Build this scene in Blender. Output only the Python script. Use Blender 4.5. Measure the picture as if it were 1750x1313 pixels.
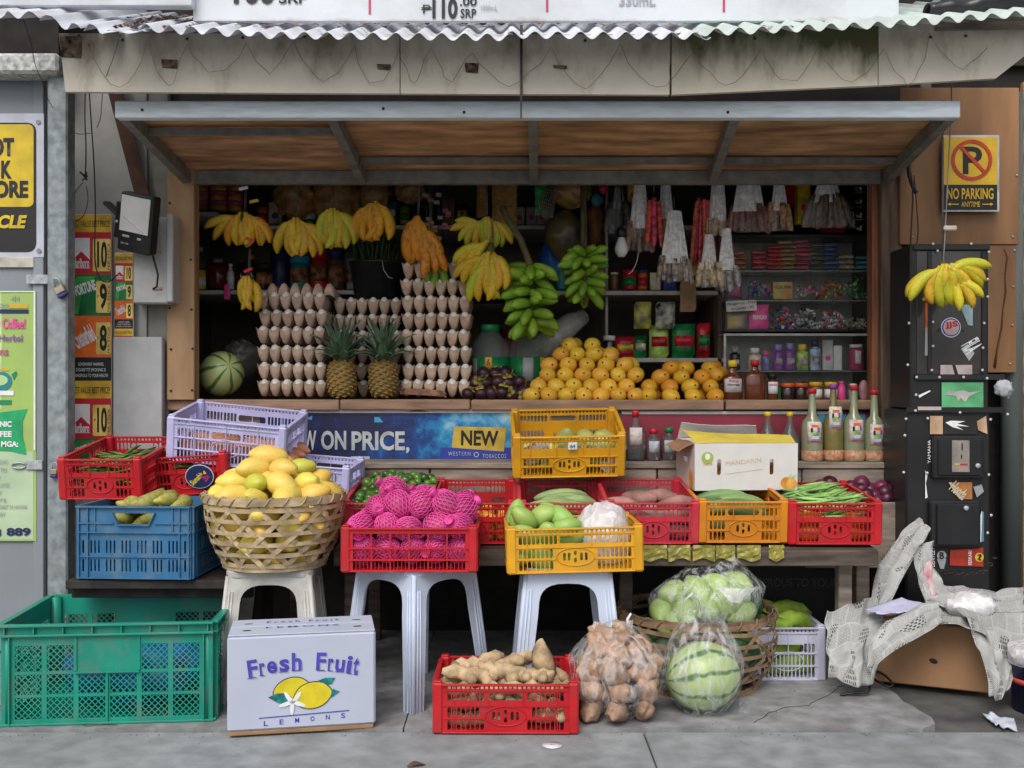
import bpy, bmesh, math, random
from mathutils import Vector, Matrix, Euler, noise as mnoise
R = math.radians
PI = math.pi
scene = bpy.context.scene
for o in list(bpy.data.objects):
    bpy.data.objects.remove(o)
COL = scene.collection

# ------------------------------------------------------------------ camera
CAMH, FPX = 0.95, 1800.0
cam_d = bpy.data.cameras.new('camera')
cam = bpy.data.objects.new('camera', cam_d)
COL.objects.link(cam)
cam.location = (0, 0, CAMH)
cam.rotation_euler = (R(90), 0, 0)
cam_d.sensor_width = 36.0
cam_d.lens = 36.0 * FPX / 1750.0
cam_d.clip_start, cam_d.clip_end = 0.05, 400
scene.camera = cam

# ------------------------------------------------------------------ light: overcast daylight from the street
SUN_EL, SUN_AZ = R(49), R(198)       # azimuth seen from above, 180 = straight behind the camera
world = bpy.data.worlds.new('World')
scene.world = world
world.use_nodes = True
wn, wl = world.node_tree.nodes, world.node_tree.links
wn.clear()
sky = wn.new('ShaderNodeTexSky')
sky.sky_type = 'NISHITA'
sky.sun_disc = False
sky.sun_elevation = SUN_EL
sky.sun_rotation = SUN_AZ
sky.air_density, sky.dust_density, sky.ozone_density = 1.0, 4.0, 1.0
hs = wn.new('ShaderNodeHueSaturation')
hs.inputs['Saturation'].default_value = 0.36
bg = wn.new('ShaderNodeBackground')
bg.inputs['Strength'].default_value = 0.15
wo = wn.new('ShaderNodeOutputWorld')
wl.new(sky.outputs[0], hs.inputs['Color'])
wl.new(hs.outputs[0], bg.inputs['Color'])
wl.new(bg.outputs[0], wo.inputs['Surface'])
sun_d = bpy.data.lights.new('sun', 'SUN')
sun_d.energy = 1.1
sun_d.angle = R(32)
sun_d.color = (1.0, 0.97, 0.93)
sun = bpy.data.objects.new('sun', sun_d)
COL.objects.link(sun)
_d = Vector((math.sin(SUN_AZ) * math.cos(SUN_EL), math.cos(SUN_AZ) * math.cos(SUN_EL), math.sin(SUN_EL)))
sun.rotation_euler = (-_d).to_track_quat('-Z', 'Y').to_euler()
vs = scene.view_settings
vs.view_transform, vs.look, vs.exposure, vs.gamma = 'Standard', 'None', 0.16, 1.0
vs.use_curve_mapping = False
scene.render.engine = 'CYCLES'
cy = scene.cycles
cy.max_bounces, cy.diffuse_bounces, cy.glossy_bounces = 10, 5, 3
cy.transmission_bounces, cy.transparent_max_bounces = 6, 24
cy.caustics_reflective = cy.caustics_refractive = False
cy.use_denoising = True

# ------------------------------------------------------------------ helpers
def P(px, py, Y):                       # photo pixel at distance Y -> point
    return Vector(((px - 875.0) / FPX * Y, Y, CAMH - (py - 656.5) / FPX * Y))
def S(Y):                               # metres per photo pixel at distance Y
    return Y / FPX
def rnd(a, b): return random.uniform(a, b)
random.seed(11)

class MB:
    """collects vertices and faces of one mesh"""
    def __init__(s): s.v, s.f, s.sm, s.uv = [], [], [], None
    def add(s, vs, fs, smooth=False):
        n = len(s.v)
        s.v += [tuple(v) for v in vs]
        for f in fs:
            s.f.append(tuple(i + n for i in f)); s.sm.append(smooth)
        return s
    def box(s, x0, y0, z0, x1, y1, z1, M=None):
        v = [Vector(c) for c in ((x0,y0,z0),(x1,y0,z0),(x1,y1,z0),(x0,y1,z0),(x0,y0,z1),(x1,y0,z1),(x1,y1,z1),(x0,y1,z1))]
        if M is not None: v = [M @ c for c in v]
        return s.add(v, [(0,3,2,1),(4,5,6,7),(0,1,5,4),(1,2,6,5),(2,3,7,6),(3,0,4,7)])
    def cbox(s, x0, y0, z0, x1, y1, z1, b=0.003, M=None):   # box with chamfered edges
        b = min(b, (x1-x0)*.45, (y1-y0)*.45, (z1-z0)*.45)
        bm = bmesh.new(); bmesh.ops.create_cube(bm, size=1)
        for w in bm.verts:
            w.co = Vector((x0 if w.co.x < 0 else x1, y0 if w.co.y < 0 else y1, z0 if w.co.z < 0 else z1))
        bmesh.ops.bevel(bm, geom=bm.edges[:], offset=b, segments=1, affect='EDGES', clamp_overlap=True)
        bm.verts.index_update()
        v = [M @ w.co if M is not None else w.co.copy() for w in bm.verts]
        s.add(v, [tuple(w.index for w in f.verts) for f in bm.faces]); bm.free()
        return s
    def bar(s, a, b, w, h=None, up=(0,0,1)):               # box bar from a to b
        a, b = Vector(a), Vector(b); h = w if h is None else h
        d = (b - a); L = d.length
        if L < 1e-6: return s
        d /= L; u = Vector(up)
        if abs(d.dot(u)) > .98: u = Vector((0,1,0))
        x = d.cross(u).normalized(); z = x.cross(d)
        v = []
        for p in (a, b):
            for i, j in ((-1,-1),(1,-1),(1,1),(-1,1)):
                v.append(p + x*(i*w/2) + z*(j*h/2))
        return s.add(v, [(0,1,2,3),(7,6,5,4),(0,4,5,1),(1,5,6,2),(2,6,7,3),(3,7,4,0)])
    def tube(s, pts, rad, n=6, cap=True, smooth=True):     # round tube along points, rad number or list
        pts = [Vector(p) for p in pts]; m = len(pts)
        rad = [rad]*m if not isinstance(rad, (list, tuple)) else rad
        u = None; vs, fs = [], []
        for i, p in enumerate(pts):
            d = (pts[min(i+1, m-1)] - pts[max(i-1, 0)]).normalized()
            if u is None:
                u = Vector((0,0,1)) if abs(d.z) < .9 else Vector((1,0,0))
            u = (u - d*u.dot(d)).normalized(); w = d.cross(u)
            for k in range(n):
                a = 2*PI*k/n
                vs.append(p + (u*math.cos(a) + w*math.sin(a))*rad[i])
        for i in range(m-1):
            for k in range(n):
                k2 = (k+1) % n
                fs.append((i*n+k, i*n+k2, (i+1)*n+k2, (i+1)*n+k))
        if cap:
            fs.append(tuple(range(n-1, -1, -1))); fs.append(tuple((m-1)*n+k for k in range(n)))
        return s.add(vs, fs, smooth)
    def lathe(s, prof, n=16, c=(0,0,0), smooth=True, M=None):  # (r, z) profile round z
        vs, fs = [], []; c = Vector(c)
        for r, z in prof:
            for k in range(n):
                a = 2*PI*k/n
                p = Vector((r*math.cos(a), r*math.sin(a), z)) + c
                vs.append(M @ p if M is not None else p)
        for i in range(len(prof)-1):
            for k in range(n):
                k2 = (k+1) % n
                fs.append((i*n+k, i*n+k2, (i+1)*n+k2, (i+1)*n+k))
        if prof[0][0] > 1e-5: fs.append(tuple(range(n-1, -1, -1)))
        if prof[-1][0] > 1e-5: fs.append(tuple((len(prof)-1)*n+k for k in range(n)))
        return s.add(vs, fs, smooth)
    def ell(s, c, r, n=14, m=9, M=None, fn=None):           # ellipsoid; fn(unit vector) -> radius factor
        vs, fs = [], []; c = Vector(c)
        for i in range(m+1):
            t = PI*i/m
            for k in range(n):
                a = 2*PI*k/n
                u = Vector((math.sin(t)*math.cos(a), math.sin(t)*math.sin(a), math.cos(t)))
                q = fn(u) if fn else 1.0
                p = Vector((u.x*r[0]*q, u.y*r[1]*q, u.z*r[2]*q))
                vs.append((M @ p if M is not None else p) + c)
        for i in range(m):
            for k in range(n):
                k2 = (k+1) % n
                fs.append((i*n+k, (i+1)*n+k, (i+1)*n+k2, i*n+k2))
        return s.add(vs, fs, True)
    def sheet(s, fn, nu, nv, th=0.0, smooth=True):          # fn(u, v) -> point, closed if th
        base = len(s.v); uvs = []
        pts = [[Vector(fn(i/nu, j/nv)) for j in range(nv+1)] for i in range(nu+1)]
        idx = lambda i, j: i*(nv+1)+j
        vs = [p for r in pts for p in r]
        fs = [(idx(i,j), idx(i+1,j), idx(i+1,j+1), idx(i,j+1)) for i in range(nu) for j in range(nv)]
        if s.uv is None: s.uv = {}
        for i in range(nu+1):
            for j in range(nv+1): s.uv[base+idx(i,j)] = (i/nu, j/nv)
        if th:
            nn = len(vs); vs2 = []
            for i in range(nu+1):
                for j in range(nv+1):
                    du = pts[min(i+1,nu)][j]-pts[max(i-1,0)][j]; dv = pts[i][min(j+1,nv)]-pts[i][max(j-1,0)]
                    n_ = du.cross(dv)
                    n_ = n_.normalized() if n_.length > 1e-12 else Vector((0,0,1))
                    vs2.append(pts[i][j] - n_*th); s.uv[base+nn+idx(i,j)] = (i/nu, j/nv)
            vs += vs2
            fs += [tuple(nn+q for q in reversed(f)) for f in list(fs)]
            for i in range(nu):
                fs += [(idx(i+1,0), idx(i,0), nn+idx(i,0), nn+idx(i+1,0)), (idx(i,nv), idx(i+1,nv), nn+idx(i+1,nv), nn+idx(i,nv))]
            for j in range(nv):
                fs += [(idx(0,j), idx(0,j+1), nn+idx(0,j+1), nn+idx(0,j)), (idx(nu,j+1), idx(nu,j), nn+idx(nu,j), nn+idx(nu,j+1))]
        return s.add(vs, fs, smooth)
    def prism(s, poly, y0, y1):                             # x,z polygon extruded along y
        n = len(poly)
        a = sum(poly[i][0]*poly[(i+1)%n][1]-poly[(i+1)%n][0]*poly[i][1] for i in range(n))
        if a < 0: poly = poly[::-1]
        vs = [(x, y0, z) for x, z in poly] + [(x, y1, z) for x, z in poly]
        fs = [tuple(range(n)), tuple(range(2*n-1, n-1, -1))]
        fs += [((i+1)%n, i, n+i, n+(i+1)%n) for i in range(n)]
        return s.add(vs, fs)
    def mesh(s, me, M=None):
        return s.add([M @ v.co if M is not None else v.co.copy() for v in me.vertices], [tuple(p.vertices) for p in me.polygons])
    def data(s, name='mesh'):
        me = bpy.data.meshes.new(name)
        me.from_pydata(s.v, [], s.f)
        me.polygons.foreach_set('use_smooth', s.sm)
        if s.uv:
            l = me.uv_layers.new(name='UVMap')
            for li, lp in enumerate(me.loops):
                l.data[li].uv = s.uv.get(lp.vertex_index, (0, 0))
        me.update()
        return me
    def build(s, name, m, parent=None, loc=(0,0,0), rot=(0,0,0), sc=(1,1,1)):
        me = s.data(name)
        return inst(name, me, m, parent, loc, rot, sc)

def inst(name, me, m=None, parent=None, loc=(0,0,0), rot=(0,0,0), sc=(1,1,1)):
    if m is not None and len(me.materials) == 0: me.materials.append(m)
    o = bpy.data.objects.new(name, me)
    COL.objects.link(o)
    o.parent = parent
    o.location, o.rotation_euler = loc, rot
    o.scale = sc if isinstance(sc, (tuple, list, Vector)) else (sc, sc, sc)
    if m is not None and me.materials[0] != m:
        o.material_slots[0].link = 'OBJECT'; o.material_slots[0].material = m
    return o
def tag(o, label, cat, group=None, kind=None):
    if label: o['label'] = label
    if cat: o['category'] = cat
    if group: o['group'] = group
    if kind: o['kind'] = kind
    return o
def thing(name, label, cat, loc=(0,0,0), rot=(0,0,0), group=None, sc=1):
    o = bpy.data.objects.new(name, None)
    o.empty_display_size = .05
    COL.objects.link(o)
    o.location, o.rotation_euler, o.scale = loc, rot, (sc, sc, sc)
    return tag(o, label, cat, group)
def struct(o):
    o['kind'] = 'structure'
    return o

def rrect(x0, z0, x1, z1, r, n=3):                          # rounded rectangle polygon
    r = min(r, abs(x1-x0)/2*.999, abs(z1-z0)/2*.999); out = []
    for cx, cz, a0 in ((x1-r,z1-r,0),(x0+r,z1-r,90),(x0+r,z0+r,180),(x1-r,z0+r,270)):
        for k in range(n+1):
            a = R(a0 + 90*k/n); out.append((cx+r*math.cos(a), cz+r*math.sin(a)))
    return out
def oval(cx, cz, rx, rz, n=10):
    return [(cx+rx*math.cos(2*PI*k/n), cz+rz*math.sin(2*PI*k/n)) for k in range(n)]
def plate(polys, t):                                        # outline + holes in x,z, thickness t along y (centred)
    cu = bpy.data.curves.new('tmp', 'CURVE')
    cu.dimensions, cu.fill_mode, cu.extrude = '2D', 'BOTH', t/2
    for p in polys:
        sp = cu.splines.new('POLY'); sp.points.add(len(p)-1)
        for q, (x, z) in zip(sp.points, p): q.co = (x, z, 0, 1)
        sp.use_cyclic_u = True
    ob = bpy.data.objects.new('tmp', cu)
    me = bpy.data.meshes.new_from_object(ob)
    bpy.data.objects.remove(ob); bpy.data.curves.remove(cu)
    for v in me.vertices: v.co = Vector((v.co.x, -v.co.z, v.co.y))
    return me
def text_mesh(s, w=None, h=None, bold=0.0, ext=0.0, shear=0.0, spacing=1.0):
    cu = bpy.data.curves.new('tmp', 'FONT')
    cu.body, cu.size, cu.offset, cu.extrude, cu.shear, cu.space_character = s, 1.0, bold, ext, shear, spacing
    cu.resolution_u = 3
    cu.align_x = 'LEFT'
    ob = bpy.data.objects.new('tmp', cu)
    me = bpy.data.meshes.new_from_object(ob)
    bpy.data.objects.remove(ob); bpy.data.curves.remove(cu)
    xs = [v.co.x for v in me.vertices] or [0, 1]; ys = [v.co.y for v in me.vertices] or [0, 1]
    x0, x1, y0, y1 = min(xs), max(xs), min(ys), max(ys)
    kx = w/max(x1-x0, 1e-6) if w else None; kz = h/max(y1-y0, 1e-6) if h else None
    kx = kx or kz; kz = kz or kx
    for v in me.vertices:
        v.co = Vector(((v.co.x-(x0+x1)/2)*kx, -v.co.z, (v.co.y-(y0+y1)/2)*kz))
    return me

# ------------------------------------------------------------------ materials
MATS = {}
def mat(name, col, rough=.55, var=.15, scale=18.0, stretch=(1,1,1), bump=0.0, metal=0.0, spec=.5, rv=0.0, rh=0.0,
        col2=None, dirt=0.0, dirtcol=(.06,.05,.035), dscale=6.0, coat=0.0, sss=0.0, trans=0.0, ior=1.45, alpha=1.0, emit=0, det=4.0, rs=0.0, coord='Object'):
    """Principled with a two-tone noise, optional dirt patches, relief and a per-object tint"""
    if name in MATS: return MATS[name]
    m = bpy.data.materials.new(name); m.use_nodes = True
    n, l = m.node_tree.nodes, m.node_tree.links
    b = n['Principled BSDF']
    tc = n.new('ShaderNodeTexCoord'); mp = n.new('ShaderNodeMapping')
    mp.inputs['Scale'].default_value = stretch
    oi = n.new('ShaderNodeObjectInfo')
    off = n.new('ShaderNodeVectorMath'); off.operation = 'MULTIPLY_ADD'
    off.inputs[1].default_value = (1,1,1)
    cmb = n.new('ShaderNodeCombineXYZ')
    mr = n.new('ShaderNodeMath'); mr.operation = 'MULTIPLY'; mr.inputs[1].default_value = 37.0
    l.new(oi.outputs['Random'], mr.inputs[0])
    for k in range(3): l.new(mr.outputs[0], cmb.inputs[k])
    l.new(tc.outputs[coord], mp.inputs['Vector']); l.new(mp.outputs[0], off.inputs[0]); l.new(cmb.outputs[0], off.inputs[2])
    nz = n.new('ShaderNodeTexNoise'); nz.inputs['Scale'].default_value = scale; nz.inputs['Detail'].default_value = det
    l.new(off.outputs[0], nz.inputs['Vector'])
    mx = n.new('ShaderNodeMix'); mx.data_type = 'RGBA'
    c = tuple(col)
    c2 = tuple(col2) if col2 else tuple(max(0, x*(1-2*var)) for x in c)
    c1 = c if col2 else tuple(min(1, x*(1+var)) for x in c)
    mx.inputs['A'].default_value = (*c1, 1); mx.inputs['B'].default_value = (*c2, 1)
    rp = n.new('ShaderNodeMapRange'); rp.inputs['From Min'].default_value = .32; rp.inputs['From Max'].default_value = .68
    l.new(nz.outputs['Fac'], rp.inputs['Value']); l.new(rp.outputs[0], mx.inputs['Factor'])
    out = mx.outputs['Result']
    if dirt > 0:
        nd = n.new('ShaderNodeTexNoise'); nd.inputs['Scale'].default_value = dscale; nd.inputs['Detail'].default_value = 6
        nd.inputs['Roughness'].default_value = .65
        l.new(off.outputs[0], nd.inputs['Vector'])
        rd = n.new('ShaderNodeMapRange'); rd.inputs['From Min'].default_value = .48; rd.inputs['From Max'].default_value = .75
        rd.inputs['To Max'].default_value = dirt
        l.new(nd.outputs['Fac'], rd.inputs['Value'])
        md = n.new('ShaderNodeMix'); md.data_type = 'RGBA'; md.inputs['B'].default_value = (*dirtcol, 1)
        l.new(rd.outputs[0], md.inputs['Factor']); l.new(out, md.inputs['A']); out = md.outputs['Result']
    if rv or rh or rs:
        hh = n.new('ShaderNodeHueSaturation')
        for key, amp, base, seed in (('Hue', rh, .5, 1.0), ('Value', rv, 1.0, 7.13), ('Saturation', rs, 1.0, 3.7)):
            if not amp: continue
            f = n.new('ShaderNodeMath'); f.operation = 'MULTIPLY'; f.inputs[1].default_value = seed
            g = n.new('ShaderNodeMath'); g.operation = 'FRACT'
            k = n.new('ShaderNodeMapRange'); k.inputs['To Min'].default_value = base-amp; k.inputs['To Max'].default_value = base+amp
            l.new(oi.outputs['Random'], f.inputs[0]); l.new(f.outputs[0], g.inputs[0]); l.new(g.outputs[0], k.inputs['Value'])
            l.new(k.outputs[0], hh.inputs[key])
        l.new(out, hh.inputs['Color']); out = hh.outputs['Color']
    l.new(out, b.inputs['Base Color'])
    b.inputs['Roughness'].default_value = rough
    b.inputs['Metallic'].default_value = metal
    b.inputs['Specular IOR Level'].default_value = spec
    b.inputs['Coat Weight'].default_value = coat
    b.inputs['IOR'].default_value = ior
    if sss:
        b.inputs['Subsurface Weight'].default_value = sss
        b.inputs['Subsurface Radius'].default_value = (.02, .012, .006); b.inputs['Subsurface Scale'].default_value = .3
    if trans: b.inputs['Transmission Weight'].default_value = trans
    if alpha < 1: b.inputs['Alpha'].default_value = alpha
    if bump:
        bp = n.new('ShaderNodeBump'); bp.inputs['Strength'].default_value = min(1, bump); bp.inputs['Distance'].default_value = .004
        l.new(nz.outputs['Fac'], bp.inputs['Height']); l.new(bp.outputs[0], b.inputs['Normal'])
    m['_mix'] = mx.name
    MATS[name] = m
    return m
def sheer(name, col, lo, hi, scale=14.0, stretch=(1,1,1), rough=.25, bump=.6):
    """thin crinkled plastic film: see-through with whitish creases"""
    if name in MATS: return MATS[name]
    m = bpy.data.materials.new(name); m.use_nodes = True
    n, l = m.node_tree.nodes, m.node_tree.links
    b = n['Principled BSDF']; b.inputs['Base Color'].default_value = (*col, 1); b.inputs['Roughness'].default_value = rough
    tr = n.new('ShaderNodeBsdfTransparent'); ms = n.new('ShaderNodeMixShader')
    tc = n.new('ShaderNodeTexCoord'); mp = n.new('ShaderNodeMapping'); mp.inputs['Scale'].default_value = stretch
    nz = n.new('ShaderNodeTexNoise'); nz.inputs['Scale'].default_value = scale; nz.inputs['Detail'].default_value = 5
    nz.inputs['Distortion'].default_value = 1.2
    rp = n.new('ShaderNodeMapRange'); rp.inputs['From Min'].default_value = .42; rp.inputs['From Max'].default_value = .7
    rp.inputs['To Min'].default_value = lo; rp.inputs['To Max'].default_value = hi
    bp = n.new('ShaderNodeBump'); bp.inputs['Strength'].default_value = bump; bp.inputs['Distance'].default_value = .01
    l.new(tc.outputs['Object'], mp.inputs[0]); l.new(mp.outputs[0], nz.inputs['Vector'])
    l.new(nz.outputs['Fac'], rp.inputs['Value']); l.new(nz.outputs['Fac'], bp.inputs['Height'])
    l.new(bp.outputs[0], b.inputs['Normal'])
    l.new(rp.outputs[0], ms.inputs[0]); l.new(tr.outputs[0], ms.inputs[1]); l.new(b.outputs[0], ms.inputs[2])
    l.new(ms.outputs[0], n['Material Output'].inputs['Surface'])
    MATS[name] = m
    return m
def flat(name, col, rough=.5):                              # printed ink and paint
    return mat('ink_'+name, col, rough, var=.05, scale=30)
INK = {'black': (.012,.012,.014), 'white': (.78,.79,.80), 'yellow': (.80,.55,.03), 'red': (.55,.015,.03), 'green': (.01,.20,.05), 'orange': (.80,.16,.02),
       'blue': (.03,.05,.35), 'navy': (.012,.02,.09), 'pink': (.75,.08,.30), 'purple': (.25,.06,.35), 'lime': (.42,.62,.12), 'grey': (.30,.31,.32), 'sky': (.05,.35,.62),
       'cream': (.70,.63,.45), 'brown': (.16,.08,.03), 'gold': (.60,.40,.03), 'teal': (.02,.22,.25), 'palegreen': (.45,.62,.30), 'violet': (.28,.25,.60), 'paleblue': (.45,.60,.78)}
def ink(c): return flat(c, INK[c])

# flat printed boards: a px-defined rectangle on a plane at distance Y, facing the street
class Board:
    def __init__(s, name, label, cat, px, Y, m, th=.004, group=None, obj=None):
        s.Y = Y; s.k = S(Y)
        x0, y0, x1, y1 = px
        c = P((x0+x1)/2, (y0+y1)/2, Y); s.cx, s.cy = (x0+x1)/2, (y0+y1)/2
        w, h = (x1-x0)*s.k, (y1-y0)*s.k
        s.o = MB().cbox(-w/2, 0, -h/2, w/2, th, h/2, .0008).build(name, m)
        s.o.location = c
        if label: tag(s.o, label, cat, group)
        s.lift = .0
    def q(s, x, y): return ((x-s.cx)*s.k, -(y-s.cy)*s.k)
    def poly(s, pts, c, name='printed_shape', d=.002, rot=None, ro=None):
        z = [s.q(*p) for p in pts]
        return MB().prism(z, -d, -d+.0008).build(name, c if not isinstance(c, str) else ink(c), s.o)
    def rect(s, x0, y0, x1, y1, c, name='printed_panel', d=.002, r=0):
        k = s.q(x0, y1), s.q(x1, y0)
        p = rrect(k[0][0], k[0][1], k[1][0], k[1][1], r*s.k, 3) if r else [(k[0][0],k[0][1]),(k[1][0],k[0][1]),(k[1][0],k[1][1]),(k[0][0],k[1][1])]
        return MB().prism(p, -d, -d+.0008).build(name, c if not isinstance(c, str) else ink(c), s.o)
    def disc(s, x, y, rx, ry, c, name='printed_disc', d=.002, n=24):
        x, z = s.q(x, y)
        return MB().prism(oval(x, z, rx*s.k, ry*s.k, n), -d, -d+.0008).build(name, c if not isinstance(c, str) else ink(c), s.o)
    def ring(s, x, y, r0, r1, c, d=.0035, n=40):
        x, z = s.q(x, y)
        me = plate([oval(x, z, r1*s.k, r1*s.k, n), oval(x, z, r0*s.k, r0*s.k, n)], .0006)
        return inst('printed_ring', me, c if not isinstance(c, str) else ink(c), s.o, (0, -d, 0))
    def text(s, t, x0, y0, x1, y1, c, bold=.02, ang=0, d=.004, shear=0, vert=False, spacing=1.0):
        w, h = (x1-x0)*s.k, (y1-y0)*s.k
        if vert: w, h = h, w
        me = text_mesh(t, w, h, bold, 0, shear, spacing)
        x, z = s.q((x0+x1)/2, (y0+y1)/2)
        return inst('lettering', me, c if not isinstance(c, str) else ink(c), s.o, (x, -d, z), (0, R(-90) if vert else R(ang), 0))
# ================================================================== SETTING
m_road = mat('road_concrete', (.27,.285,.292), .9, var=.14, scale=14.0, bump=.5, dirt=.55, dirtcol=(.165,.165,.16), dscale=2.6, det=8)
m_walk = mat('sidewalk_concrete', (.27,.273,.275), .92, var=.18, scale=16.0, bump=.6, dirt=.9, dirtcol=(.115,.108,.10), dscale=3.6, det=9)
m_wet = mat('stained_concrete', (.12,.12,.116), .75, var=.3, scale=6.0, bump=.3, dirt=.8, dirtcol=(.05,.048,.045), dscale=4.0, det=8)
g = MB(); g.box(-150, -150, -.12, 150, 150, -.02)
struct(g.build('ground', m_wet))
YK = 2.906                                                  # front edge of the sidewalk
rd = MB(); jx = P(1100, 1260, 2.9).x
for x0, x1 in ((-9, jx-.002), (jx+.002, 9)):                # two pours with a thin joint
    rd.cbox(x0, -8, -.05, x1, YK-.012, -.006, .004)
struct(rd.build('road', m_road))
# sidewalk slabs: the right one is broken off along a ragged edge
def gp(px, py):                                             # pixel on the ground plane
    Y = FPX*CAMH/(py-656.5); return ((px-875)/FPX*Y, Y)
def slab(name, pts, m, z=.0):
    n = len(pts)
    a = sum(pts[i][0]*pts[(i+1)%n][1]-pts[(i+1)%n][0]*pts[i][1] for i in range(n))
    if a < 0: pts = pts[::-1]
    vs = [(x, y, z-.06) for x, y in pts] + [(x, y, z) for x, y in pts]
    b = MB().add(vs, [tuple(range(n-1,-1,-1)), tuple(range(n, 2*n))] + [(i, (i+1)%n, n+(i+1)%n, n+i) for i in range(n)])
    return struct(b.build(name, m))
edge = []
random.seed(5)
xx = -4.0
while xx < gp(650, 1245)[0]:
    edge.append((xx, YK + rnd(-.006, .006))); xx += rnd(.04, .12)
xs = gp(690, 1240)[0]
slab('sidewalk', [(-6, 8), *[(-6, YK)], *edge, (xs, YK), (xs, 8)], m_walk)
edge = [(xs+.004, YK)]
xx = xs+.05
while xx < gp(1580, 1240)[0]:
    edge.append((xx, YK + rnd(-.005, .006))); xx += rnd(.05, .13)
brk = [gp(x, y) for x, y in ((1598,1237),(1592,1226),(1570,1214),(1560,1206),(1545,1200),(1532,1186),(1520,1178),(1508,1166),(1490,1158),(1478,1140))]
slab('sidewalk', [(xs+.004, 8), *edge, *brk, (brk[-1][0]-.1, 4.2), (brk[-1][0]-.1, 8)], m_walk)
slab('sidewalk', [(brk[-1][0]+.0, 4.4), (9, 4.4), (9, 8), (brk[-1][0], 8)], m_walk, .004)
random.seed(21)

# ------------------------------------------------------------------ materials of the building
m_dark = mat('dark_boards', (.035,.026,.020), .85, var=.3, scale=8, stretch=(1,1,6))
m_inner = mat('inner_wall_paint', (.18,.16,.13), .8, var=.2, scale=4, dirt=.6, dscale=2.5, dirtcol=(.05,.045,.04))
m_ply = mat('plywood_tan', (.38,.235,.125), .65, var=.14, scale=6, stretch=(2,2,.5), bump=.1, dirt=.3, dirtcol=(.18,.10,.05), dscale=3)
m_plybr = mat('plywood_brown', (.58,.34,.18), .65, var=.25, scale=6, stretch=(.7,3,3), bump=.1, dirt=.95, dirtcol=(.16,.075,.033), dscale=4.5)
m_post = mat('weathered_post_wood', (.15,.10,.07), .8, var=.3, scale=8, stretch=(5,5,.5), bump=.3)
m_redpost = mat('reddish_post_wood', (.26,.10,.05), .7, var=.25, scale=8, stretch=(5,5,.5), bump=.2)
m_sill = mat('sill_wood', (.34,.21,.14), .75, var=.22, scale=7, stretch=(.8,5,5), bump=.3, dirt=.5, dirtcol=(.12,.07,.045), dscale=4)
m_greywood = mat('grey_weathered_wood', (.30,.245,.20), .85, var=.25, scale=7, stretch=(.8,5,5), bump=.4, dirt=.7, dirtcol=(.09,.075,.06), dscale=5)
m_tablewood = mat('dark_table_wood', (.10,.075,.06), .75, var=.3, scale=8, stretch=(.8,5,5), bump=.3, dirt=.3)
m_shelf = mat('shelf_paint', (.48,.46,.42), .6, var=.12, scale=9, dirt=.5, dscale=6)
m_grey = mat('grey_wall_paint', (.42,.415,.40), .7, var=.10, scale=3, dirt=.55, dirtcol=(.16,.15,.13), dscale=1.8, det=8)
m_galv = mat('galvanised_steel', (.42,.46,.48), .45, var=.18, scale=40, metal=.35, dirt=.3, dirtcol=(.25,.26,.26), dscale=7)
m_rail = mat('pale_painted_steel', (.68,.76,.82), .5, var=.08, scale=25, dirt=.35, dirtcol=(.36,.35,.35), dscale=9, stretch=(.5,3,3))
m_rafter = mat('grey_steel_rafter', (.20,.20,.19), .6, var=.15, scale=20, dirt=.3)
m_rust = mat('rust', (.25,.08,.03), .9, var=.4, scale=40, bump=.4)
m_screw = mat('screw_heads', (.05,.04,.035), .5, metal=.6)
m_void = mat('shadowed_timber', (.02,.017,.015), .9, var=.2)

SX = 1.0
YS = 4.0                                                    # plane of the shop front
bld = thing('store_building', 'small open-fronted store with grey plaster side and wooden counter', 'building', (0, 4.4, 0))
def bpart(mb, name, m): 
    o = mb.build(name, m, bld); o.location = (0, -4.4, 0); return o
bpart(MB().box(-2.4, 5.10, 0, 2.4, 5.16, 2.6), 'back_wall', m_inner)
bpart(MB().box(-1.50, 4.02, .0, -1.46, 5.10, 2.3), 'side_wall', m_inner)
bpart(MB().box(1.56, 4.02, .0, 1.60, 5.10, 2.3), 'side_wall', m_inner)
bpart(MB().box(-2.4, 4.0, 2.16, 2.4, 5.16, 2.20), 'ceiling', m_dark)
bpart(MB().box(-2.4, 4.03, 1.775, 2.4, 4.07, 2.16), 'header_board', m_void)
bpart(MB().box(-1.46, 4.10, .80, 1.56, 4.62, .872), 'counter_top', m_sill)
x = P(285, 690, YS).x; zs0, zs1 = .852, .890
for xa, xb in ((285, 579), (581, 803), (805, 1238), (1241, 1497)):
    a, b = P(xa, 690, 3.98).x, P(xb, 690, 3.98).x
    bpart(MB().cbox(a, 3.98+rnd(0,.006), zs0-rnd(0,.004), b, 4.13, zs1+rnd(-.002,.002), .004), 'sill_plank', m_sill)
for i, (za, zb) in enumerate(((.44,.625), (.63,.72), (.724,.846))):
    for xa, xb in ((300, 735), (738, 1110), (1114, 1500)):
        a, b = P(xa, 0, 4.03).x, P(xb, 0, 4.03).x
        bpart(MB().cbox(a, 4.02+rnd(0,.008), za, b, 4.05, zb, .003), 'front_plank', m_greywood)
bpart(MB().box(-1.5, 4.06, 0, 1.6, 4.09, .80), 'counter_panel', m_void)
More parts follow.
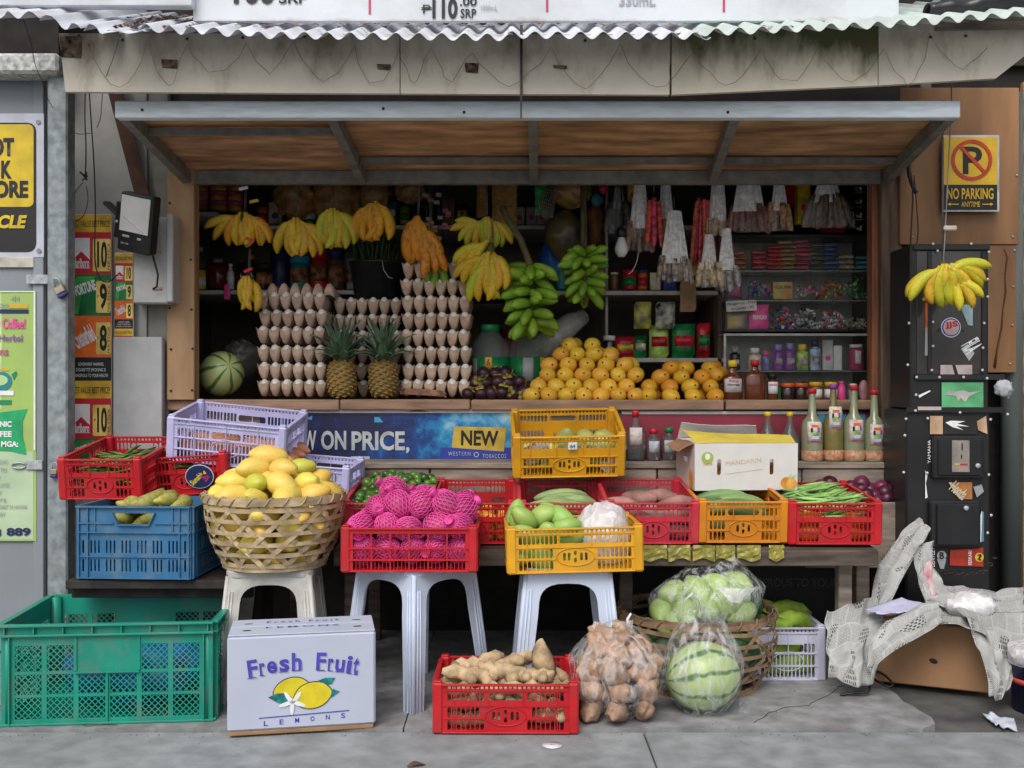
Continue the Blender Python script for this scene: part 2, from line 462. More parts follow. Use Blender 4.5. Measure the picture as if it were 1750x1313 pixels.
# jambs
jb = P(287, 283, 3.97); je = P(334, 684, 3.97)
jo = bpart(MB().cbox(jb.x, 3.955, je.z, je.x, 4.02, jb.z+.05, .003), 'jamb_board', m_ply)
sc_me = MB().lathe([(.0,-.002),(.0045,-.001),(.0045,.001)], 8).data('screw')
for sx, sy in ((290,347),(326,444),(290,527),(327,529),(292,597),(329,596),(292,668),(328,667)):
    p = P(sx, sy, 3.952); inst('screw', sc_me, m_screw, jo, (p.x, p.y, p.z), (R(-90), 0, 0))
a, b = P(1503, 318, 3.97), P(1540, 1118, 3.97)
bpart(MB().cbox(a.x, 3.95, 0, b.x, 4.06, 1.80, .005), 'post', m_post)
a, b = P(1489, 318, 4.0), P(1502, 690, 4.0)
bpart(MB().cbox(a.x, 3.99, .0, b.x, 4.05, 1.80, .003), 'post', m_redpost)
a, b = P(238, 160, 4.0), P(285, 345, 4.0)
bpart(MB().cbox(a.x, 4.0, .0, b.x, 4.05, 2.1, .004), 'post', m_dark)
bpart(MB().bar(P(190, 130, 3.93), P(246, 345, 3.96), .055, .05), 'brace', mat('brace_wood', (.10,.045,.03), .8, var=.3, scale=8))
# left plaster panel; narrow right strip coloured darker as its shaded side
a, b = P(112, 130, 3.98), P(285, 1118, 3.98)
bpart(MB().cbox(a.x, 3.975, 0, b.x-.075, 4.02, 2.15, .003), 'plaster_panel', m_grey)
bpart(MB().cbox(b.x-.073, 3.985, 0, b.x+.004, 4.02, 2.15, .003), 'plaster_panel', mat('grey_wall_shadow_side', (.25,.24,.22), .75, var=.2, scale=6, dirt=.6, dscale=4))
# right plywood sheets and what shows between them
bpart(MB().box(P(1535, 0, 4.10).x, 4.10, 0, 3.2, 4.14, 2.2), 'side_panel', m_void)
for (x0, y0, x1, y1, d) in ((1538,150,1742,418,0), (1684,419,1738,637,.004)):
    a, b = P(x0, y0, 3.93), P(x1, y1, 3.93)
    po = bpart(MB().cbox(a.x, 3.93+d, b.z, b.x, 3.95+d, a.z, .002), 'plywood_panel', mat('plywood_orange_brown', (.29,.145,.062), .6, var=.22, scale=3.0, stretch=(2.2,1,.5), bump=.08, dirt=.5, dirtcol=(.13,.06,.03), dscale=2))
    for sx, sy in (((1738,300),(1731,405),(1560,405)) if d == 0 else ((1734,428),(1732,490),(1730,556),(1726,622))):
        p = P(sx, sy, 3.928+d); inst('screw', sc_me, m_galv, po, (p.x, p.y, p.z), (R(-90),0,0))
# a brown drip stain down the lower sheet
st = [P(x, y, 3.9325) for x, y in ((1716,425),(1722,440),(1718,470),(1719,500),(1714,530),(1712,560),(1704,600),(1700,628))]
bpart(MB().tube([(p.x, 3.9335, p.z) for p in st], [.002,.004,.003,.004,.003,.004,.004,.006], 6), 'water_stain', mat('stain_brown', (.11,.04,.015), .7))

# interior shelves: thin painted boards on the back wall
def shelf(x0, x1, ypix, Y, dep=.30, th=.018, m=None):
    a, b = P(x0, ypix, Y), P(x1, ypix, Y)
    return bpart(MB().cbox(a.x, Y, a.z-th, b.x, Y+dep, a.z, .002), 'shelf', m or m_shelf)
YF = 4.42
shelf(300, 372, 362, YF); shelf(372, 1240, 385, 4.60, .45)
shelf(300, 640, 496, YF, .44); shelf(860, 1232, 497, YF, .44)
shelf(640, 860, 500, 4.56, .40, m=m_dark)
shelf(1050, 1250, 612, 4.42, .5)
shelf(1225, 1500, 392, 4.60, .45, m=m_dark)
bpart(MB().cbox(P(1226,500,YF).x, YF, .88, P(1234,500,YF).x, YF+.44, 2.1, .002), 'shelf_upright', m_post)
bpart(MB().cbox(P(1038,500,YF).x, YF+.1, .88, P(1043,500,YF).x, YF+.44, 2.1, .002), 'shelf_upright', m_shelf)

# ------------------------------------------------------------------ awning hatch propped up over the counter
aw = thing('awning_hatch', 'propped-up plywood hatch with pale steel front rail above the counter', 'awning', (0, 3.65, 1.74))
AL = (0, -3.65, -1.74)
def apart(mb, name, m): o = mb.build(name, m, aw); o.location = AL; return o
YA0, YA1 = 3.30, 3.98
zf, zb = P(0, 190, YA0).z, P(0, 304, YA1).z
fl, fr = P(200, 190, YA0).x, P(1637, 190, YA0).x
bl, br = P(322, 304, YA1).x, P(1512, 304, YA1).x
apart(MB().cbox(fl, YA0-.02, zf-.026, fr, YA0+.02, zf+.027, .003), 'front_rail', m_rail)
apart(MB().cbox(bl, YA1-.02, zb-.025, br, YA1+.02, zb+.024, .003), 'back_rail', m_rafter)
def lerp(a, b, t): return a + (b-a)*t
rx = [(208, 322), (565, 620), (911, 912), (1258, 1216), (1629, 1512)]
rf = [(P(a, 0, YA0).x, P(b, 0, YA1).x) for a, b in rx]
for (a, b) in rf:
    apart(MB().bar((a, YA0+.021, zf-.002), (b, YA1-.021, zb-.002), .030, .045), 'rafter', m_rafter)
for i in range(4):
    for t, th in (((.30,.02),) if i == 0 else ((.74,.02),)):
        xa, xb = lerp(*rf[i], t)+.016, lerp(*rf[i+1], t)-.016
        yy, zz = lerp(YA0, YA1, t), lerp(zf, zb, t)
        apart(MB().bar((xa, yy, zz+.006), (xb, yy, zz+.006), .02, .022), 'purlin', m_rafter)
    v = []
    for t, dz in ((0.0, .026), (1.0, .026)):
        for k in (0, 1):
            v.append(Vector((lerp(*rf[i+k], t) + (.002 if k == 0 else -.002), lerp(YA0, YA1, t)+(.022 if t == 0 else -.022), lerp(zf, zb, t)+dz)))
    vs = v + [p + Vector((0,0,.008)) for p in v]
    apart(MB().add(vs, [(0,2,3,1),(4,5,7,6),(0,1,5,4),(2,6,7,3),(0,4,6,2),(1,3,7,5)]), 'plywood_panel', m_plybr)
for sx, sy in ((243,188),(793,192),(1244,192),(655,186)):
    p = P(sx, sy, YA0-.022); inst('screw', sc_me, m_screw, aw, (p.x, p.y-3.65, p.z-1.74), (R(-90),0,0))

# ------------------------------------------------------------------ fascia boards
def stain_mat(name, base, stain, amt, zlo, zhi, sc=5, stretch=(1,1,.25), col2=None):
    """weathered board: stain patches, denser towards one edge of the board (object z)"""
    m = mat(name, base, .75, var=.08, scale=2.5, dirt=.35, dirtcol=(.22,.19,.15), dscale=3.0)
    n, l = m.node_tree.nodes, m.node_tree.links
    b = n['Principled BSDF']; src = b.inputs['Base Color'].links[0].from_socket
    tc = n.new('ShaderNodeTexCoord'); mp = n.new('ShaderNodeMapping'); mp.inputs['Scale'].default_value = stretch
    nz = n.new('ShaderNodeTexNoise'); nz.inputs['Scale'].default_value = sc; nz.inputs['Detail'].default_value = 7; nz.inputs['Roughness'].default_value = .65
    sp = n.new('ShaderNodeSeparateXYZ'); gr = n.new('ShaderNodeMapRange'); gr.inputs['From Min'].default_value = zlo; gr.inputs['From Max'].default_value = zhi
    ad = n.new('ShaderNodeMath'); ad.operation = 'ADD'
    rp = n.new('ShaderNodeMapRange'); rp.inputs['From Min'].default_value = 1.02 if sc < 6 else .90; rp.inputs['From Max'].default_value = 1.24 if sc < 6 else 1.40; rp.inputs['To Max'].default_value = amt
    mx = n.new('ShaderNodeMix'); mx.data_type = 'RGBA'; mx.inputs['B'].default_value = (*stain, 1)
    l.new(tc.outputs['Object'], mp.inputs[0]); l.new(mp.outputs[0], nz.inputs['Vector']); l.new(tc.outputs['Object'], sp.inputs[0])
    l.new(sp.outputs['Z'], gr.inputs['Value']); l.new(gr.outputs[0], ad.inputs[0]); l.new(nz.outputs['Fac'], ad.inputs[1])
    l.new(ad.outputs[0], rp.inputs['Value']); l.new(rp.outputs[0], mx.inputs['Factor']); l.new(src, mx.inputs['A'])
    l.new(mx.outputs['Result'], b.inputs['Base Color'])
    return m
YFa = 3.20
m_fas = stain_mat('fascia_cream', (.58,.53,.45), (.20,.155,.11), .9, -.46, .40, 5.5, (1,1,.5))  # stains, plus some roof shade along the top put into the colour
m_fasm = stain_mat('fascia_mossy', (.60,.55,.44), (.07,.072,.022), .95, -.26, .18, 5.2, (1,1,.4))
fa = thing('fascia_board', 'stained cream fascia board under the corrugated roof edge', 'fascia', P(875, 110, YFa))
FL = P(875, 110, YFa)
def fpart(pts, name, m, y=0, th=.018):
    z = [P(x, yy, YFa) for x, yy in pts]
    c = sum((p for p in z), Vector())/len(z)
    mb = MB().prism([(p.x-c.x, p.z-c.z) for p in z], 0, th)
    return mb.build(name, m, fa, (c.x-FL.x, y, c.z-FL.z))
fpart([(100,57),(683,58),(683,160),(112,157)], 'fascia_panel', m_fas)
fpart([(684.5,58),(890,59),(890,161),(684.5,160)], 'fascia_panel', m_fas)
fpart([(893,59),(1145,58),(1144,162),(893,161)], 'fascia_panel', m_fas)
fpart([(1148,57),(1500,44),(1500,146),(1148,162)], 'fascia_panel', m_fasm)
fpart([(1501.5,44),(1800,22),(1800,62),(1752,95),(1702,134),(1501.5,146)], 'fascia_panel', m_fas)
fpart([(1597,44),(1790,36),(1790,50),(1597,54)], 'batten', m_greywood, -.016, .014)
for x0, y0, x1, y1 in ((276,102,304,118),(644,110,668,121),(794,108,818,126),(945,112,969,119),(103,62,140,100)):
    fpart([(x0,y0),(x1,y0+1),(x1-1,y1),(x0+2,y1-2)], 'rusty_bracket', mat('dark_rust', (.13,.085,.06), .9, var=.5, scale=60), -.004, .003)
fpart([(888.5,45),(893.5,45),(892,205),(889,205)], 'hanger_rod', m_screw, -.012, .006)
for i, x in enumerate((135, 210, 320, 415, 520, 1000, 1090, 1290, 1590, 1650)):
    p = P(x, 62+(i*7)%9, YFa); inst('screw', sc_me, m_screw, fa, (p.x-FL.x, -.002, p.z-FL.z), (R(-90),0,0))
# thin wire looped along the fascia
pts = []
for x0, x1, yt, yb in ((150,255,72,150),(255,318,70,150),(318,420,75,126),(420,500,74,128),(500,606,74,142),(606,680,78,146),(680,735,80,148),(735,805,78,146),(805,940,92,150),(940,1060,76,154),(1060,1185,78,152),(1185,1300,82,150),(1300,1395,84,140),(1395,1512,86,142),(1512,1590,82,150),(1590,1700,60,120)):
    for k in range(8):
        t = k/8.0; pts.append(P(lerp(x0, x1, t), yt + (yb-yt)*(1-abs(2*t-1)**(1.3+(x0%7)*.2))*.96, YFa-.006-.006*math.sin(t*PI)))
pts = [p + Vector((rnd(-.006,.006), 0, rnd(-.006,.006))) for p in pts]
tag(MB().tube(pts, .0008, 4).build('string_wire', mat('old_wire', (.22,.16,.13), .6)), 'thin old wire hanging in loops along the cream fascia', 'wire')

# ------------------------------------------------------------------ corrugated roof, litter, sign
m_zinc = mat('white_corrugated_sheet', (.60,.63,.68), .55, var=.08, scale=8, dirt=.45, dirtcol=(.40,.30,.29), dscale=7)
m_zincg = mat('greenish_corrugated_sheet', (.50,.57,.54), .55, var=.08, scale=8, dirt=.35, dirtcol=(.35,.33,.30), dscale=7)
rf_ = thing('corrugated_roof', 'white corrugated roof sheets with leaf litter, below the price sign', 'roof', (0, 3.3, 2.0))
def roof_sheet(x0, x1, ya, yb, m, ph=0, lift=0, amp=.0112, dep=.75, jag=0):
    def fn(u, v):
        px = lerp(x0, x1, u); Y = 3.06 + v*dep
        e = P(px, lerp(ya, yb, u), 3.06)
        w = math.cos((e.x)/.0665*2*PI + ph)*amp
        j = jag*mnoise.noise((px*.06, 0, 3.3)) if v == 0 else 0
        return Vector((e.x, Y + j, e.z + lift + w + v*dep*.40))
    mb = MB().sheet(fn, max(8, int((x1-x0)/4.5)), 2, .0012)
    o = mb.build('roof_sheet', m, rf_); o.location = (0, -3.3, -2.0)
roof_sheet(-40, 66, 28, 30, m_zinc, 0, .004, jag=.03)
roof_sheet(70, 135, 30, 48, m_zinc, .8, .0, .012, jag=.05)
roof_sheet(140, 182, 44, 54, m_zinc, 2.2, .0, .012, jag=.05)
roof_sheet(186, 250, 52, 58, m_zinc, 1.0, 0, .007, jag=.05)
roof_sheet(235, 440, 50, 60, m_zinc, 0, .005, jag=.02)
roof_sheet(430, 876, 60, 64, m_zinc, .5, 0)
roof_sheet(868, 1215, 62, 64, m_zinc, 0, .004)
roof_sheet(1200, 1475, 60, 48, m_zincg, .4, .007)
roof_sheet(1455, 1800, 48, 22, m_zincg, 0, .003, jag=.01)
# leaf litter lying on the roof under the sign
lm = MB(); random.seed(4)
for i in range(900):
    px = rnd(120, 1500) if i % 3 else rnd(120, 330); v = rnd(.36, .9) if px > 325 and i % 8 else rnd(.10, .30) if px > 325 else rnd(.12,.8)
    e = P(px, 57, 3.06); c = Vector((e.x, 3.06+v*.75, e.z + .010 + v*.30 + rnd(0,.012)*(v > .32)))
    M = Matrix.Translation(c) @ Euler((rnd(-.3,.3)+.38, rnd(-.35,.35), 0)).to_matrix().to_4x4() @ Matrix.Rotation(rnd(0,6.3), 4, 'Z')
    L, W = rnd(.010,.026), rnd(.004,.010)
    lm.add([M @ Vector(q) for q in ((-L,0,0),(-L*.2,-W,.004),(L,0,.006),(-L*.1,W,.004))], [(0,1,2,3)])
o = lm.build('leaf_litter', mat('dry_leaves', (.045,.032,.03), .9, var=.5, scale=55, rv=.3, col2=(.20,.13,.11)))
tag(o, 'dry brown leaf litter caught on the corrugated roof', 'leaves', kind='stuff')

m_sign = stain_mat('enamel_sign_white', (.66,.70,.74), (.24,.075,.02), .95, -.105, -.185, 6, (1,1,.6))
sg = Board('price_sign', 'white price sign with rusty lower edge on the roof', 'sign', (330, -120, 1536, 36), 3.29, m_sign, .02)
def sgp(x): return sg
sg.text('100', 400, -36, 470, 8, 'black', .03); sg.text('SRP', 477, -12, 526, 7, 'black', .02)
sg.text('P', 723, 9, 736, 24, 'black', .0); sg.rect(720, 13, 738, 14.2, 'black'); sg.rect(720, 16.2, 738, 17.4, 'black')
sg.text('110', 739, -2, 782, 33, 'black', .035); sg.text('.00', 786, -4, 815, 11, 'black', .02)
sg.text('SRP', 787, 16, 814, 32, 'black', .02); sg.text('1000mL', 822, 10, 850, 19, 'grey', .0)
sg.text('330mL', 1058, -7, 1120, 11, mat('ink_greyviolet', (.40,.38,.45), .5), .02)
for x in (632, 935, 1237): sg.rect(x-2, -110, x+2, 25 if x < 900 else 21, mat('ink_crimson', (.55,.06,.13), .5), 'divider_line')
# black plastic bundle lying on the roof at the right
def tarp_fn(u, v):
    a = u*PI*1.9; px = lerp(1583, 1800, v)
    r = (.035 + .03*v)*(1+.25*mnoise.noise((u*4, v*9, 1)))
    c = P(px, lerp(20, 2, v), 3.25)
    return Vector((c.x, c.y + r*math.cos(a), c.z + r*math.sin(a)*.7))
tag(MB().sheet(tarp_fn, 18, 26, .001).build('plastic_sheet', mat('black_plastic', (.03,.03,.034), .3, var=.2, scale=9, bump=.6)), 'crumpled black plastic sheet rolled on the right end of roof', 'plastic sheet')
# pale gutter board top left, dark timber behind the roof
tag(MB().cbox(P(-60,0,3.25).x, 3.25, P(0,10,3.25).z, P(328,0,3.25).x, 3.29, P(0,-60,3.25).z, .003, None).build('gutter_board', m_zinc), 'pale grey gutter board above the broken roof sheets', 'gutter')
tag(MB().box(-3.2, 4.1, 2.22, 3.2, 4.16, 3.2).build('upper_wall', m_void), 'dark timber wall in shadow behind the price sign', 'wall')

# grit and crumbs along the sidewalk edge
random.seed(17); gt = MB()
for i in range(520):
    if i % 2: x, y, z = rnd(-2.2, 1.7), YK-.006+rnd(-.03,.012)-abs(random.gauss(0,.03)), -.006
    else: x, y, z = rnd(-1.6, 1.6), rnd(2.93, 3.9), .0
    if y > YK-.010 and z < 0: z = 0.0
    if 1.05 < x and y > YK: continue
    r = rnd(.0006,.0026); M = Matrix.Translation((x, y, z+r*.5)) @ Euler((rnd(0,6),rnd(0,6),rnd(0,6))).to_matrix().to_4x4()
    gt.add([M @ Vector(q) for q in ((r,0,0),(-r,0,0),(0,r*.8,0),(0,-r,0),(0,0,r*.7),(0,0,-r*.6))], [(0,2,4),(2,1,4),(1,3,4),(3,0,4),(2,0,5),(1,2,5),(3,1,5),(0,3,5)])
tag(gt.build('grit', mat('grit_grey', (.17,.155,.14), .9, var=.5, scale=60)), 'fine grit and crumbs scattered along the sidewalk edge', 'grit', kind='stuff')

# fine cracks in the concrete
for lab_, pts_ in (('thin crack wandering across the sidewalk before the green crate', [(20,1228),(60,1222),(90,1230),(150,1241),(210,1240)]), ('thin crack running over the sidewalk right of the melon bag', [(1290,1236),(1330,1212),(1380,1205),(1420,1185),(1440,1170)]), ('hairline crack in the sidewalk under the stools', [(700,1180),(720,1160),(690,1130),(705,1105)])):
    q = [Vector((*gp(*p), .0006)) for p in pts_]; out = []
    for a, b in zip(q, q[1:]):
        for k in range(6): out.append(a.lerp(b, k/6)+Vector((rnd(-.006,.006), rnd(-.006,.006), 0)))
    o = MB().tube(out, [.0016*rnd(.4,1.2) for _ in out], 4).build('pavement_crack', mat('crack_dark', (.05,.047,.043), .95)); struct(o)
# ================================================================== LEFT SIDE
YD = 3.70
m_door = mat('grey_door_paint', (.24,.27,.30), .55, var=.06, scale=3, dirt=.5, dirtcol=(.22,.21,.20), dscale=2.6, det=8)
dr = thing('metal_door', 'grey painted metal door with signs at the left edge', 'door', P(0, 1118, YD))
DL = P(0, 1118, YD)
def dpart(mb, name, m): o = mb.build(name, m, dr); o.location = -DL; return o
a, b = P(-220, 127, YD), P(77, 1117, YD)
dpart(MB().cbox(a.x, YD, .012, b.x, YD+.04, a.z, .003), 'door_leaf', m_door)
a, b = P(58, 127, YD), P(76, 1117, YD)
dpart(MB().cbox(a.x, YD-.008, .02, b.x, YD-.0005, P(0,130,YD).z, .002), 'edge_strip', m_door)
a, b = P(-100, 440, YD), P(60, 458, YD)
dpart(MB().cbox(a.x, YD-.012, b.z, b.x, YD-.0005, a.z, .002), 'cross_strip', mat('cream_strip', (.50,.47,.40), .6))
# hasps
for y, bent in ((478, 0), (795, 1)):
    h = MB(); c0, c1 = P(46, y-8, YD-.01), P(84 if not bent else 74, y+8, YD-.01)
    h.cbox(c0.x, YD-.018, c1.z, c1.x, YD-.009, c0.z, .002)
    if bent: h.tube([P(32+12*math.cos(t), 796+5*math.sin(t), YD-.016) for t in [k*PI/5 for k in range(11)]], .0035, 6)
    dpart(h, 'hasp', m_galv)
def padlock(px, py, Y, label, s=1.0, rot=0, blue=True):
    t = thing('padlock', label, 'padlock', P(px, py, Y), (0, R(rot), 0))
    MB().cbox(-.017*s, -.010, -.020*s, .017*s, .010, .006*s, .003).build('lock_body', mat('brushed_brass_grey', (.42,.36,.27), .35, metal=.7), t)
    MB().cbox(-.0172*s, -.0105, -.034*s, .0172*s, .0105, -.0205*s, .004).build('bumper', mat('blue_rubber', (.05,.05,.24), .5), t)
    MB().tube([(-.011*s,0,.004*s), (-.011*s,0,.024*s), (-.007*s,0,.032*s), (0,0,.035*s), (.007*s,0,.032*s), (.011*s,0,.024*s), (.011*s,0,.004*s)], .003*s, 6).build('shackle', m_galv, t)
padlock(101, 492, 3.63, 'open blue and brass padlock on the upper door hasp', 1.05, -28)
padlock(93, 804, 3.63, 'small brass and blue padlock beside the red crate corner', .75, 4)

po = MB().cbox(P(80,0,3.64).x, 3.64, 0, P(115,0,3.64).x, 3.71, P(0,128,3.64).z, .006).build('steel_post', mat('galvanised_post', (.27,.31,.325), .5, var=.2, scale=30, metal=.2, dirt=.4, dirtcol=(.25,.24,.22), dscale=6))
tag(po, 'galvanised square steel post between grey door and cigarette posters', 'post')
bm_ = MB().cbox(P(-220,0,3.60).x, 3.60, P(0,125,3.60).z, P(99,0,3.60).x, 3.70, P(0,90,3.60).z, .01).build('concrete_beam', mat('mottled_plaster', (.52,.53,.52), .85, var=.25, scale=60, bump=.6, dirt=.3))
tag(bm_, 'rough mottled white beam above the grey door', 'beam')
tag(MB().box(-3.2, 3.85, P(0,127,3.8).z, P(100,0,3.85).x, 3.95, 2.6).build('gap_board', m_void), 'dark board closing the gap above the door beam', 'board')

# yellow and black vehicle sign
sb = Board('vehicle_sign', 'yellow and black no blocking sign plate on the grey door', 'sign', (-150, 194, 75, 440), YD-.010, mat('sign_plate_lilac', (.50,.52,.60), .4, var=.06, dirt=.2), .004)
sb.rect(-140, 210, 62, 431, 'black', 'black_field', .0016, 14)
sb.rect(-140, 213, 58, 354, mat('sign_yellow', (.66,.47,.02), .45, var=.1, dirt=.25, dirtcol=(.30,.22,.03)), 'yellow_field', .003, 9)
for t, x0, x1, y0, y1, c in (('OT', -16, 25, 236, 268, 'black'), ('K', 3, 21, 275, 306, 'black'), ('ORE', -9, 49, 309, 339, 'black'), ('ICLE', -11, 47, 368, 391, mat('sign_yellow', (0,0,0)))):
    sb.text(t, x0, y0, x1, y1, c, .045, shear=.2 if t == 'ICLE' else 0, d=.0045)
for x, y in ((66,209),(67,429)): sb.disc(x, y, 4, 4, mat('screw_galv', (.25,.26,.27), .4, metal=.7), 'bolt', .004, 10)
# coffee poster
ps = Board('coffee_poster', 'faded lime green coffee poster below the yellow sign', 'poster', (-150, 497, 62, 925), YD-.010, mat('poster_lime', (.36,.52,.13), .45, var=.12, scale=4, dirt=.3, dirtcol=(.42,.50,.30), dscale=2), .002)
ps.rect(-148, 499, 3, 700, mat('ink_lime_pale', (.50,.62,.30), .5, var=.15, scale=5), 'pale_area', .0008)
ps.rect(-148, 772, 57, 922, mat('ink_mint', (.45,.58,.38), .5, var=.12, scale=4), 'list_area', .0008)
ps.rect(-150, 498, 61, 499.5, 'white', 'border', .003); ps.rect(58, 499, 61, 770, 'white', 'border', .003)
for i, h in enumerate((5, 8, 10, 7, 9)): ps.rect(18+i*3.4, 516-h, 19.6+i*3.4, 508+h*.8, 'grey', 'printed_bar')
ps.text('OLD', 0, 519, 15, 527, 'grey', .0); ps.rect(16, 520, 48, 527, 'gold', 'printed_bar')
ps.rect(0, 529, 49, 536, 'navy', 'printed_bar'); ps.text('n', -4, 548, 0, 558, 'pink', .01)
ps.text('Coffee!', 5, 544, 44, 562, 'pink', .03); ps.text('Herbal', -1, 572, 39, 584, 'purple', .01); ps.text('ns', 1, 598, 15, 608, mat('ink_magenta', (.45,.05,.22), .5), .01)
ps.disc(4, 652, 17, 16, 'teal'); ps.disc(0, 650, 14, 9, 'palegreen', d=.003); ps.rect(-20, 668, 24, 676, 'white', 'printed_panel', .003); ps.rect(-20, 631, 16, 634, 'gold', 'printed_bar')
ps.poly([(20,640),(28,634),(30,640),(24,650)], mat('ink_leafgreen', (.01,.25,.10), .5)); ps.rect(-20, 684, 20, 692, mat('ink_leafgreen', (.01,.25,.10), .5), 'printed_bar')
ps.poly([(-30,708),(10,704),(47,699),(39,720),(39,745),(46,778),(20,772),(-30,768)], mat('ink_banner_green', (.015,.36,.13), .5), 'banner_shape')
for t, x0, x1, y0 in (('NIC', 1, 21, 720), ('FEE', 1, 21, 737), ('MGA:', 3, 32, 754)): ps.text(t, x0, y0, x1, y0+10, 'white', .04)
for t, x0, x1, y0 in (('ASNO', -4, 14, 786), ('TU', 1, 12, 800), ('D', -4, 1, 812), ('BLOOD', -5, 17, 826), ('O', -2, 3, 838), ('erg', -2, 11, 852), ('SAKIT SA HAWAK', 0, 48, 863), ('HAY', -3, 10, 876)):
    ps.text(t, x0, y0, x1, y0+7, 'grey', .0)
ps.text('3', -8, 903, 3, 917, 'navy', .03); ps.text('889', 12, 902, 53, 916, 'navy', .04)

# cigarette price posters
m_gold = mat('ink_gold_yellow', (.80,.50,.04), .45, var=.2, scale=14)
m_gold2 = mat('ink_light_gold', (.85,.62,.16), .45, var=.2, scale=14)
m_green2 = mat('ink_fortune_green', (.01,.17,.05), .4, var=.3, scale=9)
m_green3 = mat('ink_bright_green', (.06,.38,.07), .4, var=.2, scale=9)
m_or = mat('ink_chester_orange', (.78,.15,.02), .45)
def cig(bd, x0, x1, rows, big=True):
    w = x1-x0
    u = lambda t: x0 + w*t
    for kind, ya, yb in rows:
        h = yb-ya; v = lambda t: ya+h*t
        if kind == 'head':
            bd.rect(x0, ya, x1, yb, m_gold, 'price_header'); bd.text('BEST VALUE BEST PRICE!', u(.06), v(.35), u(.97), v(.72), 'black', .0)
        elif kind == 'warn':
            bd.rect(x0, ya, x1, yb, 'black', 'warning_panel')
            for i, t in enumerate(('GOVERNMENT WARNING:', 'CIGARETTE SMOKING IS', 'DANGEROUS TO YOUR HEALTH')):
                bd.text(t, u(.20-.06*i+.0), v(.22+.24*i), u(.82+.05*i), v(.36+.24*i), 'white', .0)
        else:
            c = {'M': 'red', 'F': m_green2, 'C': m_or}[kind]
            bd.rect(x0, ya, x1, yb, c, 'price_panel')
            num = {'M': '10', 'F': '9', 'C': '8'}[kind]
            bd.rect(u(.63) if kind != 'M' else u(.55), v(.16), u(.985), v(.93), m_gold2, 'price_field', .003, w*.04)
            bd.text(num, u(.66 if kind == 'M' else .72), v(.22), u(.90), v(.85), 'black', .03)
            if big:
                bd.text('PER STICK', u(.915), v(.25), u(.97), v(.9), 'black', .0, vert=True)
                bd.text('P', u(.585 if kind == 'M' else .665), v(.50), u(.63 if kind == 'M' else .70), v(.58), 'black', 0)
            if kind == 'M':
                bd.rect(u(.06), v(.14), u(.48), v(.86), 'white', 'emblem_field', .003)
                bd.poly([(u(.06),v(.66)),(u(.27),v(.46)),(u(.48),v(.66)),(u(.48),v(.84)),(u(.06),v(.84))], 'red', 'roof_emblem', .0036)
                bd.text('Marlboro', u(.07), v(.62), u(.47), v(.84), 'white', .03, d=.005)
            elif kind == 'F':
                bd.poly([(u(.04),v(.96)),(u(.08),v(.2)),(u(.18),v(.05)),(u(.62),v(.05)),(u(.5),v(.2)),(u(.3),v(.3)),(u(.2),v(.96))], m_green3, 'letter_shape', .003)
                bd.text('FORTUNE', u(.10), v(.20), u(.64), v(.46), 'white', .05, ang=-18, shear=.15, d=.005)
            else:
                bd.text('Chesterfield', u(.06), v(.28), u(.60), v(.72), 'white', .03, ang=-28, d=.005)
b1 = Board('price_poster', 'tall wide cigarette price poster on the grey wall', 'poster', (120, 366, 191, 800), 3.955, ink('white'), .003)
cig(b1, 120.5, 190.5, [('head',367,397),('M',397,469),('F',469,540),('C',540,611),('warn',611,651),('head',651,681),('M',681,750),('F',750,799)])
b2 = Board('price_poster', 'narrow cigarette price poster hanging beside the wider one', 'poster', (196, 432, 228, 687), 3.94, ink('white'), .003)
cig(b2, 196.5, 227.5, [('head',433,450),('M',450,482),('F',482,514),('C',514,546),('warn',546,562),('head',562,574),('M',574,605),('F',605,636),('C',636,667),('warn',667,686)], False)

# meter boxes
t = thing('meter_box', 'dented grey metal box with clips behind the solar lamp', 'box', P(262, 520, 3.92))
L = P(262, 520, 3.92)
m_box = mat('box_grey_enamel', (.44,.45,.45), .5, var=.06, dirt=.3, dirtcol=(.2,.19,.17), dscale=7)
a, b = P(229, 372, 3.90), P(289, 518, 3.90)
MB().cbox(a.x-L.x, -.03, 0, b.x-L.x, .05, a.z-L.z, .005).build('box_body', m_box, t)
a2, b2_ = P(286, 366, 3.9), P(299, 519, 3.9)
MB().cbox(a2.x-L.x+.004, -.045, .004, b2_.x-L.x, .05, a2.z-L.z-.004, .004).build('lid_edge', m_box, t)
for y in (430, 492):
    p = P(264, y, 3.86)-L
    MB().cbox(p.x-.018, -.036, p.z-.006, p.x+.018, -.0305, p.z+.006, .002).build('clip', mat('peeling_clip', (.45,.32,.24), .7), t)
MB().tube([P(258,420,3.865)-L, P(262,440,3.86)-L, P(270,470,3.86)-L, P(268,490,3.86)-L, P(262,494,3.865)-L], .004, 6).build('cable', m_screw, t)
t = MB().cbox(P(193,0,3.93).x, 3.93, P(0,1000,3.93).z, P(277,0,3.93).x, 3.968, P(0,576,3.93).z, .003).build('utility_panel', mat('pale_grey_panel', (.42,.43,.44), .5, var=.05, dirt=.2, dirtcol=(.3,.3,.3)))
tag(t, 'plain pale grey panel below the meter box', 'panel')
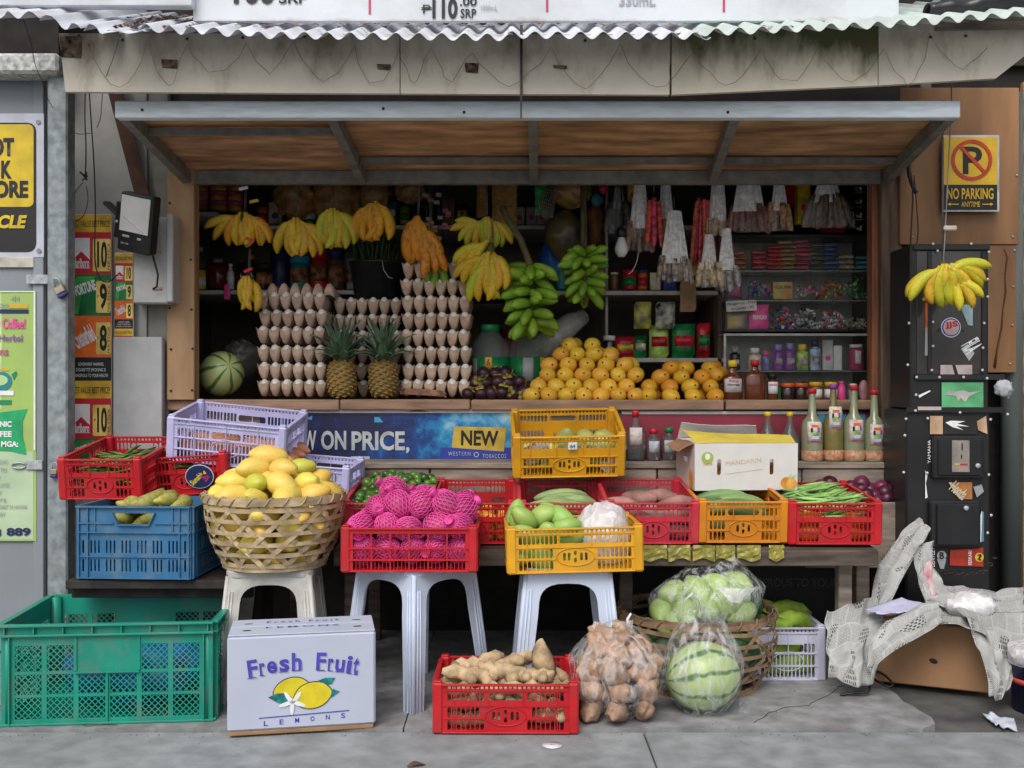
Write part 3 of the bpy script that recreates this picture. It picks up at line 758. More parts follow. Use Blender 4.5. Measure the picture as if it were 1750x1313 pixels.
# solar floodlight hanging tilted in front of the box
fl_ = thing('solar_floodlight', 'black solar floodlight tilted on its bracket beside the posters', 'lamp', P(236, 382, 3.80), (R(10), R(13), R(-16)))
k = S(3.8)
m_case = mat('black_lamp_case', (.015,.015,.017), .35, var=.1)
MB().cbox(-33*k, -.02, -50*k, 33*k, .03, 50*k, .006).build('lamp_case', m_case, fl_)
MB().cbox(-29*k, -.024, -16*k, 29*k, -.0205, 45*k, .002).build('lamp_glass', mat('lamp_glass_white', (.55,.55,.54), .12, var=.04, coat=.6), fl_)
MB().bar((-20*k,-.0252,8*k), (20*k,-.0252,-12*k), .004, .001).build('glass_reflector', mat('lamp_reflector', (.8,.8,.8), .15, metal=.8), fl_)
inst('lettering', text_mesh('Solar Light', 16*k, 5*k, .02), ink('grey'), fl_, (-16*k, -.0225, -37*k))
MB().cbox(-22*k, -.0225, -26*k, -8*k, -.0202, -22*k, .001).build('badge', ink('grey'), fl_)
MB().cbox(8*k, -.0225, -27*k, 16*k, -.0202, -23*k, .001).build('badge', ink('grey'), fl_)
MB().cbox(-46*k, -.005, -32*k, -34*k, .04, 30*k, .003).build('bracket_arm', m_case, fl_)
MB().bar((-46*k,.02,6*k), (-85*k,.05,20*k), .028, .012).build('mount_bar', m_case, fl_)
MB().lathe([(.0,0),(.006,.0),(.006,.004),(0,.005)], 10, M=Matrix.Rotation(R(90),4,'X')).build('bolt', m_galv, fl_, (-40*k,-.006,-4*k))
# hanging wires on the left wall
m_wire = mat('black_wire', (.02,.02,.022), .5)
def wire(label, pts, r=.0025, m=None, Y=None, name='cable'):
    q = [P(*p) for p in pts]
    out = []
    for i in range(len(q)-1):                               # Catmull-Rom through the points
        p0, p1, p2, p3 = q[max(i-1,0)], q[i], q[i+1], q[min(i+2,len(q)-1)]
        for j in range(5):
            s = j/5.0
            out.append(.5*((2*p1)+(p2-p0)*s+(2*p0-5*p1+4*p2-p3)*s*s+(3*p1-p0-3*p2+p3)*s**3))
    out.append(q[-1])
    return tag(MB().tube(out, r, 5).build(name, m or m_wire), label, 'cable')
wire('black cable hanging straight down above the wide price poster', [(146,150,3.9),(145,200,3.9),(147,250,3.9),(146,300,3.9)])
wire('thin black cable running down to the solar floodlight', [(152,150,3.89),(156,210,3.89),(161,290,3.88),(163,360,3.87),(162,440,3.87),(170,475,3.87),(186,482,3.87),(200,470,3.86)])
wire('knotted black wire tails looping over the wide poster', [(142,312,3.89),(128,330,3.88),(112,365,3.87),(118,378,3.87),(140,372,3.87),(150,345,3.88),(148,318,3.89)], .0016)
wire('pale grey cord swinging from the fascia to the wall', [(205,60,3.19),(195,95,3.18),(182,130,3.2),(175,165,3.3),(172,200,3.5),(166,218,3.8)], .0016, mat('grey_cord', (.25,.24,.23), .6))
wire('thin wire drooping from the roof edge over the door', [(40,34,3.1),(52,70,3.2),(60,110,3.3),(72,140,3.5),(82,170,3.6),(105,205,3.7),(130,228,3.8),(155,228,3.88)], .0013)
kn = MB()
for i in range(9):
    kn.tube([Vector((0,0,0)), Vector((rnd(-.02,.02), rnd(-.015,.005), rnd(-.015,.02)))], .0025, 5)
kn.tube([Vector((-.008,0,.008)), Vector((.004,-.004,.012))], .005, 6)
o = kn.build('wire_knot', m_wire); o.location = P(146, 304, 3.89); tag(o, 'knot of black wire ends with tape above the posters', 'wire')
# ================================================================== STALL TABLES
random.seed(33)
tb = thing('display_table', 'low wooden display table carrying the row of crates', 'table', (0, 3.7, 0))
def tpart(mb, name, m, par=None): o = mb.build(name, m, par or tb); o.location = (0, -3.7, 0); return o
xa, xb = P(570, 0, 3.34).x, P(1500, 0, 3.34).x
for i in range(3):                                          # sloping top boards
    y0, y1 = 3.345+i*.15, 3.345+i*.15+.147
    z0, z1 = .423+i*.012, .423+(i+1)*.012
    tpart(MB().add([(xa,y0,z0-.02),(xb,y0,z0-.02),(xb,y1,z1-.02),(xa,y1,z1-.02),(xa,y0,z0),(xb,y0,z0),(xb,y1,z1),(xa,y1,z1)], [(0,3,2,1),(4,5,6,7),(0,1,5,4),(1,2,6,5),(2,3,7,6),(3,0,4,7)]), 'top_board', m_tablewood)
tpart(MB().cbox(P(1040,0,3.33).x, 3.322, .375, P(1500,0,3.33).x, 3.343, .424, .003), 'front_board', m_tablewood)
tpart(MB().cbox(P(570,0,3.33).x, 3.322, .375, P(1038,0,3.33).x, 3.343, .424, .003), 'front_board', m_tablewood)
for px, Y in ((1445,3.42), (1475,3.52), (600,3.42), (1070,3.45), (640,3.9), (1380,3.9)):
    tpart(MB().cbox(P(px,0,Y).x-.022, Y, 0, P(px,0,Y).x+.022, Y+.045, .40, .003), 'leg', m_greywood if px > 1400 else m_tablewood)
# ledge behind the crates
zl = .664
tpart(MB().cbox(P(420,0,3.83).x, 3.83, zl-.022, P(1528,0,3.83).x, 4.018, zl, .003), 'ledge_board', m_greywood)
for xa_, xb_ in ((560, 733), (736, 1122), (1125, 1370), (1372, 1526)):
    tpart(MB().cbox(P(xa_,0,3.835).x, 3.836+rnd(0,.004), .50, P(xb_,0,3.835).x, 3.858, zl-.024, .003), 'riser_plank', m_greywood)
# onion bin at the right end
bx0, bx1 = P(1375, 0, 3.73).x, 1.428
tpart(MB().cbox(bx0, 3.72, .30, bx1, 3.735, .532, .002), 'bin_front', m_greywood)
y0, y1 = 3.736, 3.985
tpart(MB().add([(bx1-.016,y0,.30),(bx1,y0,.30),(bx1,y1,.30),(bx1-.016,y1,.30),(bx1-.016,y0,.532),(bx1,y0,.532),(bx1,y1,.672),(bx1-.016,y1,.672)], [(0,3,2,1),(4,5,6,7),(0,1,5,4),(1,2,6,5),(2,3,7,6),(3,0,4,7)]), 'bin_side', m_greywood)
tpart(MB().box(bx0, 3.74, .47, bx1-.02, 3.82, .48), 'bin_floor', m_tablewood)
# left bench under the blue crate
m_bench = mat('blackened_wood', (.030,.024,.020), .8, var=.3)
bn = thing('low_bench', 'dark wooden bench under the blue crate', 'bench', (-1.1, 3.5, 0))
def npart(mb, name, m): o = mb.build(name, m, bn); o.location = (1.1, -3.5, 0); return o
npart(MB().cbox(-1.36, 3.205, .325, -.80, 3.62, .352, .003), 'bench_top', m_bench)
npart(MB().cbox(-1.36, 3.25, .29, -.80, 3.265, .322, .003), 'bench_apron', m_bench)
for x_, y_ in ((-1.33,3.37),(-.84,3.37),(-1.33,3.52),(-.84,3.52)): npart(MB().cbox(x_-.02, y_+.06, 0, x_+.02, y_+.10, .322, .003), 'leg', m_bench)
npart(MB().cbox(-1.47, 3.66, .53, -.72, 3.95, .556, .003), 'upper_shelf', m_tablewood)
for x_ in (-1.44, -.76): npart(MB().cbox(x_-.02, 3.70, 0, x_+.02, 3.74, .528, .003), 'upper_leg', m_tablewood)

# ================================================================== CRATES
CR = {}
def crate_panel(L, H, style):
    key = (round(L,3), round(H,3), style)
    if key in CR: return CR[key]
    t = .0035; b = MB(); e = .022
    outer = [(-L/2, 0), (L/2, 0), (L/2, H), (-L/2, H)]
    holes = []
    if style == 'slot':
        n = int((L-2*e)/.0128); x0 = -(n-1)*.0128/2
        rx, rz, oz = min(.056, L*.17), .0265, .047
        ino = lambda x, z, k=1.0: ((x/(rx*k))**2 + ((z-oz)/(rz*k))**2) < 1
        for i in range(n):
            x = x0+i*.0128
            holes.append(oval(x, H-.0095, .0048, .0048, 8))
            hw = .05
            if abs(x) > hw+.006: holes.append(rrect(x-.0050, H-.046, x+.0050, H-.021, .0042, 2))
            for za, zb in ((.008,.036), (.043,.071)):
                if not any(ino(x+dx, zz, 1.12) for dx in (-.005,.005) for zz in (za, (za+zb)/2, zb)):
                    holes.append(rrect(x-.0050, za, x+.0050, zb, .0050, 2))
        holes.append(rrect(-.05, H-.044, .05, H-.023, .009, 3))
        for i, dx in enumerate((-.032,-.018,0,.018,.032)):
            if abs(dx) < rx-.015:
                if dx == 0:
                    holes.append(rrect(-.004, oz+.003, .004, oz+.018, .004, 2)); holes.append(rrect(-.004, oz-.018, .004, oz-.003, .004, 2))
                else: holes.append(rrect(dx-.004, oz-.012, dx+.004, oz+.012, .004, 2))
        b.mesh(plate([outer]+holes, t))
        for z in (.0395, .0745, H-.0175): 
            b.box(-L/2+.014, -.0045, z-.0011, -rx*1.02 if z < .07 else L/2-.014, -.0016, z+.0011)
            if z < .07: b.box(rx*1.02, -.0045, z-.0011, L/2-.014, -.0016, z+.0011)
        for i in (-3,-1,1,3):
            x = i*L/8
            if abs(x) < rx: b.box(x-.0012, -.005, .076, x+.0012, -.0016, H-.002)
            else: b.box(x-.0012, -.005, .002, x+.0012, -.0016, H-.002)
        ring = [(rx*1.0*math.cos(a), -.003, oz+rz*math.sin(a)) for a in [2*PI*k/20 for k in range(21)]]
        b.tube(ring, .0018, 5, False)
    elif style == 'lattice':
        rows = ((.006,.032),(.038,.066),(.072,.112))
        cols = 6; cw = (L-2*e)/cols
        for za, zb in rows:
            for i in range(cols):
                x = -L/2+e+i*cw; holes.append([(x+.002,za),(x+cw-.002,za),(x+cw-.002,zb),(x+.002,zb)])
        b.mesh(plate([outer]+holes, t))
        for i in range(cols):
            x = -L/2+e+i*cw
            for k in range(5): b.bar((x+cw*k/5, 0, .006), (x+cw*k/5, 0, .032), .0018)
            for k in range(-2, 6):
                a0, a1 = x+cw*k/5, x+cw*(k+2)/5; za, zb = .038, .066
                if a0 < x: za = lerp(.038,.066,(x-a0)/(a1-a0)); a0 = x
                if a1 > x+cw: zb = lerp(.038,.066,(x+cw-(x+cw*k/5))/(cw*2/5)); a1 = x+cw
                if a1 > a0: b.bar((a0, 0, za), (a1, 0, zb), .0017)
            for k in range(1, 3): b.bar((x+cw*k/3, 0, .10), (x+cw*k/3, 0, .112), .0016)
        b.box(-L/2+.01, -.006, .033, L/2-.01, -.0016, .037); b.box(-L/2+.01, -.006, .067, L/2-.01, -.0016, .071)
    elif style == 'grid':
        n = int((L-2*e)/.0125); x0 = -(n-1)*.0125/2
        rows = ((.008,.042),(.048,.082),(.088,.118))
        hz = H-.034
        for i in range(n):
            x = x0+i*.0125
            holes.append(oval(x, H-.010, .004, .004, 8))
            for j, (za, zb) in enumerate(rows):
                if zb < H-.022 and not (j == len(rows)-1 and abs(x) < .055): holes.append(rrect(x-.0045, za, x+.0045, zb, .002, 1))
        if rows[-1][1] < H-.02: holes.append(rrect(-.05, .09, .05, .114, .006, 2))
        b.mesh(plate([outer]+holes, t))
        for z in (.045, .085, H-.018): b.box(-L/2+.01, -.005, z-.0012, L/2-.01, -.0016, z+.0012)
        for i in (-2,0,2): b.box(i*L/7-.0012, -.005, .002, i*L/7+.0012, -.0016, H-.002)
        b.tube([(.05*math.cos(a), -.003, .06+.03*math.sin(a)) for a in [2*PI*k/20 for k in range(21)]], .0018, 5, False)
    CR[key] = b.data('crate_panel')
    return CR[key]
PANEL_LABEL = None
def crate(label, loc, m, style='slot', W=.395, D=.295, H=.133, yaw=0, pitch=0, roll=0, name='plastic_crate', group=None):
    c = thing(name, label, 'crate', loc, (R(pitch), R(roll), R(yaw)), group)
    for L, x, y, a in ((W-.02, 0, .004, 0), (W-.02, 0, D-.004, 180), (D-.02, -W/2+.004, D/2, -90), (D-.02, W/2-.004, D/2, 90)):
        inst('side_panel', crate_panel(L, H, style), m, c, (x, y, 0), (0, 0, R(a)))
    key = ('post', round(H,3))
    if key not in CR: CR[key] = MB().cbox(-.0145, -.0145, -.002, .0145, .0145, H+.004, .005).cbox(-.011,-.011,H+.004,.011,.011,H+.009,.003).data('corner_post')
    for sx, sy in ((-1,0),(1,0),(-1,1),(1,1)):
        inst('corner_post', CR[key], m, c, (sx*(W/2-.0125), .0125 if sy == 0 else D-.0125, 0))
    key = ('rim', round(W,3), round(D,3), round(H,3))
    if key not in CR:
        r = MB(); o_ = .004
        for za, zb, g_ in ((H-.004, H+.001, .005), (0, .004, .003)):
            r.cbox(-W/2-.0+.024, -g_, za, W/2-.024, .008, zb, .001); r.cbox(-W/2+.024, D-.008, za, W/2-.024, D+g_, zb, .001)
            r.cbox(-W/2-g_, .024, za, -W/2+.008, D-.024, zb, .001); r.cbox(W/2-.008, .024, za, W/2+g_, D-.024, zb, .001)
        CR[key] = r.data('rim')
    inst('rim', CR[key], m, c)
    key = ('floor', round(W,3), round(D,3))
    if key not in CR:
        hs_ = []
        nx, ny = int((W-.06)/.03), int((D-.06)/.03)
        for i in range(nx):
            for j in range(ny):
                hs_.append(rrect(-W/2+.035+i*.03, .035+j*.03, -W/2+.055+i*.03, .055+j*.03, .003, 1))
        me = plate([[(-W/2+.01,.01),(W/2-.01,.01),(W/2-.01,D-.01),(-W/2+.01,D-.01)]]+hs_, .004)
        for v in me.vertices: v.co = Vector((v.co.x, v.co.z, v.co.y+.004))
        CR[key] = me
    inst('base', CR[key], m, c)
    return c
def plastic(name, col, dirtcol, d=.35):
    return mat(name, col, .42, var=.08, scale=9, dirt=min(.8, d*1.5), dirtcol=tuple(.72*x+.01 for x in dirtcol), dscale=13, sss=.06, spec=.45, bump=.05)
m_red = plastic('red_crate_plastic', (.50,.012,.020), (.34,.07,.06))
m_pinkred = plastic('faded_red_crate_plastic', (.52,.03,.052), (.55,.16,.17))
m_lav = plastic('lavender_crate_plastic', (.52,.51,.80), (.52,.51,.68))
m_ylw = plastic('amber_crate_plastic', (.68,.34,.015), (.50,.29,.06))
m_orn = plastic('orange_crate_plastic', (.64,.23,.012), (.60,.25,.05))
m_wht = plastic('grey_lavender_crate_plastic', (.50,.50,.62), (.40,.40,.44))

# pixel of the front bottom centre and distance -> crate place
def at(px, py, Y): return P(px, py, Y)
SLW, SLD = .295, .395                                       # short side towards the street
c_lime = crate('faded red crate full of small green limes', at(663, 930, 3.40), m_pinkred, W=SLW-.005, D=SLD, pitch=6)
c_empty = crate('bright red crate with few orange fruits between limes and yellow crates', at(808, 930, 3.40), m_red, W=SLW-.02, D=SLD, pitch=6)
c_cuc = crate('faded red crate under the tall amber crate', at(962, 930, 3.41), m_pinkred, W=SLW-.01, D=SLD-.02, pitch=6)
c_sweet = crate('faded red crate of sweet potatoes behind the amber crate on stool', at(1116, 930, 3.38), m_pinkred, W=SLW, D=SLD, pitch=6)
c_orange = crate('orange crate of green vegetables below the mandarin carton', at(1270, 928, 3.38), m_orn, W=SLW-.01, D=SLD, pitch=5)
c_beans = crate('bright red crate of green beans at the table end', at(1427, 931, 3.37), m_red, W=SLW, D=SLD, pitch=4.5, yaw=-1)
c_64 = crate('tall amber crate marked 64 tilted on the ledge', at(973, 816, 3.66), m_ylw, W=.385, D=.30, H=.15, pitch=17, yaw=1.5, roll=-1)
bdg = c_64
k = MB().cbox(-.016, -.009, -.013, .016, -.006, .013, .004).build('number_tag', ink('white'), c_64, (.01, 0, .118))
inst('lettering', text_mesh('64', .018, .013, .03), ink('teal'), c_64, (.01, -.0098, .118))
# two crates on stools
c_pink = crate('bright red crate of pink netted fruit on a white stool', at(699, 978, 3.08), m_red, 'lattice', .397, .30, .128, yaw=0)
c_gman = crate('amber crate of green mangoes on the third stool', at(984, 979, 3.08), m_ylw, W=.397, D=.29, H=.130, yaw=1.5, roll=-1.2)
# on the pavement
c_ginger = crate('red crate of ginger roots standing on the pavement edge', at(864, 1254, 2.868), m_red, W=.395, D=.30, H=.133, yaw=-.5)
c_grey = crate('greyish lavender crate of bright green gourds on the pavement', at(1347, 1163, 3.376), m_wht, 'grid', .24, .36, .168, yaw=0)
# left cluster
c_r1 = crate('red crate of greens at the far left beside the steel post', at(172, 854, 3.42), m_red, W=.272, D=.395, H=.132, pitch=8, yaw=-2)
c_r2 = crate('red crate with round fruit sticker behind the mango basket', at(322, 846, 3.55), m_red, W=.29, D=.36, H=.132, pitch=8, yaw=-7, roll=-4)
c_l1 = crate('lavender crate tilted on top of the stickered red crate', at(384, 797, 3.56), m_lav, 'grid', .405, .29, .15, pitch=10, yaw=-3, roll=5.5)
c_l2 = crate('lavender crate lower down behind the mango basket', at(532, 866, 3.60), m_lav, 'grid', .25, .22, .14, pitch=5, yaw=-6, roll=4)
# sticker on the second red crate
st = MB().prism(oval(0, 0, .047, .038, 28), -.0015, 0).build('sticker', ink('navy'), c_r2, (.05, -.007, .062))
MB().prism(oval(0, 0, .050, .041, 28), -.0008, 0).build('sticker_edge', ink('paleblue'), c_r2, (.05, -.0062, .062))
inst('lettering', text_mesh('Sunshine', .066, .020, .03), mat('ink_lemon', (.75,.62,.08), .4), c_r2, (.045, -.0095, .060), (0, R(-38), 0))
random.seed(2)
gb = MB()
for i in range(26):
    a, r = rnd(0,6.3), rnd(0,.014); gb.add([(.020+r*math.cos(a)+.004*math.cos(q), 0, .002+r*1.3*math.sin(a)+.004*math.sin(q)) for q in [k*PI/3 for k in range(6)]], [(0,1,2,3,4,5)])
gb.build('printed_grapes', mat('ink_grape', (.50,.06,.22), .4, var=.5, scale=60), c_r2, (.052, -.0100, .062))

# ---------------------------------------------------------------- blue crate
m_blue = plastic('blue_crate_plastic', (.035,.15,.30), (.20,.28,.34), .6)
def blue_crate():
    W, D, H = .352, .30, .222
    c = thing('plastic_crate', 'dusty blue crate of cooking bananas on the low bench', 'crate', at(229, 990, 3.20), (0, 0, R(-3)))
    def side(L):
        holes = []
        for za, zb in ((.022,.060), (.078,.118)):
            n = max(2, int(L/.058))
            for g_ in range(n):
                gx = -L/2+.055+(L-.11)*g_/(n-1)
                for dx in (-.012,0,.012): holes.append(rrect(gx+dx-.0026, za, gx+dx+.0026, zb, .002, 1))
        for sx in (-1,1):
            for za, zb in ((.022,.060),(.078,.118)): holes.append(rrect(sx*(L/2-.018)-.003, za, sx*(L/2-.018)+.003, zb, .002, 1))
        holes.append([(-.062,H-.022),(.062,H-.022),(.046,H-.055),(-.046,H-.055)])
        b = MB().mesh(plate([[(-L/2,0),(L/2,0),(L/2,H),(-L/2,H)]]+holes, .004))
        for z, p in ((.003,.008),(.068,.007),(.142,.010),(.170,.008),(H-.003,.012)):
            if z > .16 and z < .18:
                b.box(-L/2, -p, z-.002, -.064, -.0019, z+.002); b.box(.064, -p, z-.002, L/2, -.0019, z+.002)
            else: b.box(-L/2, -p, z-.002, L/2, -.0019, z+.002)
        for x in (-L/2+.006, -L/2+.034, L/2-.006, L/2-.034): b.box(x-.0018, -.009, 0, x+.0018, -.0019, H-.004)
        for x in (-.12, .12) if L > .33 else (): b.box(x-.0018, -.007, .144, x+.0018, -.0019, H-.004)
        b.bar((-.066,-.006,H-.02), (-.048,-.006,H-.058), .003, .009, (0,1,0)); b.bar((.066,-.006,H-.02), (.048,-.006,H-.058), .003, .009, (0,1,0)); b.bar((-.048,-.006,H-.058), (.048,-.006,H-.058), .003, .009, (0,1,0))
        return b.data('side_panel')
    for L, x, y, a in ((W, 0, .002, 0), (W, 0, D-.002, 180), (D-.008, -W/2+.002, D/2, -90), (D-.008, W/2-.002, D/2, 90)):
        inst('side_panel', side(L), m_blue, c, (x, y, 0), (0,0,R(a)))
    MB().box(-W/2+.005, .005, .002, W/2-.005, D-.005, .006).build('base', m_blue, c)
    return c
c_blue = blue_crate()
# ---------------------------------------------------------------- big green crate
m_green = plastic('green_crate_plastic', (.012,.27,.19), (.15,.27,.215), .65)
def green_crate():
    W, D, H = .575, .415, .282
    c = thing('plastic_crate', 'large green mesh crate standing on the pavement', 'crate', P(184, 1237, 2.945), (0, 0, R(5)))
    def side(L, cols, blank):
        zr = ((.018,.078),(.086,.142),(.150,.222))
        cw = (L-.06)/cols; holes, bars = [], []
        for j, (za, zb) in enumerate(zr):
            for i in range(cols):
                if blank and j == 2 and i in (2,3): continue
                x0 = -L/2+.03+i*cw+.007; x1 = x0+cw-.014
                z0, z1 = za, (zb if not (blank and j == 1 and i in (2,3)) else zb)
                holes.append([(x0,z0),(x1,z0),(x1,z1),(x0,z1)]); bars.append((x0,z0,x1,z1))
        b = MB().mesh(plate([[(-L/2,0),(L/2,0),(L/2,H),(-L/2,H)]]+holes, .004))
        for x0,z0,x1,z1 in bars:                            # diagonal lattice inside each window
            w, h = x1-x0, z1-z0; p = .0172
            for d in (1,-1):
                s = -h
                while s < w:
                    xa, xb = s, s+h; za, zb = 0, h
                    if xa < 0: za -= xa; xa = 0
                    if xb > w: zb -= (xb-w); xb = w
                    if xb-xa > .002:
                        if d == 1: b.bar((x0+xa,0,z0+za), (x0+xb,0,z0+zb), .0028, .0028, (0,1,0))
                        else: b.bar((x1-xa,.0005,z0+za), (x1-xb,.0005,z0+zb), .0028, .0028, (0,1,0))
                    s += p
        for z, pz in ((.004,.010),(H-.030,.016),(H-.003,.018)): b.cbox(-L/2-.004, -pz, z-.003, L/2+.004, -.0019, z+.003, .001)
        n = 7
        for i in range(n+1):
            x = -L/2+.012+(L-.024)*i/n
            b.box(x-.0018, -.014, H-.028, x+.0018, -.0019, H-.005)
        for x in (-L/2+.024, L/2-.024): b.box(x-.002, -.012, 0, x+.002, -.0019, H-.034)
        if blank:
            b.box(-cw-.002, -.010, .144, cw+.002, -.0019, .149); b.box(-.002, -.008, .006, .002, -.0019, .144)
            for x in (-cw, cw): b.box(x-.003, -.006, .150, x+.003, -.0019, H-.034)
        return b.data('side_panel')
    fr_, sd = side(W, 6, True), side(D-.01, 4, False)
    inst('side_panel', fr_, m_green, c, (0,.002,0)); inst('side_panel', fr_, m_green, c, (0,D-.002,0), (0,0,PI))
    inst('side_panel', sd, m_green, c, (-W/2+.002,D/2,0), (0,0,R(-90))); inst('side_panel', sd, m_green, c, (W/2-.002,D/2,0), (0,0,R(90)))
    MB().box(-W/2+.005, .005, .003, W/2-.005, D-.005, .008).build('base', m_green, c)
    cp = MB().lathe([(.016,0),(.016,H-.004)], 12).data('corner_post')
    for sx, y in ((-1,.015),(1,.015),(-1,D-.015),(1,D-.015)): inst('corner_post', cp, m_green, c, (sx*(W/2-.015), y, 0))
    return c
c_green = green_crate()
# blue plastic sack lying inside the green crate
def blob(label, name, cat, loc, r, m, amp=.18, fr=4.0, seed=0, rot=(0,0,0), flat_bottom=None, n=22, mm=14, group=None, par=None):
    def fn(u):
        return 1+amp*mnoise.noise(u*fr*.5+Vector((seed,seed*2.3,1)))+amp*.5*mnoise.noise(u*fr*1.3+Vector((seed,5,seed)))
    b = MB().ell((0,0,0), r, n, mm, fn=fn)
    if flat_bottom is not None:
        b.v = [(x, y, max(z, -flat_bottom)) for x, y, z in b.v]
    o = b.build(name, m, par, loc, rot)
    if label: tag(o, label, cat, group)
    return o
blob('crumpled blue plastic sack inside the large green crate', 'plastic_sack', 'sack', c_green.location+Vector((.02,.20,.10)), (.22,.15,.105), mat('blue_sack_film', (.02,.12,.42), .35, var=.35, scale=14, bump=.7), .25, 5, 3, flat_bottom=.085)
# ================================================================== STOOLS
m_stool = mat('pale_blue_stool_plastic', (.50,.57,.70), .35, var=.05, scale=6, dirt=.2, dirtcol=(.40,.42,.45), sss=.08)
m_stoolg = mat('grimy_white_stool_plastic', (.50,.49,.46), .45, var=.08, scale=9, dirt=.6, dirtcol=(.24,.21,.17), dscale=9)
def half_panel(th, fh, h, lw, arch):
    pts = [(0.0, 0.0), (th, 0.0), (fh, -h), (fh-lw, -h)]
    n = 12
    for i in range(1, n+1):                                 # leg inner edge sweeping up into the arch
        t = i/n
        if t < .45:
            s = t/.45; pts.append((lerp(fh-lw, th*.68, s), lerp(-h, -h*.27, s)))
        else:
            s = (t-.45)/.55*PI/2; pts.append((th*.68*math.cos(s)**.7 if s < PI/2-.01 else 0.0, -h*.27+(h*.27-arch)*math.sin(s)**.7))
    return pts
STL = {}
def stool(label, loc, m, yaw, H=.405, group='plastic stools under the crates', sc=1):
    s = thing('plastic_stool', label, 'stool', loc, (0,0,R(yaw)), group, sc)
    th, fh, lw, arch, t = .128, .165, .042, .032, .005
    if 'leg' not in STL:
        b = MB(); pts = half_panel(th, fh, H-.012, lw, arch); n = len(pts)
        for mirror in (0, 1):
            for lay in (0, 1):
                pass
            def place(u, v, off):
                d = lerp(th, fh, -v/(H-.012)) - off
                p = Vector((u if u < th*2 else u, -d, v))
                if u > 0: p.x = min(u, lerp(th, fh, -v/(H-.012)))
                return Vector((p.x, p.y, p.z)) if not mirror else Vector((-p.y, -p.x, p.z))
            vs = [place(u, v, 0) for u, v in pts] + [place(u, v, t) for u, v in pts]
            fs = [tuple(range(n-1,-1,-1)), tuple(range(n, 2*n))] + [(i, (i+1)%n, n+(i+1)%n, n+i) for i in range(n)]
            if mirror: fs = [tuple(reversed(f)) for f in fs]
            b.add(vs, fs)
            for q in (.30, .62):                            # moulded flutes down the leg
                pa = place(lerp(th*.78, th, q), -.05, -.001); pb = place(lerp(fh-lw, fh, q), -H+.016, -.001)
                b.tube([pa, pb], .0032, 6)
        b.tube([(th-.004,-th+.004,-.004), (fh-.003,-fh+.003,-(H-.012))], .0075, 8)
        # rolled lip round the arch
        STL['leg'] = b.data('leg')
    for k in range(4): inst('leg', STL['leg'], m, s, (0,0,H-.012), (0,0,R(90*k)))
    if 'seat' not in STL:
        b = MB(); o = rrect(-th-.006, -th-.006, th+.006, th+.006, .04, 5); i2 = rrect(-th+.006, -th+.006, th-.006, th-.006, .03, 5); n = len(o)
        vs = [(x,y,H-.020) for x,y in o]+[(x,y,H-.005) for x,y in o]+[(x*.97,y*.97,H) for x,y in o]+[(x,y,H-.003) for x,y in i2]
        fs = [(r*n+i, r*n+(i+1)%n, (r+1)*n+(i+1)%n, (r+1)*n+i) for r in range(3) for i in range(n)]+[tuple(range(3*n,4*n)), tuple(range(n-1,-1,-1))]
        b.add(vs, fs); STL['seat'] = b.data('seat')
    inst('seat', STL['seat'], m, s)
    return s
def gpt(px, py): x, y = gp(px, py); return Vector((x, y, 0))
stool('grimy white stool under the woven mango basket', Vector((P(470,0,3.27).x, 3.27, 0)), m_stoolg, 4, sc=.97)
f2 = gpt(672, 1222)
stool('pale blue stool turned cornerwise under the pink netted fruit', Vector((f2.x+.045, f2.y+.235, 0)), m_stool, 48)
stool('pale blue stool under the crate of green mangoes', Vector((P(966,0,3.24).x, 3.24, 0)), m_stool, 1)

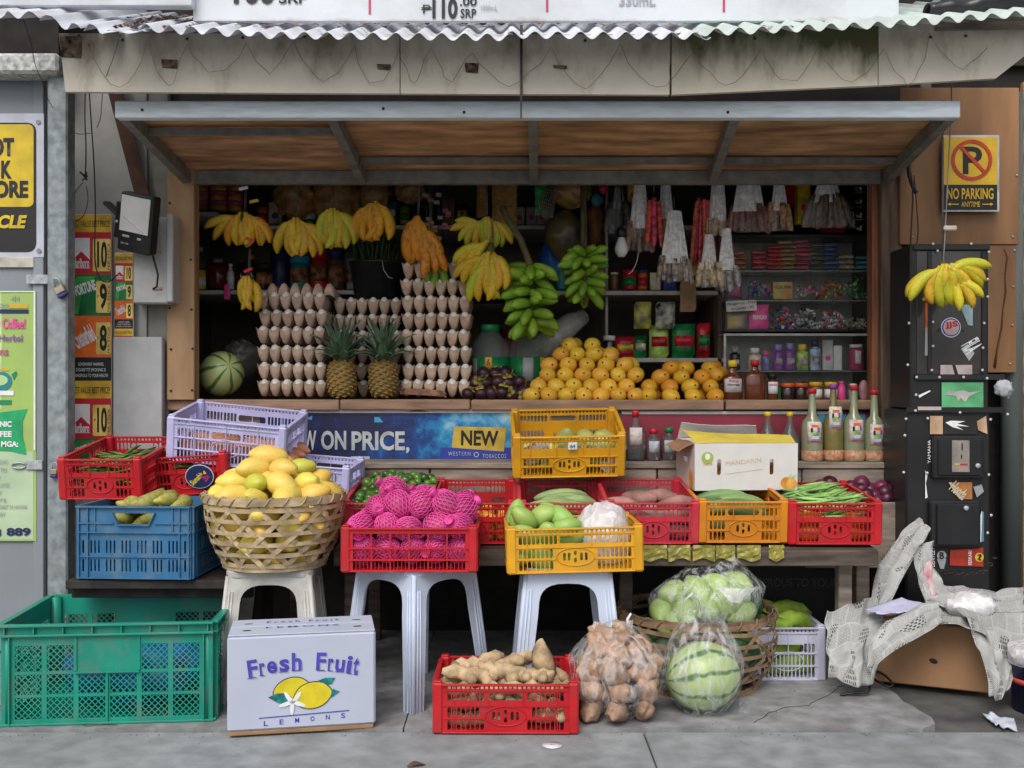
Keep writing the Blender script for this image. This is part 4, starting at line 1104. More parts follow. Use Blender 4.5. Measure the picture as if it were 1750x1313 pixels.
# ================================================================== WOVEN BASKETS
m_rattan = mat('pale_rattan', (.50,.38,.22), .6, var=.25, scale=14, rv=.15, dirt=.35, dirtcol=(.24,.15,.08), dscale=8)
m_rattand = mat('brown_rattan', (.26,.165,.095), .65, var=.3, scale=14, rv=.25, dirt=.4, dirtcol=(.08,.05,.03), dscale=8)
def basket(label, loc, rb, rt, h, n, hoops, m, wid=.012, twist=1.15, bulge=.02, rough_=.003, seed=1):
    random.seed(seed)
    b = thing('woven_basket', label, 'basket', loc)
    def surf(t, a, off=0):
        r = lerp(rb, rt, t) + bulge*math.sin(PI*min(1,max(0,t))) + off
        return Vector((r*math.cos(a), r*math.sin(a), h*t))
    def ribbon(path, w, th, closed=False):                  # path: list of (t, a, off, normal direction)
        P_ = [surf(*p) for p in path]; N = len(P_); vs, fs = [], []
        for i in range(N):
            d = (P_[(i+1)%N]-P_[i-1]) if closed else (P_[min(i+1,N-1)]-P_[max(i-1,0)])
            d.normalize(); a = path[i][1]; nr = Vector((math.cos(a), math.sin(a), 0)); nr = (nr-d*nr.dot(d)).normalized(); sd = d.cross(nr)
            ww = w*(1+.12*math.sin(i*1.7+seed))
            for u, v in ((-1,0),(1,0),(1,1),(-1,1)): vs.append(P_[i]+sd*(u*ww/2)+nr*(v*th))
        for i in range(N if closed else N-1):
            j = (i+1)%N
            for q in range(4): fs.append((i*4+q, i*4+(q+1)%4, j*4+(q+1)%4, j*4+q))
        return MB().add(vs, fs)
    for sgn in (1,-1):
        for k in range(n):
            a0 = 2*PI*(k+(.25 if sgn > 0 else -.25))/n + rnd(-.02,.02)
            path = []
            for i in range(19):
                t = i/18.0; path.append((t*.97, a0+sgn*twist*t, .0022*math.sin(t*hoops*PI*2+sgn*PI/2)+rnd(-1,1)*rough_*.3))
            ribbon(path, wid, .0013).build('strand', m, b)
    for j in range(hoops):
        t = (j+.5)/hoops*.93 + rnd(-.008,.008)
        path = [(t+rough_*math.sin(k*.9+j), 2*PI*k/40, .0016*math.cos(k*n/20*PI)+.001) for k in range(40)]
        ribbon(path, wid*.9, .0013, True).build('hoop', m, b)
    for t, w, o_ in ((.985, .018, .004), (.955, .015, .0055), (.985,.018,-.006), (.03, .014, .002)):
        ribbon([(t+rnd(-.004,.004), 2*PI*k/40, o_) for k in range(40)], w, .003, True).build('rim_band', m, b)
    wr = []                                                 # spiral lashing round the rim
    for k in range(26*8):
        a = 2*PI*k/(26*8); q = 2*PI*(k%8)/8
        wr.append(surf(.975, a)+Vector((math.cos(a),math.sin(a),0))*(.010*math.cos(q)+.001)+Vector((0,0,.013*math.sin(q))))
    MB().tube(wr, .0028, 5).build('rim_lashing', m, b)
    fl = MB()
    for k in range(-4,5):
        x = k*rb/4.6; y = math.sqrt(max(0, rb*rb-x*x))
        fl.box(x-.007,-y,.002,x+.007,y,.004); fl.box(-y,x-.007,.0045,y,x+.007,.0065)
    fl.build('base_weave', m, b)
    return b
BK = P(470, 976, 3.26); BK.z = .394
bk1 = basket('pale woven basket heaped with yellow mangoes on a stool', BK, .150, .212, .218, 14, 6, m_rattan, .0142, 1.15, .018, seed=3)
BK2 = Vector((P(1188,0,3.36).x, 3.36, 0))
bk2 = basket('wide brown basket with melons and a bag of green mangoes', BK2, .19, .245, .235, 13, 6, m_rattand, .012, 1.0, .03, .012, seed=8)

# ================================================================== FRUIT MESHES
FM = {}
def lump(key, r, amp, fr, n=14, m=10, kid=0.0, seed=0, tip=0.0):
    if key not in FM:
        def fn(u): return 1+amp*mnoise.noise(u*fr+Vector((seed,1.7*seed,.3)))
        b = MB().ell((0,0,0), r, n, m, fn=fn)
        nv = []
        for x, y, z in b.v:
            s = z/r[2]
            x += kid*(s*s); 
            k = 1-.16*tip*max(0, s)**2
            nv.append((x*k, y*k, z))
        b.v = nv; FM[key] = b.data(key)
    return FM[key]
mango_v = [lump('mango%d' % i, (.035,.030,.050), .10, 1.2, 14, 10, .006, i, 1.2) for i in range(3)]
round_mango_v = [lump('round_mango%d' % i, (.034,.031,.041), .06, 1.0, 16, 11, .003, i+9, .7) for i in range(3)]
m_mango = mat('yellow_mango_skin', (.78,.55,.10), .42, var=.12, scale=6, col2=(.74,.60,.13), rv=.09, rh=.018, sss=.1, dirt=.25, dirtcol=(.25,.13,.03), dscale=130)
m_mangoo = mat('ripe_mango_skin', (.74,.42,.04), .42, var=.12, scale=5, col2=(.70,.45,.05), rv=.10, rh=.015, sss=.1, dirt=.35, dirtcol=(.20,.09,.02), dscale=110)
m_gmango = mat('green_mango_skin', (.24,.42,.09), .42, var=.15, scale=5, col2=(.36,.48,.12), rv=.12, rh=.012, sss=.05)
m_ygmango = mat('yellow_green_mango_skin', (.50,.52,.07), .42, var=.15, scale=5, col2=(.62,.55,.08), rv=.08, rh=.01, sss=.1)
m_scar = mat('fruit_stem_scar', (.05,.025,.01), .8)
scar_me = MB().lathe([(0,.0015),(.0032,.001),(.004,-.001)], 8).data('stem_scar')
def fruit(name, label, cat, me, m, loc, rot, sc, group, scar=None):
    o = inst(name, me, m, None, loc, rot, sc); tag(o, label, cat, group)
    if scar: inst('stem_scar', scar_me, m_scar, o, (0,0,scar))
    return o
def rr(): return (rnd(0,6.28), rnd(0,6.28), rnd(0,6.28))
# heap of mangoes in the pale basket
random.seed(41)
lab = 'smooth yellow mango heaped in the pale woven basket'
g_ = 'mangoes in the pale woven basket'
for z, R_, n_ in ((.035,.105,8), (.085,.13,10), (.135,.15,11), (.178,.160,12), (.220,.160,12), (.216,.085,6), (.258,.125,9), (.260,.05,3), (.300,.075,5), (.328,.02,1)):
    for i in range(n_):
        a = 2*PI*i/n_+rnd(-.12,.12)+z*9
        c = BK+Vector((R_*math.cos(a), R_*math.sin(a), z+rnd(-.006,.006)))
        gr_ = (z > .22 and i % 7 == 3)
        M = Euler((R(90)+rnd(-.4,.4), 0, a+rnd(.9,2.2)))
        s_ = rnd(1.0, 1.22)
        o = fruit('mango', lab if not gr_ else 'greenish yellow mango among the yellow ones in the pale basket', 'mango', random.choice(mango_v), m_mango if not gr_ else m_ygmango, c, M, s_, g_ if not gr_ else 'greenish mangoes in the pale woven basket')
# loose mango leaning out at the top
# limes
m_lime = mat('lime_skin', (.028,.085,.010), .28, var=.3, scale=9, col2=(.075,.17,.02), rv=.55, rh=.025, coat=.2)
lime_me = lump('lime', (.0165,.0165,.0175), .05, 1.5, 10, 7)
random.seed(7)
def fill(c, nx, ny, px, py, layers, z0, dz, jit):           # positions in crate coordinates (origin front bottom centre)
    out = []
    for k in range(layers):
        ox = (k%2)*.5
        for i in range(nx-(k%2)):
            for j in range(ny-(k%2)):
                out.append(c.matrix_world @ Vector(((i-(nx-1)/2+ox)*px+rnd(-jit,jit), .03+(j+ox)*py+rnd(-jit,jit), z0+k*dz+rnd(-jit,jit)*.6)))
    return out
bpy.context.view_layer.update()
pts = fill(c_lime, 8, 11, .0325, .0325, 1, .112, .026, .009)
pts += [c_lime.matrix_world @ Vector((rnd(-.12,.12), .022, rnd(.02,.10))) for _ in range(16)]
pts += [c_lime.matrix_world @ Vector(((i-3.5+.5*(j%2))*.030+rnd(-.008,.008), .18+j*.028+rnd(-.009,.009), .134+.005*j-.0016*abs(i-3.5)**2+rnd(-.006,.007))) for i in range(8) for j in range(7)]
for p in pts[:230]: fruit('lime', 'small dark green lime in the faded red crate', 'lime', lime_me, m_lime, p, rr(), rnd(.85,1.15), 'limes in the faded red crate')

# pink netted fruit: pear-shaped body inside a foam net
net = MB(); random.seed(3)
for sgn in (1,-1):
    for k in range(20):
        path = []
        for i in range(15):
            t = .06+.90*i/14; ph = PI*t; a = 2*PI*k/20+sgn*1.5*t
            rr_ = .0415*(math.sin(ph)**.8)*1.02+.0008
            path.append((rr_*math.cos(a), rr_*math.sin(a), .047*math.cos(ph)))
        net.tube(path, .0016, 4, False)
net.lathe([(.010,.044),(.014,.055),(.019,.066),(.0165,.060),(.010,.046)], 10)
net_me = net.data('foam_net')
pear_me = lump('guava', (.040,.040,.046), .04, 1.0, 16, 11)
m_net = mat('pink_foam_net', (.74,.07,.33), .5, var=.12, scale=12, rv=.10)
m_pear = mat('pink_wrapped_fruit', (.42,.03,.16), .5, var=.25, scale=14, col2=(.50,.09,.18), rv=.2)
random.seed(15)
spots = []
for j in range(3):
    for i in range(5): spots.append((-.145+i*.0725+rnd(-.006,.006)+(j%2)*.01, .055+j*.085+rnd(-.005,.005), .058))
for j in range(3):
    for i in range(5): spots.append((-.150+i*.075+rnd(-.006,.006), .05+j*.085+rnd(-.006,.006), .122+rnd(-.004,.006)))
for x, y in ((-.11,.10),(-.04,.09),(.035,.10),(.105,.09),(-.075,.17),(0,.17),(.09,.17),(.155,.15)): spots.append((x+rnd(-.008,.008), y+rnd(-.006,.006), .180+rnd(-.006,.008)))
spots += [(-.06,.14,.226), (.03,.22,.19), (.15,.10,.172)]
for x, y, z in spots:
    p = c_pink.matrix_world @ Vector((x, y, z))
    o = tag(inst('netted_fruit', pear_me, m_pear, None, p, (rnd(-.9,.9)+R(40), rnd(-1.0,1.0), rnd(0,6.3)), rnd(.84,1.0)), 'round fruit in a bright pink foam net in the red crate', 'fruit', 'pink netted fruit')
    inst('foam_net', net_me, m_net, o)

# ginger
m_ging = mat('ginger_skin', (.50,.36,.21), .8, var=.25, scale=30, bump=.8, rv=.15, dirt=.45, dirtcol=(.18,.11,.06), dscale=90)
ging = []
for s_ in range(4):
    random.seed(100+s_); b = MB()
    path = [Vector((-.075+.016*i, .010*mnoise.noise((i*.6, s_, 1))*2, .008*mnoise.noise((i*.6, s_, 5))*2)) for i in range(10)]
    b.tube(path, [.007,.017]+[.019+.007*mnoise.noise((i*1.1, s_*3.1, 2)) for i in range(6)]+[.015,.006], 10)
    for i, sd in ((2,1),(4,-1),(6,1),(7,-1)):
        q = path[i]; d = Vector((rnd(-.5,.6), sd, rnd(-.2,.5))).normalized(); L = rnd(.022,.042)
        b.tube([q, q+d*L*.45, q+d*L*.85, q+d*L], [.015,.014,.012,.005], 9)
    b.v = [tuple(Vector(v)*(1+.05*mnoise.noise(Vector(v)*90))) for v in b.v]
    ging.append(b.data('ginger%d' % s_))
random.seed(9)
for k, z in enumerate((.03, .068, .100)):
    for i in range(3):
        for j in range(3):
            p = c_ginger.matrix_world @ Vector((-.105+i*.105+rnd(-.012,.012), .053+j*.086+rnd(-.005,.005), z+rnd(-.006,.006)))
            fruit('ginger_root', 'knobbly beige ginger root in the red pavement crate', 'ginger', random.choice(ging), m_ging, p, (rnd(-.4,.4), rnd(-.2,.2), rnd(-.35,.35)+PI*(i%2)), rnd(1.0,1.15), 'ginger roots in the red pavement crate')
for x, y, z, s_, ro in ((-.10,.10,.132,1.1,.2),(-.01,.13,.135,1.15,2.7),(.07,.09,.132,1.05,-.4),(.02,.20,.142,1.2,.7),(-.09,.20,.138,1.15,3.4)):
    p = c_ginger.matrix_world @ Vector((x,y,z)); fruit('ginger_root', 'knobbly beige ginger root in the red pavement crate', 'ginger', random.choice(ging), m_ging, p, (rnd(-.3,.3),rnd(-.2,.2),ro), s_, 'ginger roots in the red pavement crate')
o = fruit('ginger_root', 'fat smooth ginger root standing upright at the crate back', 'ginger', lump('fat_ginger', (.028,.026,.052), .15, 2.0, 14, 10, .01, 5), m_ging, c_ginger.matrix_world @ Vector((.105,.17,.155)), (R(-10), R(-18), .4), 1.1, None)

# green mangoes in the amber crate, and a white plastic bag beside them
random.seed(12)
for x, y, z in ((-.16,.05,.045),(-.10,.06,.042),(-.04,.055,.043),(.0,.06,.04),(-.15,.13,.05),(-.07,.14,.05),(-.14,.06,.10),(-.075,.065,.10),(-.01,.07,.095),(-.15,.15,.12),(-.165,.20,.15),(-.09,.13,.152),(-.145,.09,.152),(-.03,.12,.146),(-.06,.19,.15),(-.02,.055,.125),(.02,.13,.10)):
    p = c_gman.matrix_world @ Vector((x, y, z))
    fruit('green_mango', 'smooth green mango in the amber crate on stool', 'mango', random.choice(mango_v), m_gmango, p, rr(), rnd(.92,1.08), 'green mangoes in the amber crate', .048)
m_film = sheer('clear_bag_film', (.76,.78,.80), .03, .46, 42, (1,1,.45), rough=.15, bump=1)
m_milky = sheer('milky_bag_film', (.86,.85,.86), .55, .95, 30)
blob('knotted milky white bag in the amber crate of green mangoes', 'plastic_bag', 'bag', c_gman.matrix_world @ Vector((.095,.14,.085)), (.085,.085,.105), m_milky, .22, 4, 6, flat_bottom=.08)
for x, z, s_ in ((.07,.05,1),(.13,.06,1),(.10,.11,.9)):
    fruit('onion', 'pale bulb inside the milky white bag', 'onion', lime_me, mat('pale_bulb_skin', (.62,.58,.52), .5, var=.1), c_gman.matrix_world @ Vector((x,.14,z)), rr(), 2.1*s_, 'pale bulbs in the milky bag')

# crate contents seen behind
def strew(label, name, cat, me_list, m, c, spots, rot, s_, group, scar=None):
    for q in spots:
        r_ = rot() if callable(rot) else rot
        fruit(name, label, cat, random.choice(me_list), m, c.matrix_world @ Vector(q), r_, rnd(s_*.92, s_*1.08), group, scar)
sweet = [lump('sweet%d' % i, (.026,.024,.062), .16, 1.6, 12, 10, .006, i+3) for i in range(3)]
strew('dusty pink sweet potato in the faded red crate', 'sweet_potato', 'sweet potato', sweet, mat('sweet_potato_skin', (.36,.18,.15), .75, var=.25, scale=14, rv=.15, bump=.2), c_sweet,
      [(-.10+.05*i+rnd(-.008,.008), .05+.09*j, .03+.045*k) for i in range(5) for j in range(3) for k in range(2)] + [(-.03,.16,.115),(.05,.18,.118),(.09,.10,.112),(-.09,.09,.11)], lambda: (R(90)+rnd(-.2,.2), 0, R(70)+rnd(-.6,.6)), 1.0, 'sweet potatoes in the faded red crate')
cuc = [lump('cucumber%d' % i, (.022,.022,.095), .06, 1.4, 12, 12, .010, i+5) for i in range(3)]
m_cuc = mat('cucumber_skin', (.05,.13,.035), .4, var=.35, scale=10, col2=(.20,.30,.10), rv=.2, stretch=(2,2,.4))
strew('dark green cucumber in the orange crate', 'cucumber', 'cucumber', cuc, m_cuc, c_orange, [(-.02+rnd(-.03,.03), .05+.05*j, .05+.045*k) for j in range(6) for k in range(2)]+[(0,.10,.104),(.02,.16,.108),(-.03,.22,.11)], lambda: (0, R(90)+rnd(-.12,.12), rnd(-.25,.25)), 1.0, 'cucumbers in the orange crate')
strew('pale green gourd in the faded red crate under the amber one', 'gourd', 'gourd', cuc, mat('pale_gourd_skin', (.26,.36,.14), .5, var=.25, scale=10, rv=.15), c_cuc, [(rnd(-.03,.03), .05+.055*j, .06+.045*k) for j in range(5) for k in range(2)]+[(-.02,.10,.104),(.03,.15,.11)], lambda: (0, R(90)+rnd(-.12,.12), rnd(-.2,.2)), 1.0, 'pale gourds in the faded red crate')
strew('small orange fruit lying low in the bright red crate', 'orange', 'orange', [lime_me], mat('small_orange_skin', (.62,.27,.03), .4, var=.15, rv=.2, rh=.02), c_empty, [(-.10+.05*i+rnd(-.008,.008), .03+.05*j, .026+.035*k) for i in range(5) for j in range(5) for k in range(2)], rr, 1.35, 'small oranges in the bright red crate')
# beans
bean = []
for i in range(3):
    random.seed(60+i); q = [Vector((0.012*math.sin(t*2.2+i), .004*math.sin(t*5+i), (t-.5)*.15)) for t in [k/7 for k in range(8)]]
    bean.append(MB().tube(q, [.002,.005,.0054,.0057,.0057,.0054,.0048,.0018], 5).data('bean%d' % i))
random.seed(77)
strew('slim green bean in the red crate at the table end', 'green_bean', 'bean', bean, mat('bean_skin', (.26,.47,.13), .5, var=.2, rv=.25, scale=15), c_beans,
      [(rnd(-.055,.055), rnd(.03,.35), .080+rnd(0,.06)) for _ in range(170)], lambda: (0, R(90)+rnd(-.25,.25), rnd(-.6,.6)), 1.0, 'green beans in the red crate')
strew('orange carrot under the beans in the red crate', 'carrot', 'carrot', sweet, mat('carrot_skin', (.72,.17,.015), .55, var=.2, rv=.15), c_beans, [(-.065+.13*i+rnd(-.005,.005), .040+.055*j, .032+.042*k) for i in range(2) for j in range(5) for k in range(2)], lambda: (0, R(90), rnd(-.08,.08)), 1.0, 'carrots in the red crate')
# left crates
m_leafy = mat('leafy_green', (.10,.19,.035), .6, var=.4, scale=20, rv=.3)
strew('green pod in the red crate by the steel post', 'okra_pod', 'okra', bean, m_leafy, c_r1, [(rnd(-.045,.045), rnd(.06,.33), .02+rnd(0,.085)) for _ in range(110)], lambda: (rnd(-.3,.3), R(90)+rnd(-.2,.2), rnd(-.6,.6)), 1.0, 'green pods in the red crate by the post')
strew('green pod in the stickered red crate', 'okra_pod', 'okra', bean, mat('pale_pod', (.28,.38,.12), .6, var=.3, rv=.3), c_r2, [(rnd(-.05,.05), rnd(.07,.28), .02+rnd(0,.08)) for _ in range(90)], lambda: (rnd(-.3,.3), R(90)+rnd(-.2,.2), rnd(-.5,.5)), 1.0, 'green pods in the stickered red crate')
strew('long pink-orange root in the tilted lavender crate', 'carrot', 'carrot', sweet, mat('pale_carrot', (.50,.20,.11), .6, var=.3, rv=.2), c_l1, [(-.17+.07*i, .05+.07*j, .035) for i in range(6) for j in range(3)], lambda: (0, R(90), rnd(-.4,.4)), 1.0, 'roots in the tilted lavender crate')
saba = []
for i in range(3):
    q = [Vector((.035*math.sin(PI*t)-.012, 0, (t-.5)*.13)) for t in [k/8 for k in range(9)]]
    saba.append(MB().tube(q, [.006,.014,.020,.023,.024,.023,.020,.014,.005], 8).data('saba%d' % i))
random.seed(14)
strew('short blotchy cooking banana in the blue crate', 'cooking_banana', 'banana', saba, mat('saba_skin', (.46,.40,.08), .55, var=.3, scale=22, col2=(.30,.34,.09), rv=.15, dirt=.85, dirtcol=(.08,.05,.03), dscale=60), c_blue,
      [(-.09+.06*i, .09+.12*j, .13+.035*k+rnd(-.01,.01)) for i in range(4) for j in range(2) for k in range(2)]+[(-.06,.11,.215),(.0,.09,.235),(.05,.10,.225),(.09,.11,.215),(-.09,.15,.205),(.03,.16,.24)], lambda: (R(90)+rnd(-.3,.3), rnd(-.4,.4), rnd(-.6,.6)), 1.05, 'cooking bananas in the blue crate')
strew('bumpy yellow-green gourd in the greyish crate', 'gourd', 'gourd', [lump('gourd%d' % i, (.034,.034,.085), .14, 3.5, 14, 14, .012, i) for i in range(3)], mat('bright_gourd_skin', (.30,.46,.05), .5, var=.3, scale=18, rv=.15, bump=.4), c_grey,
      [(rnd(-.03,.03), .06+.065*j, .04+.055*k) for j in range(5) for k in range(2)]+[(-.03,.10,.15),(.05,.14,.165),(.0,.22,.17),(-.05,.26,.18),(.06,.24,.175)], lambda: (0, R(90)+rnd(-.15,.15), rnd(-.35,.35)), 1.0, 'gourds in the greyish crate')
# red onions in the bin
random.seed(19)
on_me = lump('onion', (.030,.030,.027), .05, 1.2, 14, 9)
m_on = mat('red_onion_skin', (.12,.018,.05), .35, var=.4, scale=8, rv=.25, stretch=(3,3,.5))
for i in range(26):
    p = Vector((lerp(bx0+.03, bx1-.05, (i%9)/8)+rnd(-.01,.01), 3.762+.022*((i//9)%3)+rnd(-.005,.005), .530+.025*((i*7)%3)/2+.018*(i//9)))
    fruit('red_onion', 'shiny dark red onion in the wooden bin', 'onion', on_me, m_on, p, (rnd(-.6,.6), rnd(-.6,.6), 0), rnd(.85,1.1), 'red onions in the wooden bin')
# amber 64 crate: papers and green fruit
random.seed(22)
strew('pale green mango inside the crate marked 64', 'green_mango', 'mango', mango_v, mat('pale_green_mango_skin', (.40,.43,.14), .45, var=.2, rv=.15), c_64, [(-.13+.065*i, .06+.08*j, .045+.045*k) for i in range(5) for j in range(2) for k in range(1+(i>1))], rr, 1.0, 'mangoes in the crate marked 64')
for i, (x, z, a) in enumerate(((-.12,.06,-30),(.10,.055,15))):
    def pf(u, v, i=i): return Vector(((u-.5)*.13, .012*mnoise.noise((u*3,v*3,i*5)), (v-.5)*.07+.02*math.sin(u*3+i)))
    o = MB().sheet(pf, 8, 5, .0006).build('paper_sheet', mat('plain_paper', (.62,.60,.58), .8, var=.06), None, c_64.matrix_world @ Vector((x,.03,z)), (R(17), R(a), 0))
    tag(o, ('crumpled white paper at the low corner of the crate marked 64', 'folded white paper leaning at the higher side of crate marked 64')[i], 'paper')
# ================================================================== BANANAS
ZC = .890                                                   # counter height
def banana_mesh(key, L, r, bend, blunt=1.0):
    if key in FM: return FM[key]
    q, rad = [], []
    n = 10
    for i in range(n+1):
        t = i/n; a = bend*(t-.15)
        q.append(Vector((L*(1-math.cos(a))/max(bend,.01)*1.0 if t > 0 else 0, 0, -L*math.sin(max(a,-.2))/max(bend,.01) - (.0 if t else 0))))
        rad.append(r*(.34 if i == 0 else .42 if i == 1 else min(1, .62+.5*t*2.2) if t < .35 else 1.0 if t < .72 else max(.22, 1-((t-.72)/.28)**1.8*.80)))
    b = MB().tube(q, rad, 6, smooth=True)
    FM[key] = b.data(key)
    return FM[key]
def bananamat(name, col, col2, dirt=.45, dscale=95, rv=.10, rh=.012):
    return mat(name, col, .5, var=.1, scale=9, col2=col2, rv=rv, rh=rh, dirt=dirt, dirtcol=(.07,.035,.012), dscale=dscale, sss=.06, bump=.06)
mb_y = bananamat('banana_yellow', (.66,.40,.025), (.60,.42,.03))
mb_o = bananamat('banana_orange_ripe', (.66,.29,.012), (.58,.29,.015), .6, 80)
mb_sp = bananamat('banana_spotted', (.64,.27,.012), (.55,.22,.012), 1.0, 55)
mb_yg = bananamat('banana_yellow_green', (.52,.44,.03), (.40,.44,.035), .35)
mb_g = bananamat('banana_green', (.13,.30,.018), (.24,.40,.03), .35, 110, .18, .01)
mb_lime = bananamat('banana_bright', (.66,.46,.02), (.44,.48,.03), .35, 110, .06, .02)
m_stem = mat('banana_stem', (.10,.085,.03), .7, var=.3)
m_str = mat('plastic_twine', (.10,.10,.10), .5)
def hand(label, px, py, Y, fans, m, L=.145, r=.0165, string=310, m2=None, group='hanging banana bunches', seed=0, stem=.03, tips=None):
    """one bunch: bananas fanned out below a crown; fans = (count, from, to degrees, towards viewer, drop, scale)"""
    random.seed(200+seed)
    c = P(px, py, Y)
    t = thing('banana_bunch', label, 'bananas', c, (0,0,0), group)
    i_ = 0
    for n, a0, a1, fy, dz, s_ in fans:
        for k in range(n):
            a = lerp(a0, a1, k/max(1, n-1))*1.28 + rnd(-6, 6)
            me = banana_mesh('ban%d' % (i_ % 3), .15, .0198, (1.15, .95, 1.35)[i_ % 3])
            side = 1 if a > 0 else -1
            # local mesh hangs down -z and bends to +x; turn the bend inwards (down) for the outer ones
            out = R(a)
            yaw = PI if side > 0 else 0
            M = Matrix.Rotation(-out*1.0, 4, 'Y') @ Matrix.Rotation(R(fy)+rnd(-.06,.06), 4, 'X') @ Matrix.Rotation(yaw + rnd(-.25,.25), 4, 'Z')
            o = inst('banana', me, (m2 if m2 and (i_*7+seed) % 3 == 0 else m), t, (.040*math.sin(out)+rnd(-.004,.004), -.020*(fy/30.0), dz-.006+.010*math.cos(out)), M.to_euler(), s_*L/.15*rnd(.93,1.06))
            i_ += 1
    MB().tube([(0,.004,-.012), (0,.002,.0), (.002,.004,stem)], [.016,.018,.008], 8).build('crown', m_stem, t)
    if string is not None:
        top = P(px+rnd(-3,3), string, Y+.0)-c
        MB().tube([(-.002,.004,stem-.01), (top.x*.5,.004,top.z*.5+.01), (top.x,.004,top.z)], .0016, 5).build('string', m_str, t)
        MB().tube([(.003,.004,stem-.012), (top.x*.5+.004,.006,top.z*.5), (top.x+.005,.006,top.z)], .0014, 5).build('string', m_str, t)
    return t
hand('orange-yellow banana bunch nearest the plywood jamb, hung high', 418, 372, 4.10, [(4,-75,-22,12,0,.95),(5,8,55,14,-.005,.95),(3,-10,40,-14,-.01,.9)], mb_y, .15, m2=mb_o, seed=1)
hand('small pair of stubby yellow bananas hung lowest at the left', 424, 482, 4.06, [(3,-22,10,20,0,.9),(3,-14,22,-4,-.01,.95)], mb_y, .135, string=425, seed=2)
hand('yellow banana bunch with curved fingers above the left egg stack', 508, 384, 4.09, [(4,-38,5,16,0,1),(4,10,58,10,-.004,1),(3,-15,30,-10,-.02,.95)], mb_y, .15, seed=3)
hand('yellow-green banana bunch between two orange bunches', 568, 368, 4.08, [(4,-28,6,18,0,.95),(4,14,52,8,0,1),(3,-10,30,-12,-.02,.95)], mb_yg, .15, m2=mb_y, seed=4)
hand('orange banana bunch in front of the black leek bucket', 638, 360, 4.07, [(6,-42,14,18,0,1),(3,16,34,4,.01,1),(3,-25,10,-12,-.012,.95)], mb_o, .15, seed=5)
hand('long spotted orange banana bunch over the right egg stack', 714, 384, 4.05, [(7,-20,16,16,0,1.16),(3,24,44,10,-.03,1.0),(4,20,40,0,-.075,.95)], mb_sp, .16, seed=6)
hand('pair of unripe green bananas under the spotted orange bunch', 735, 452, 4.10, [(3,-12,34,14,0,1.1)], mb_g, .13, None, seed=7)
hand('open greenish yellow banana bunch by the brown sack', 832, 382, 4.10, [(5,-100,-28,8,0,.9),(3,-22,8,22,0,.9),(5,25,72,8,0,.85)], mb_yg, .14, m2=mb_y, seed=8)
hand('big yellow banana bunch hanging beside the right egg stack', 838, 428, 4.02, [(4,-70,-30,18,.02,1),(5,-62,-12,24,-.03,1.05),(5,-40,12,16,-.075,1.05),(4,-5,32,4,-.03,1.0)], mb_y, .15, string=372, m2=mb_lime, seed=9)
hand('bright yellow and lime banana bunch hung before the black cabinet', 1612, 462, 3.45, [(5,-56,0,14,-.006,1.0),(4,4,48,20,-.006,1.05),(4,62,88,10,.018,1.05),(3,30,70,-8,-.03,.95)], mb_lime, .142, string=170, seed=10, m2=mb_y)
# green stalk clusters
def cluster(label, px, py, Y, tiers, m, seed, stemtop, s_=1.0):
    random.seed(300+seed); c = P(px, py, Y)
    t = thing('banana_stalk', label, 'bananas', c, (0,0,0), 'green banana stalks')
    for z, R_, n, tilt in tiers:
        for k in range(n):
            a = 2*PI*k/n+z*11+rnd(-.15,.15)
            me = banana_mesh('stub%d' % (k % 2), .105, .0185, (.55,.8)[k % 2])
            M = Matrix.Rotation(a, 4, 'Z') @ Matrix.Rotation(R(-90+tilt*.6)+rnd(-.55,.40), 4, 'Y') @ Matrix.Rotation(PI+rnd(-.5,.5), 4, 'Z')
            o = inst('banana', me, m, t, (R_*.3*math.cos(a), R_*.3*math.sin(a), z+rnd(-.012,.012)), M.to_euler(), s_*rnd(1.0,1.25))
    pts_ = [Vector((0,0,min(q[0] for q in tiers)-.05))] + [Vector((0,0,0))] + [P(x, y, yy)-c for x, y, yy in stemtop]
    MB().tube(pts_, [.007]+[.013]*(len(pts_)-1), 8).build('stalk', m_stem, t)
    return t
cluster('large green banana stalk with a thick curved brown stem', 908, 500, 4.08, [(.085,.05,7,-8),(.045,.06,8,0),(.0,.06,9,8),(-.045,.06,8,12),(-.085,.055,7,18),(-.12,.05,6,26)], mb_g, 1, [(905,450,4.06),(890,410,4.05),(868,375,4.06),(858,355,4.08)], 1.0)
cluster('smaller green banana stalk on a thin cord beside the bulb', 1000, 456, 4.10, [(.05,.05,7,-20),(.015,.055,8,-5),(-.03,.05,7,10),(-.07,.045,6,20),(-.10,.04,5,30)], mb_g, 2, [(998,420,4.10),(997,316,4.12)], .84)
MATS['banana_stem'] = m_stem

# ================================================================== EGG TRAYS
NX, NY, PT = 6, 5, .0447
def tray_mesh():
    sub = 6; b = MB(); W, D = NX*PT, NY*PT; h = .064
    def z(x, y):
        a, c = abs(math.sin(PI*x/PT))**.8, abs(math.sin(PI*y/PT))**.8   # 1 at cup centres, 0 on the grid of posts
        return h*(.80*(1-min(a, c)) + .20*(1-max(a, c))) + .0015*mnoise.noise((x*60, y*60, 1))
    def fn(u, v): return Vector((u*W-W/2, v*D, z(u*W, v*D)))
    b.sheet(fn, NX*sub, NY*sub, .0016, True)
    return b.data('egg_tray')
tray_me = tray_mesh()
egg_me = lump('egg', (.0198,.0198,.026), .0, 1, 12, 9, 0, 0, 1.0)
m_tray = mat('grey_pulp_card', (.52,.38,.28), .95, var=.14, scale=30, bump=.5, rv=.10)
m_egg = mat('white_eggshell', (.78,.75,.71), .5, var=.04, rv=.05)
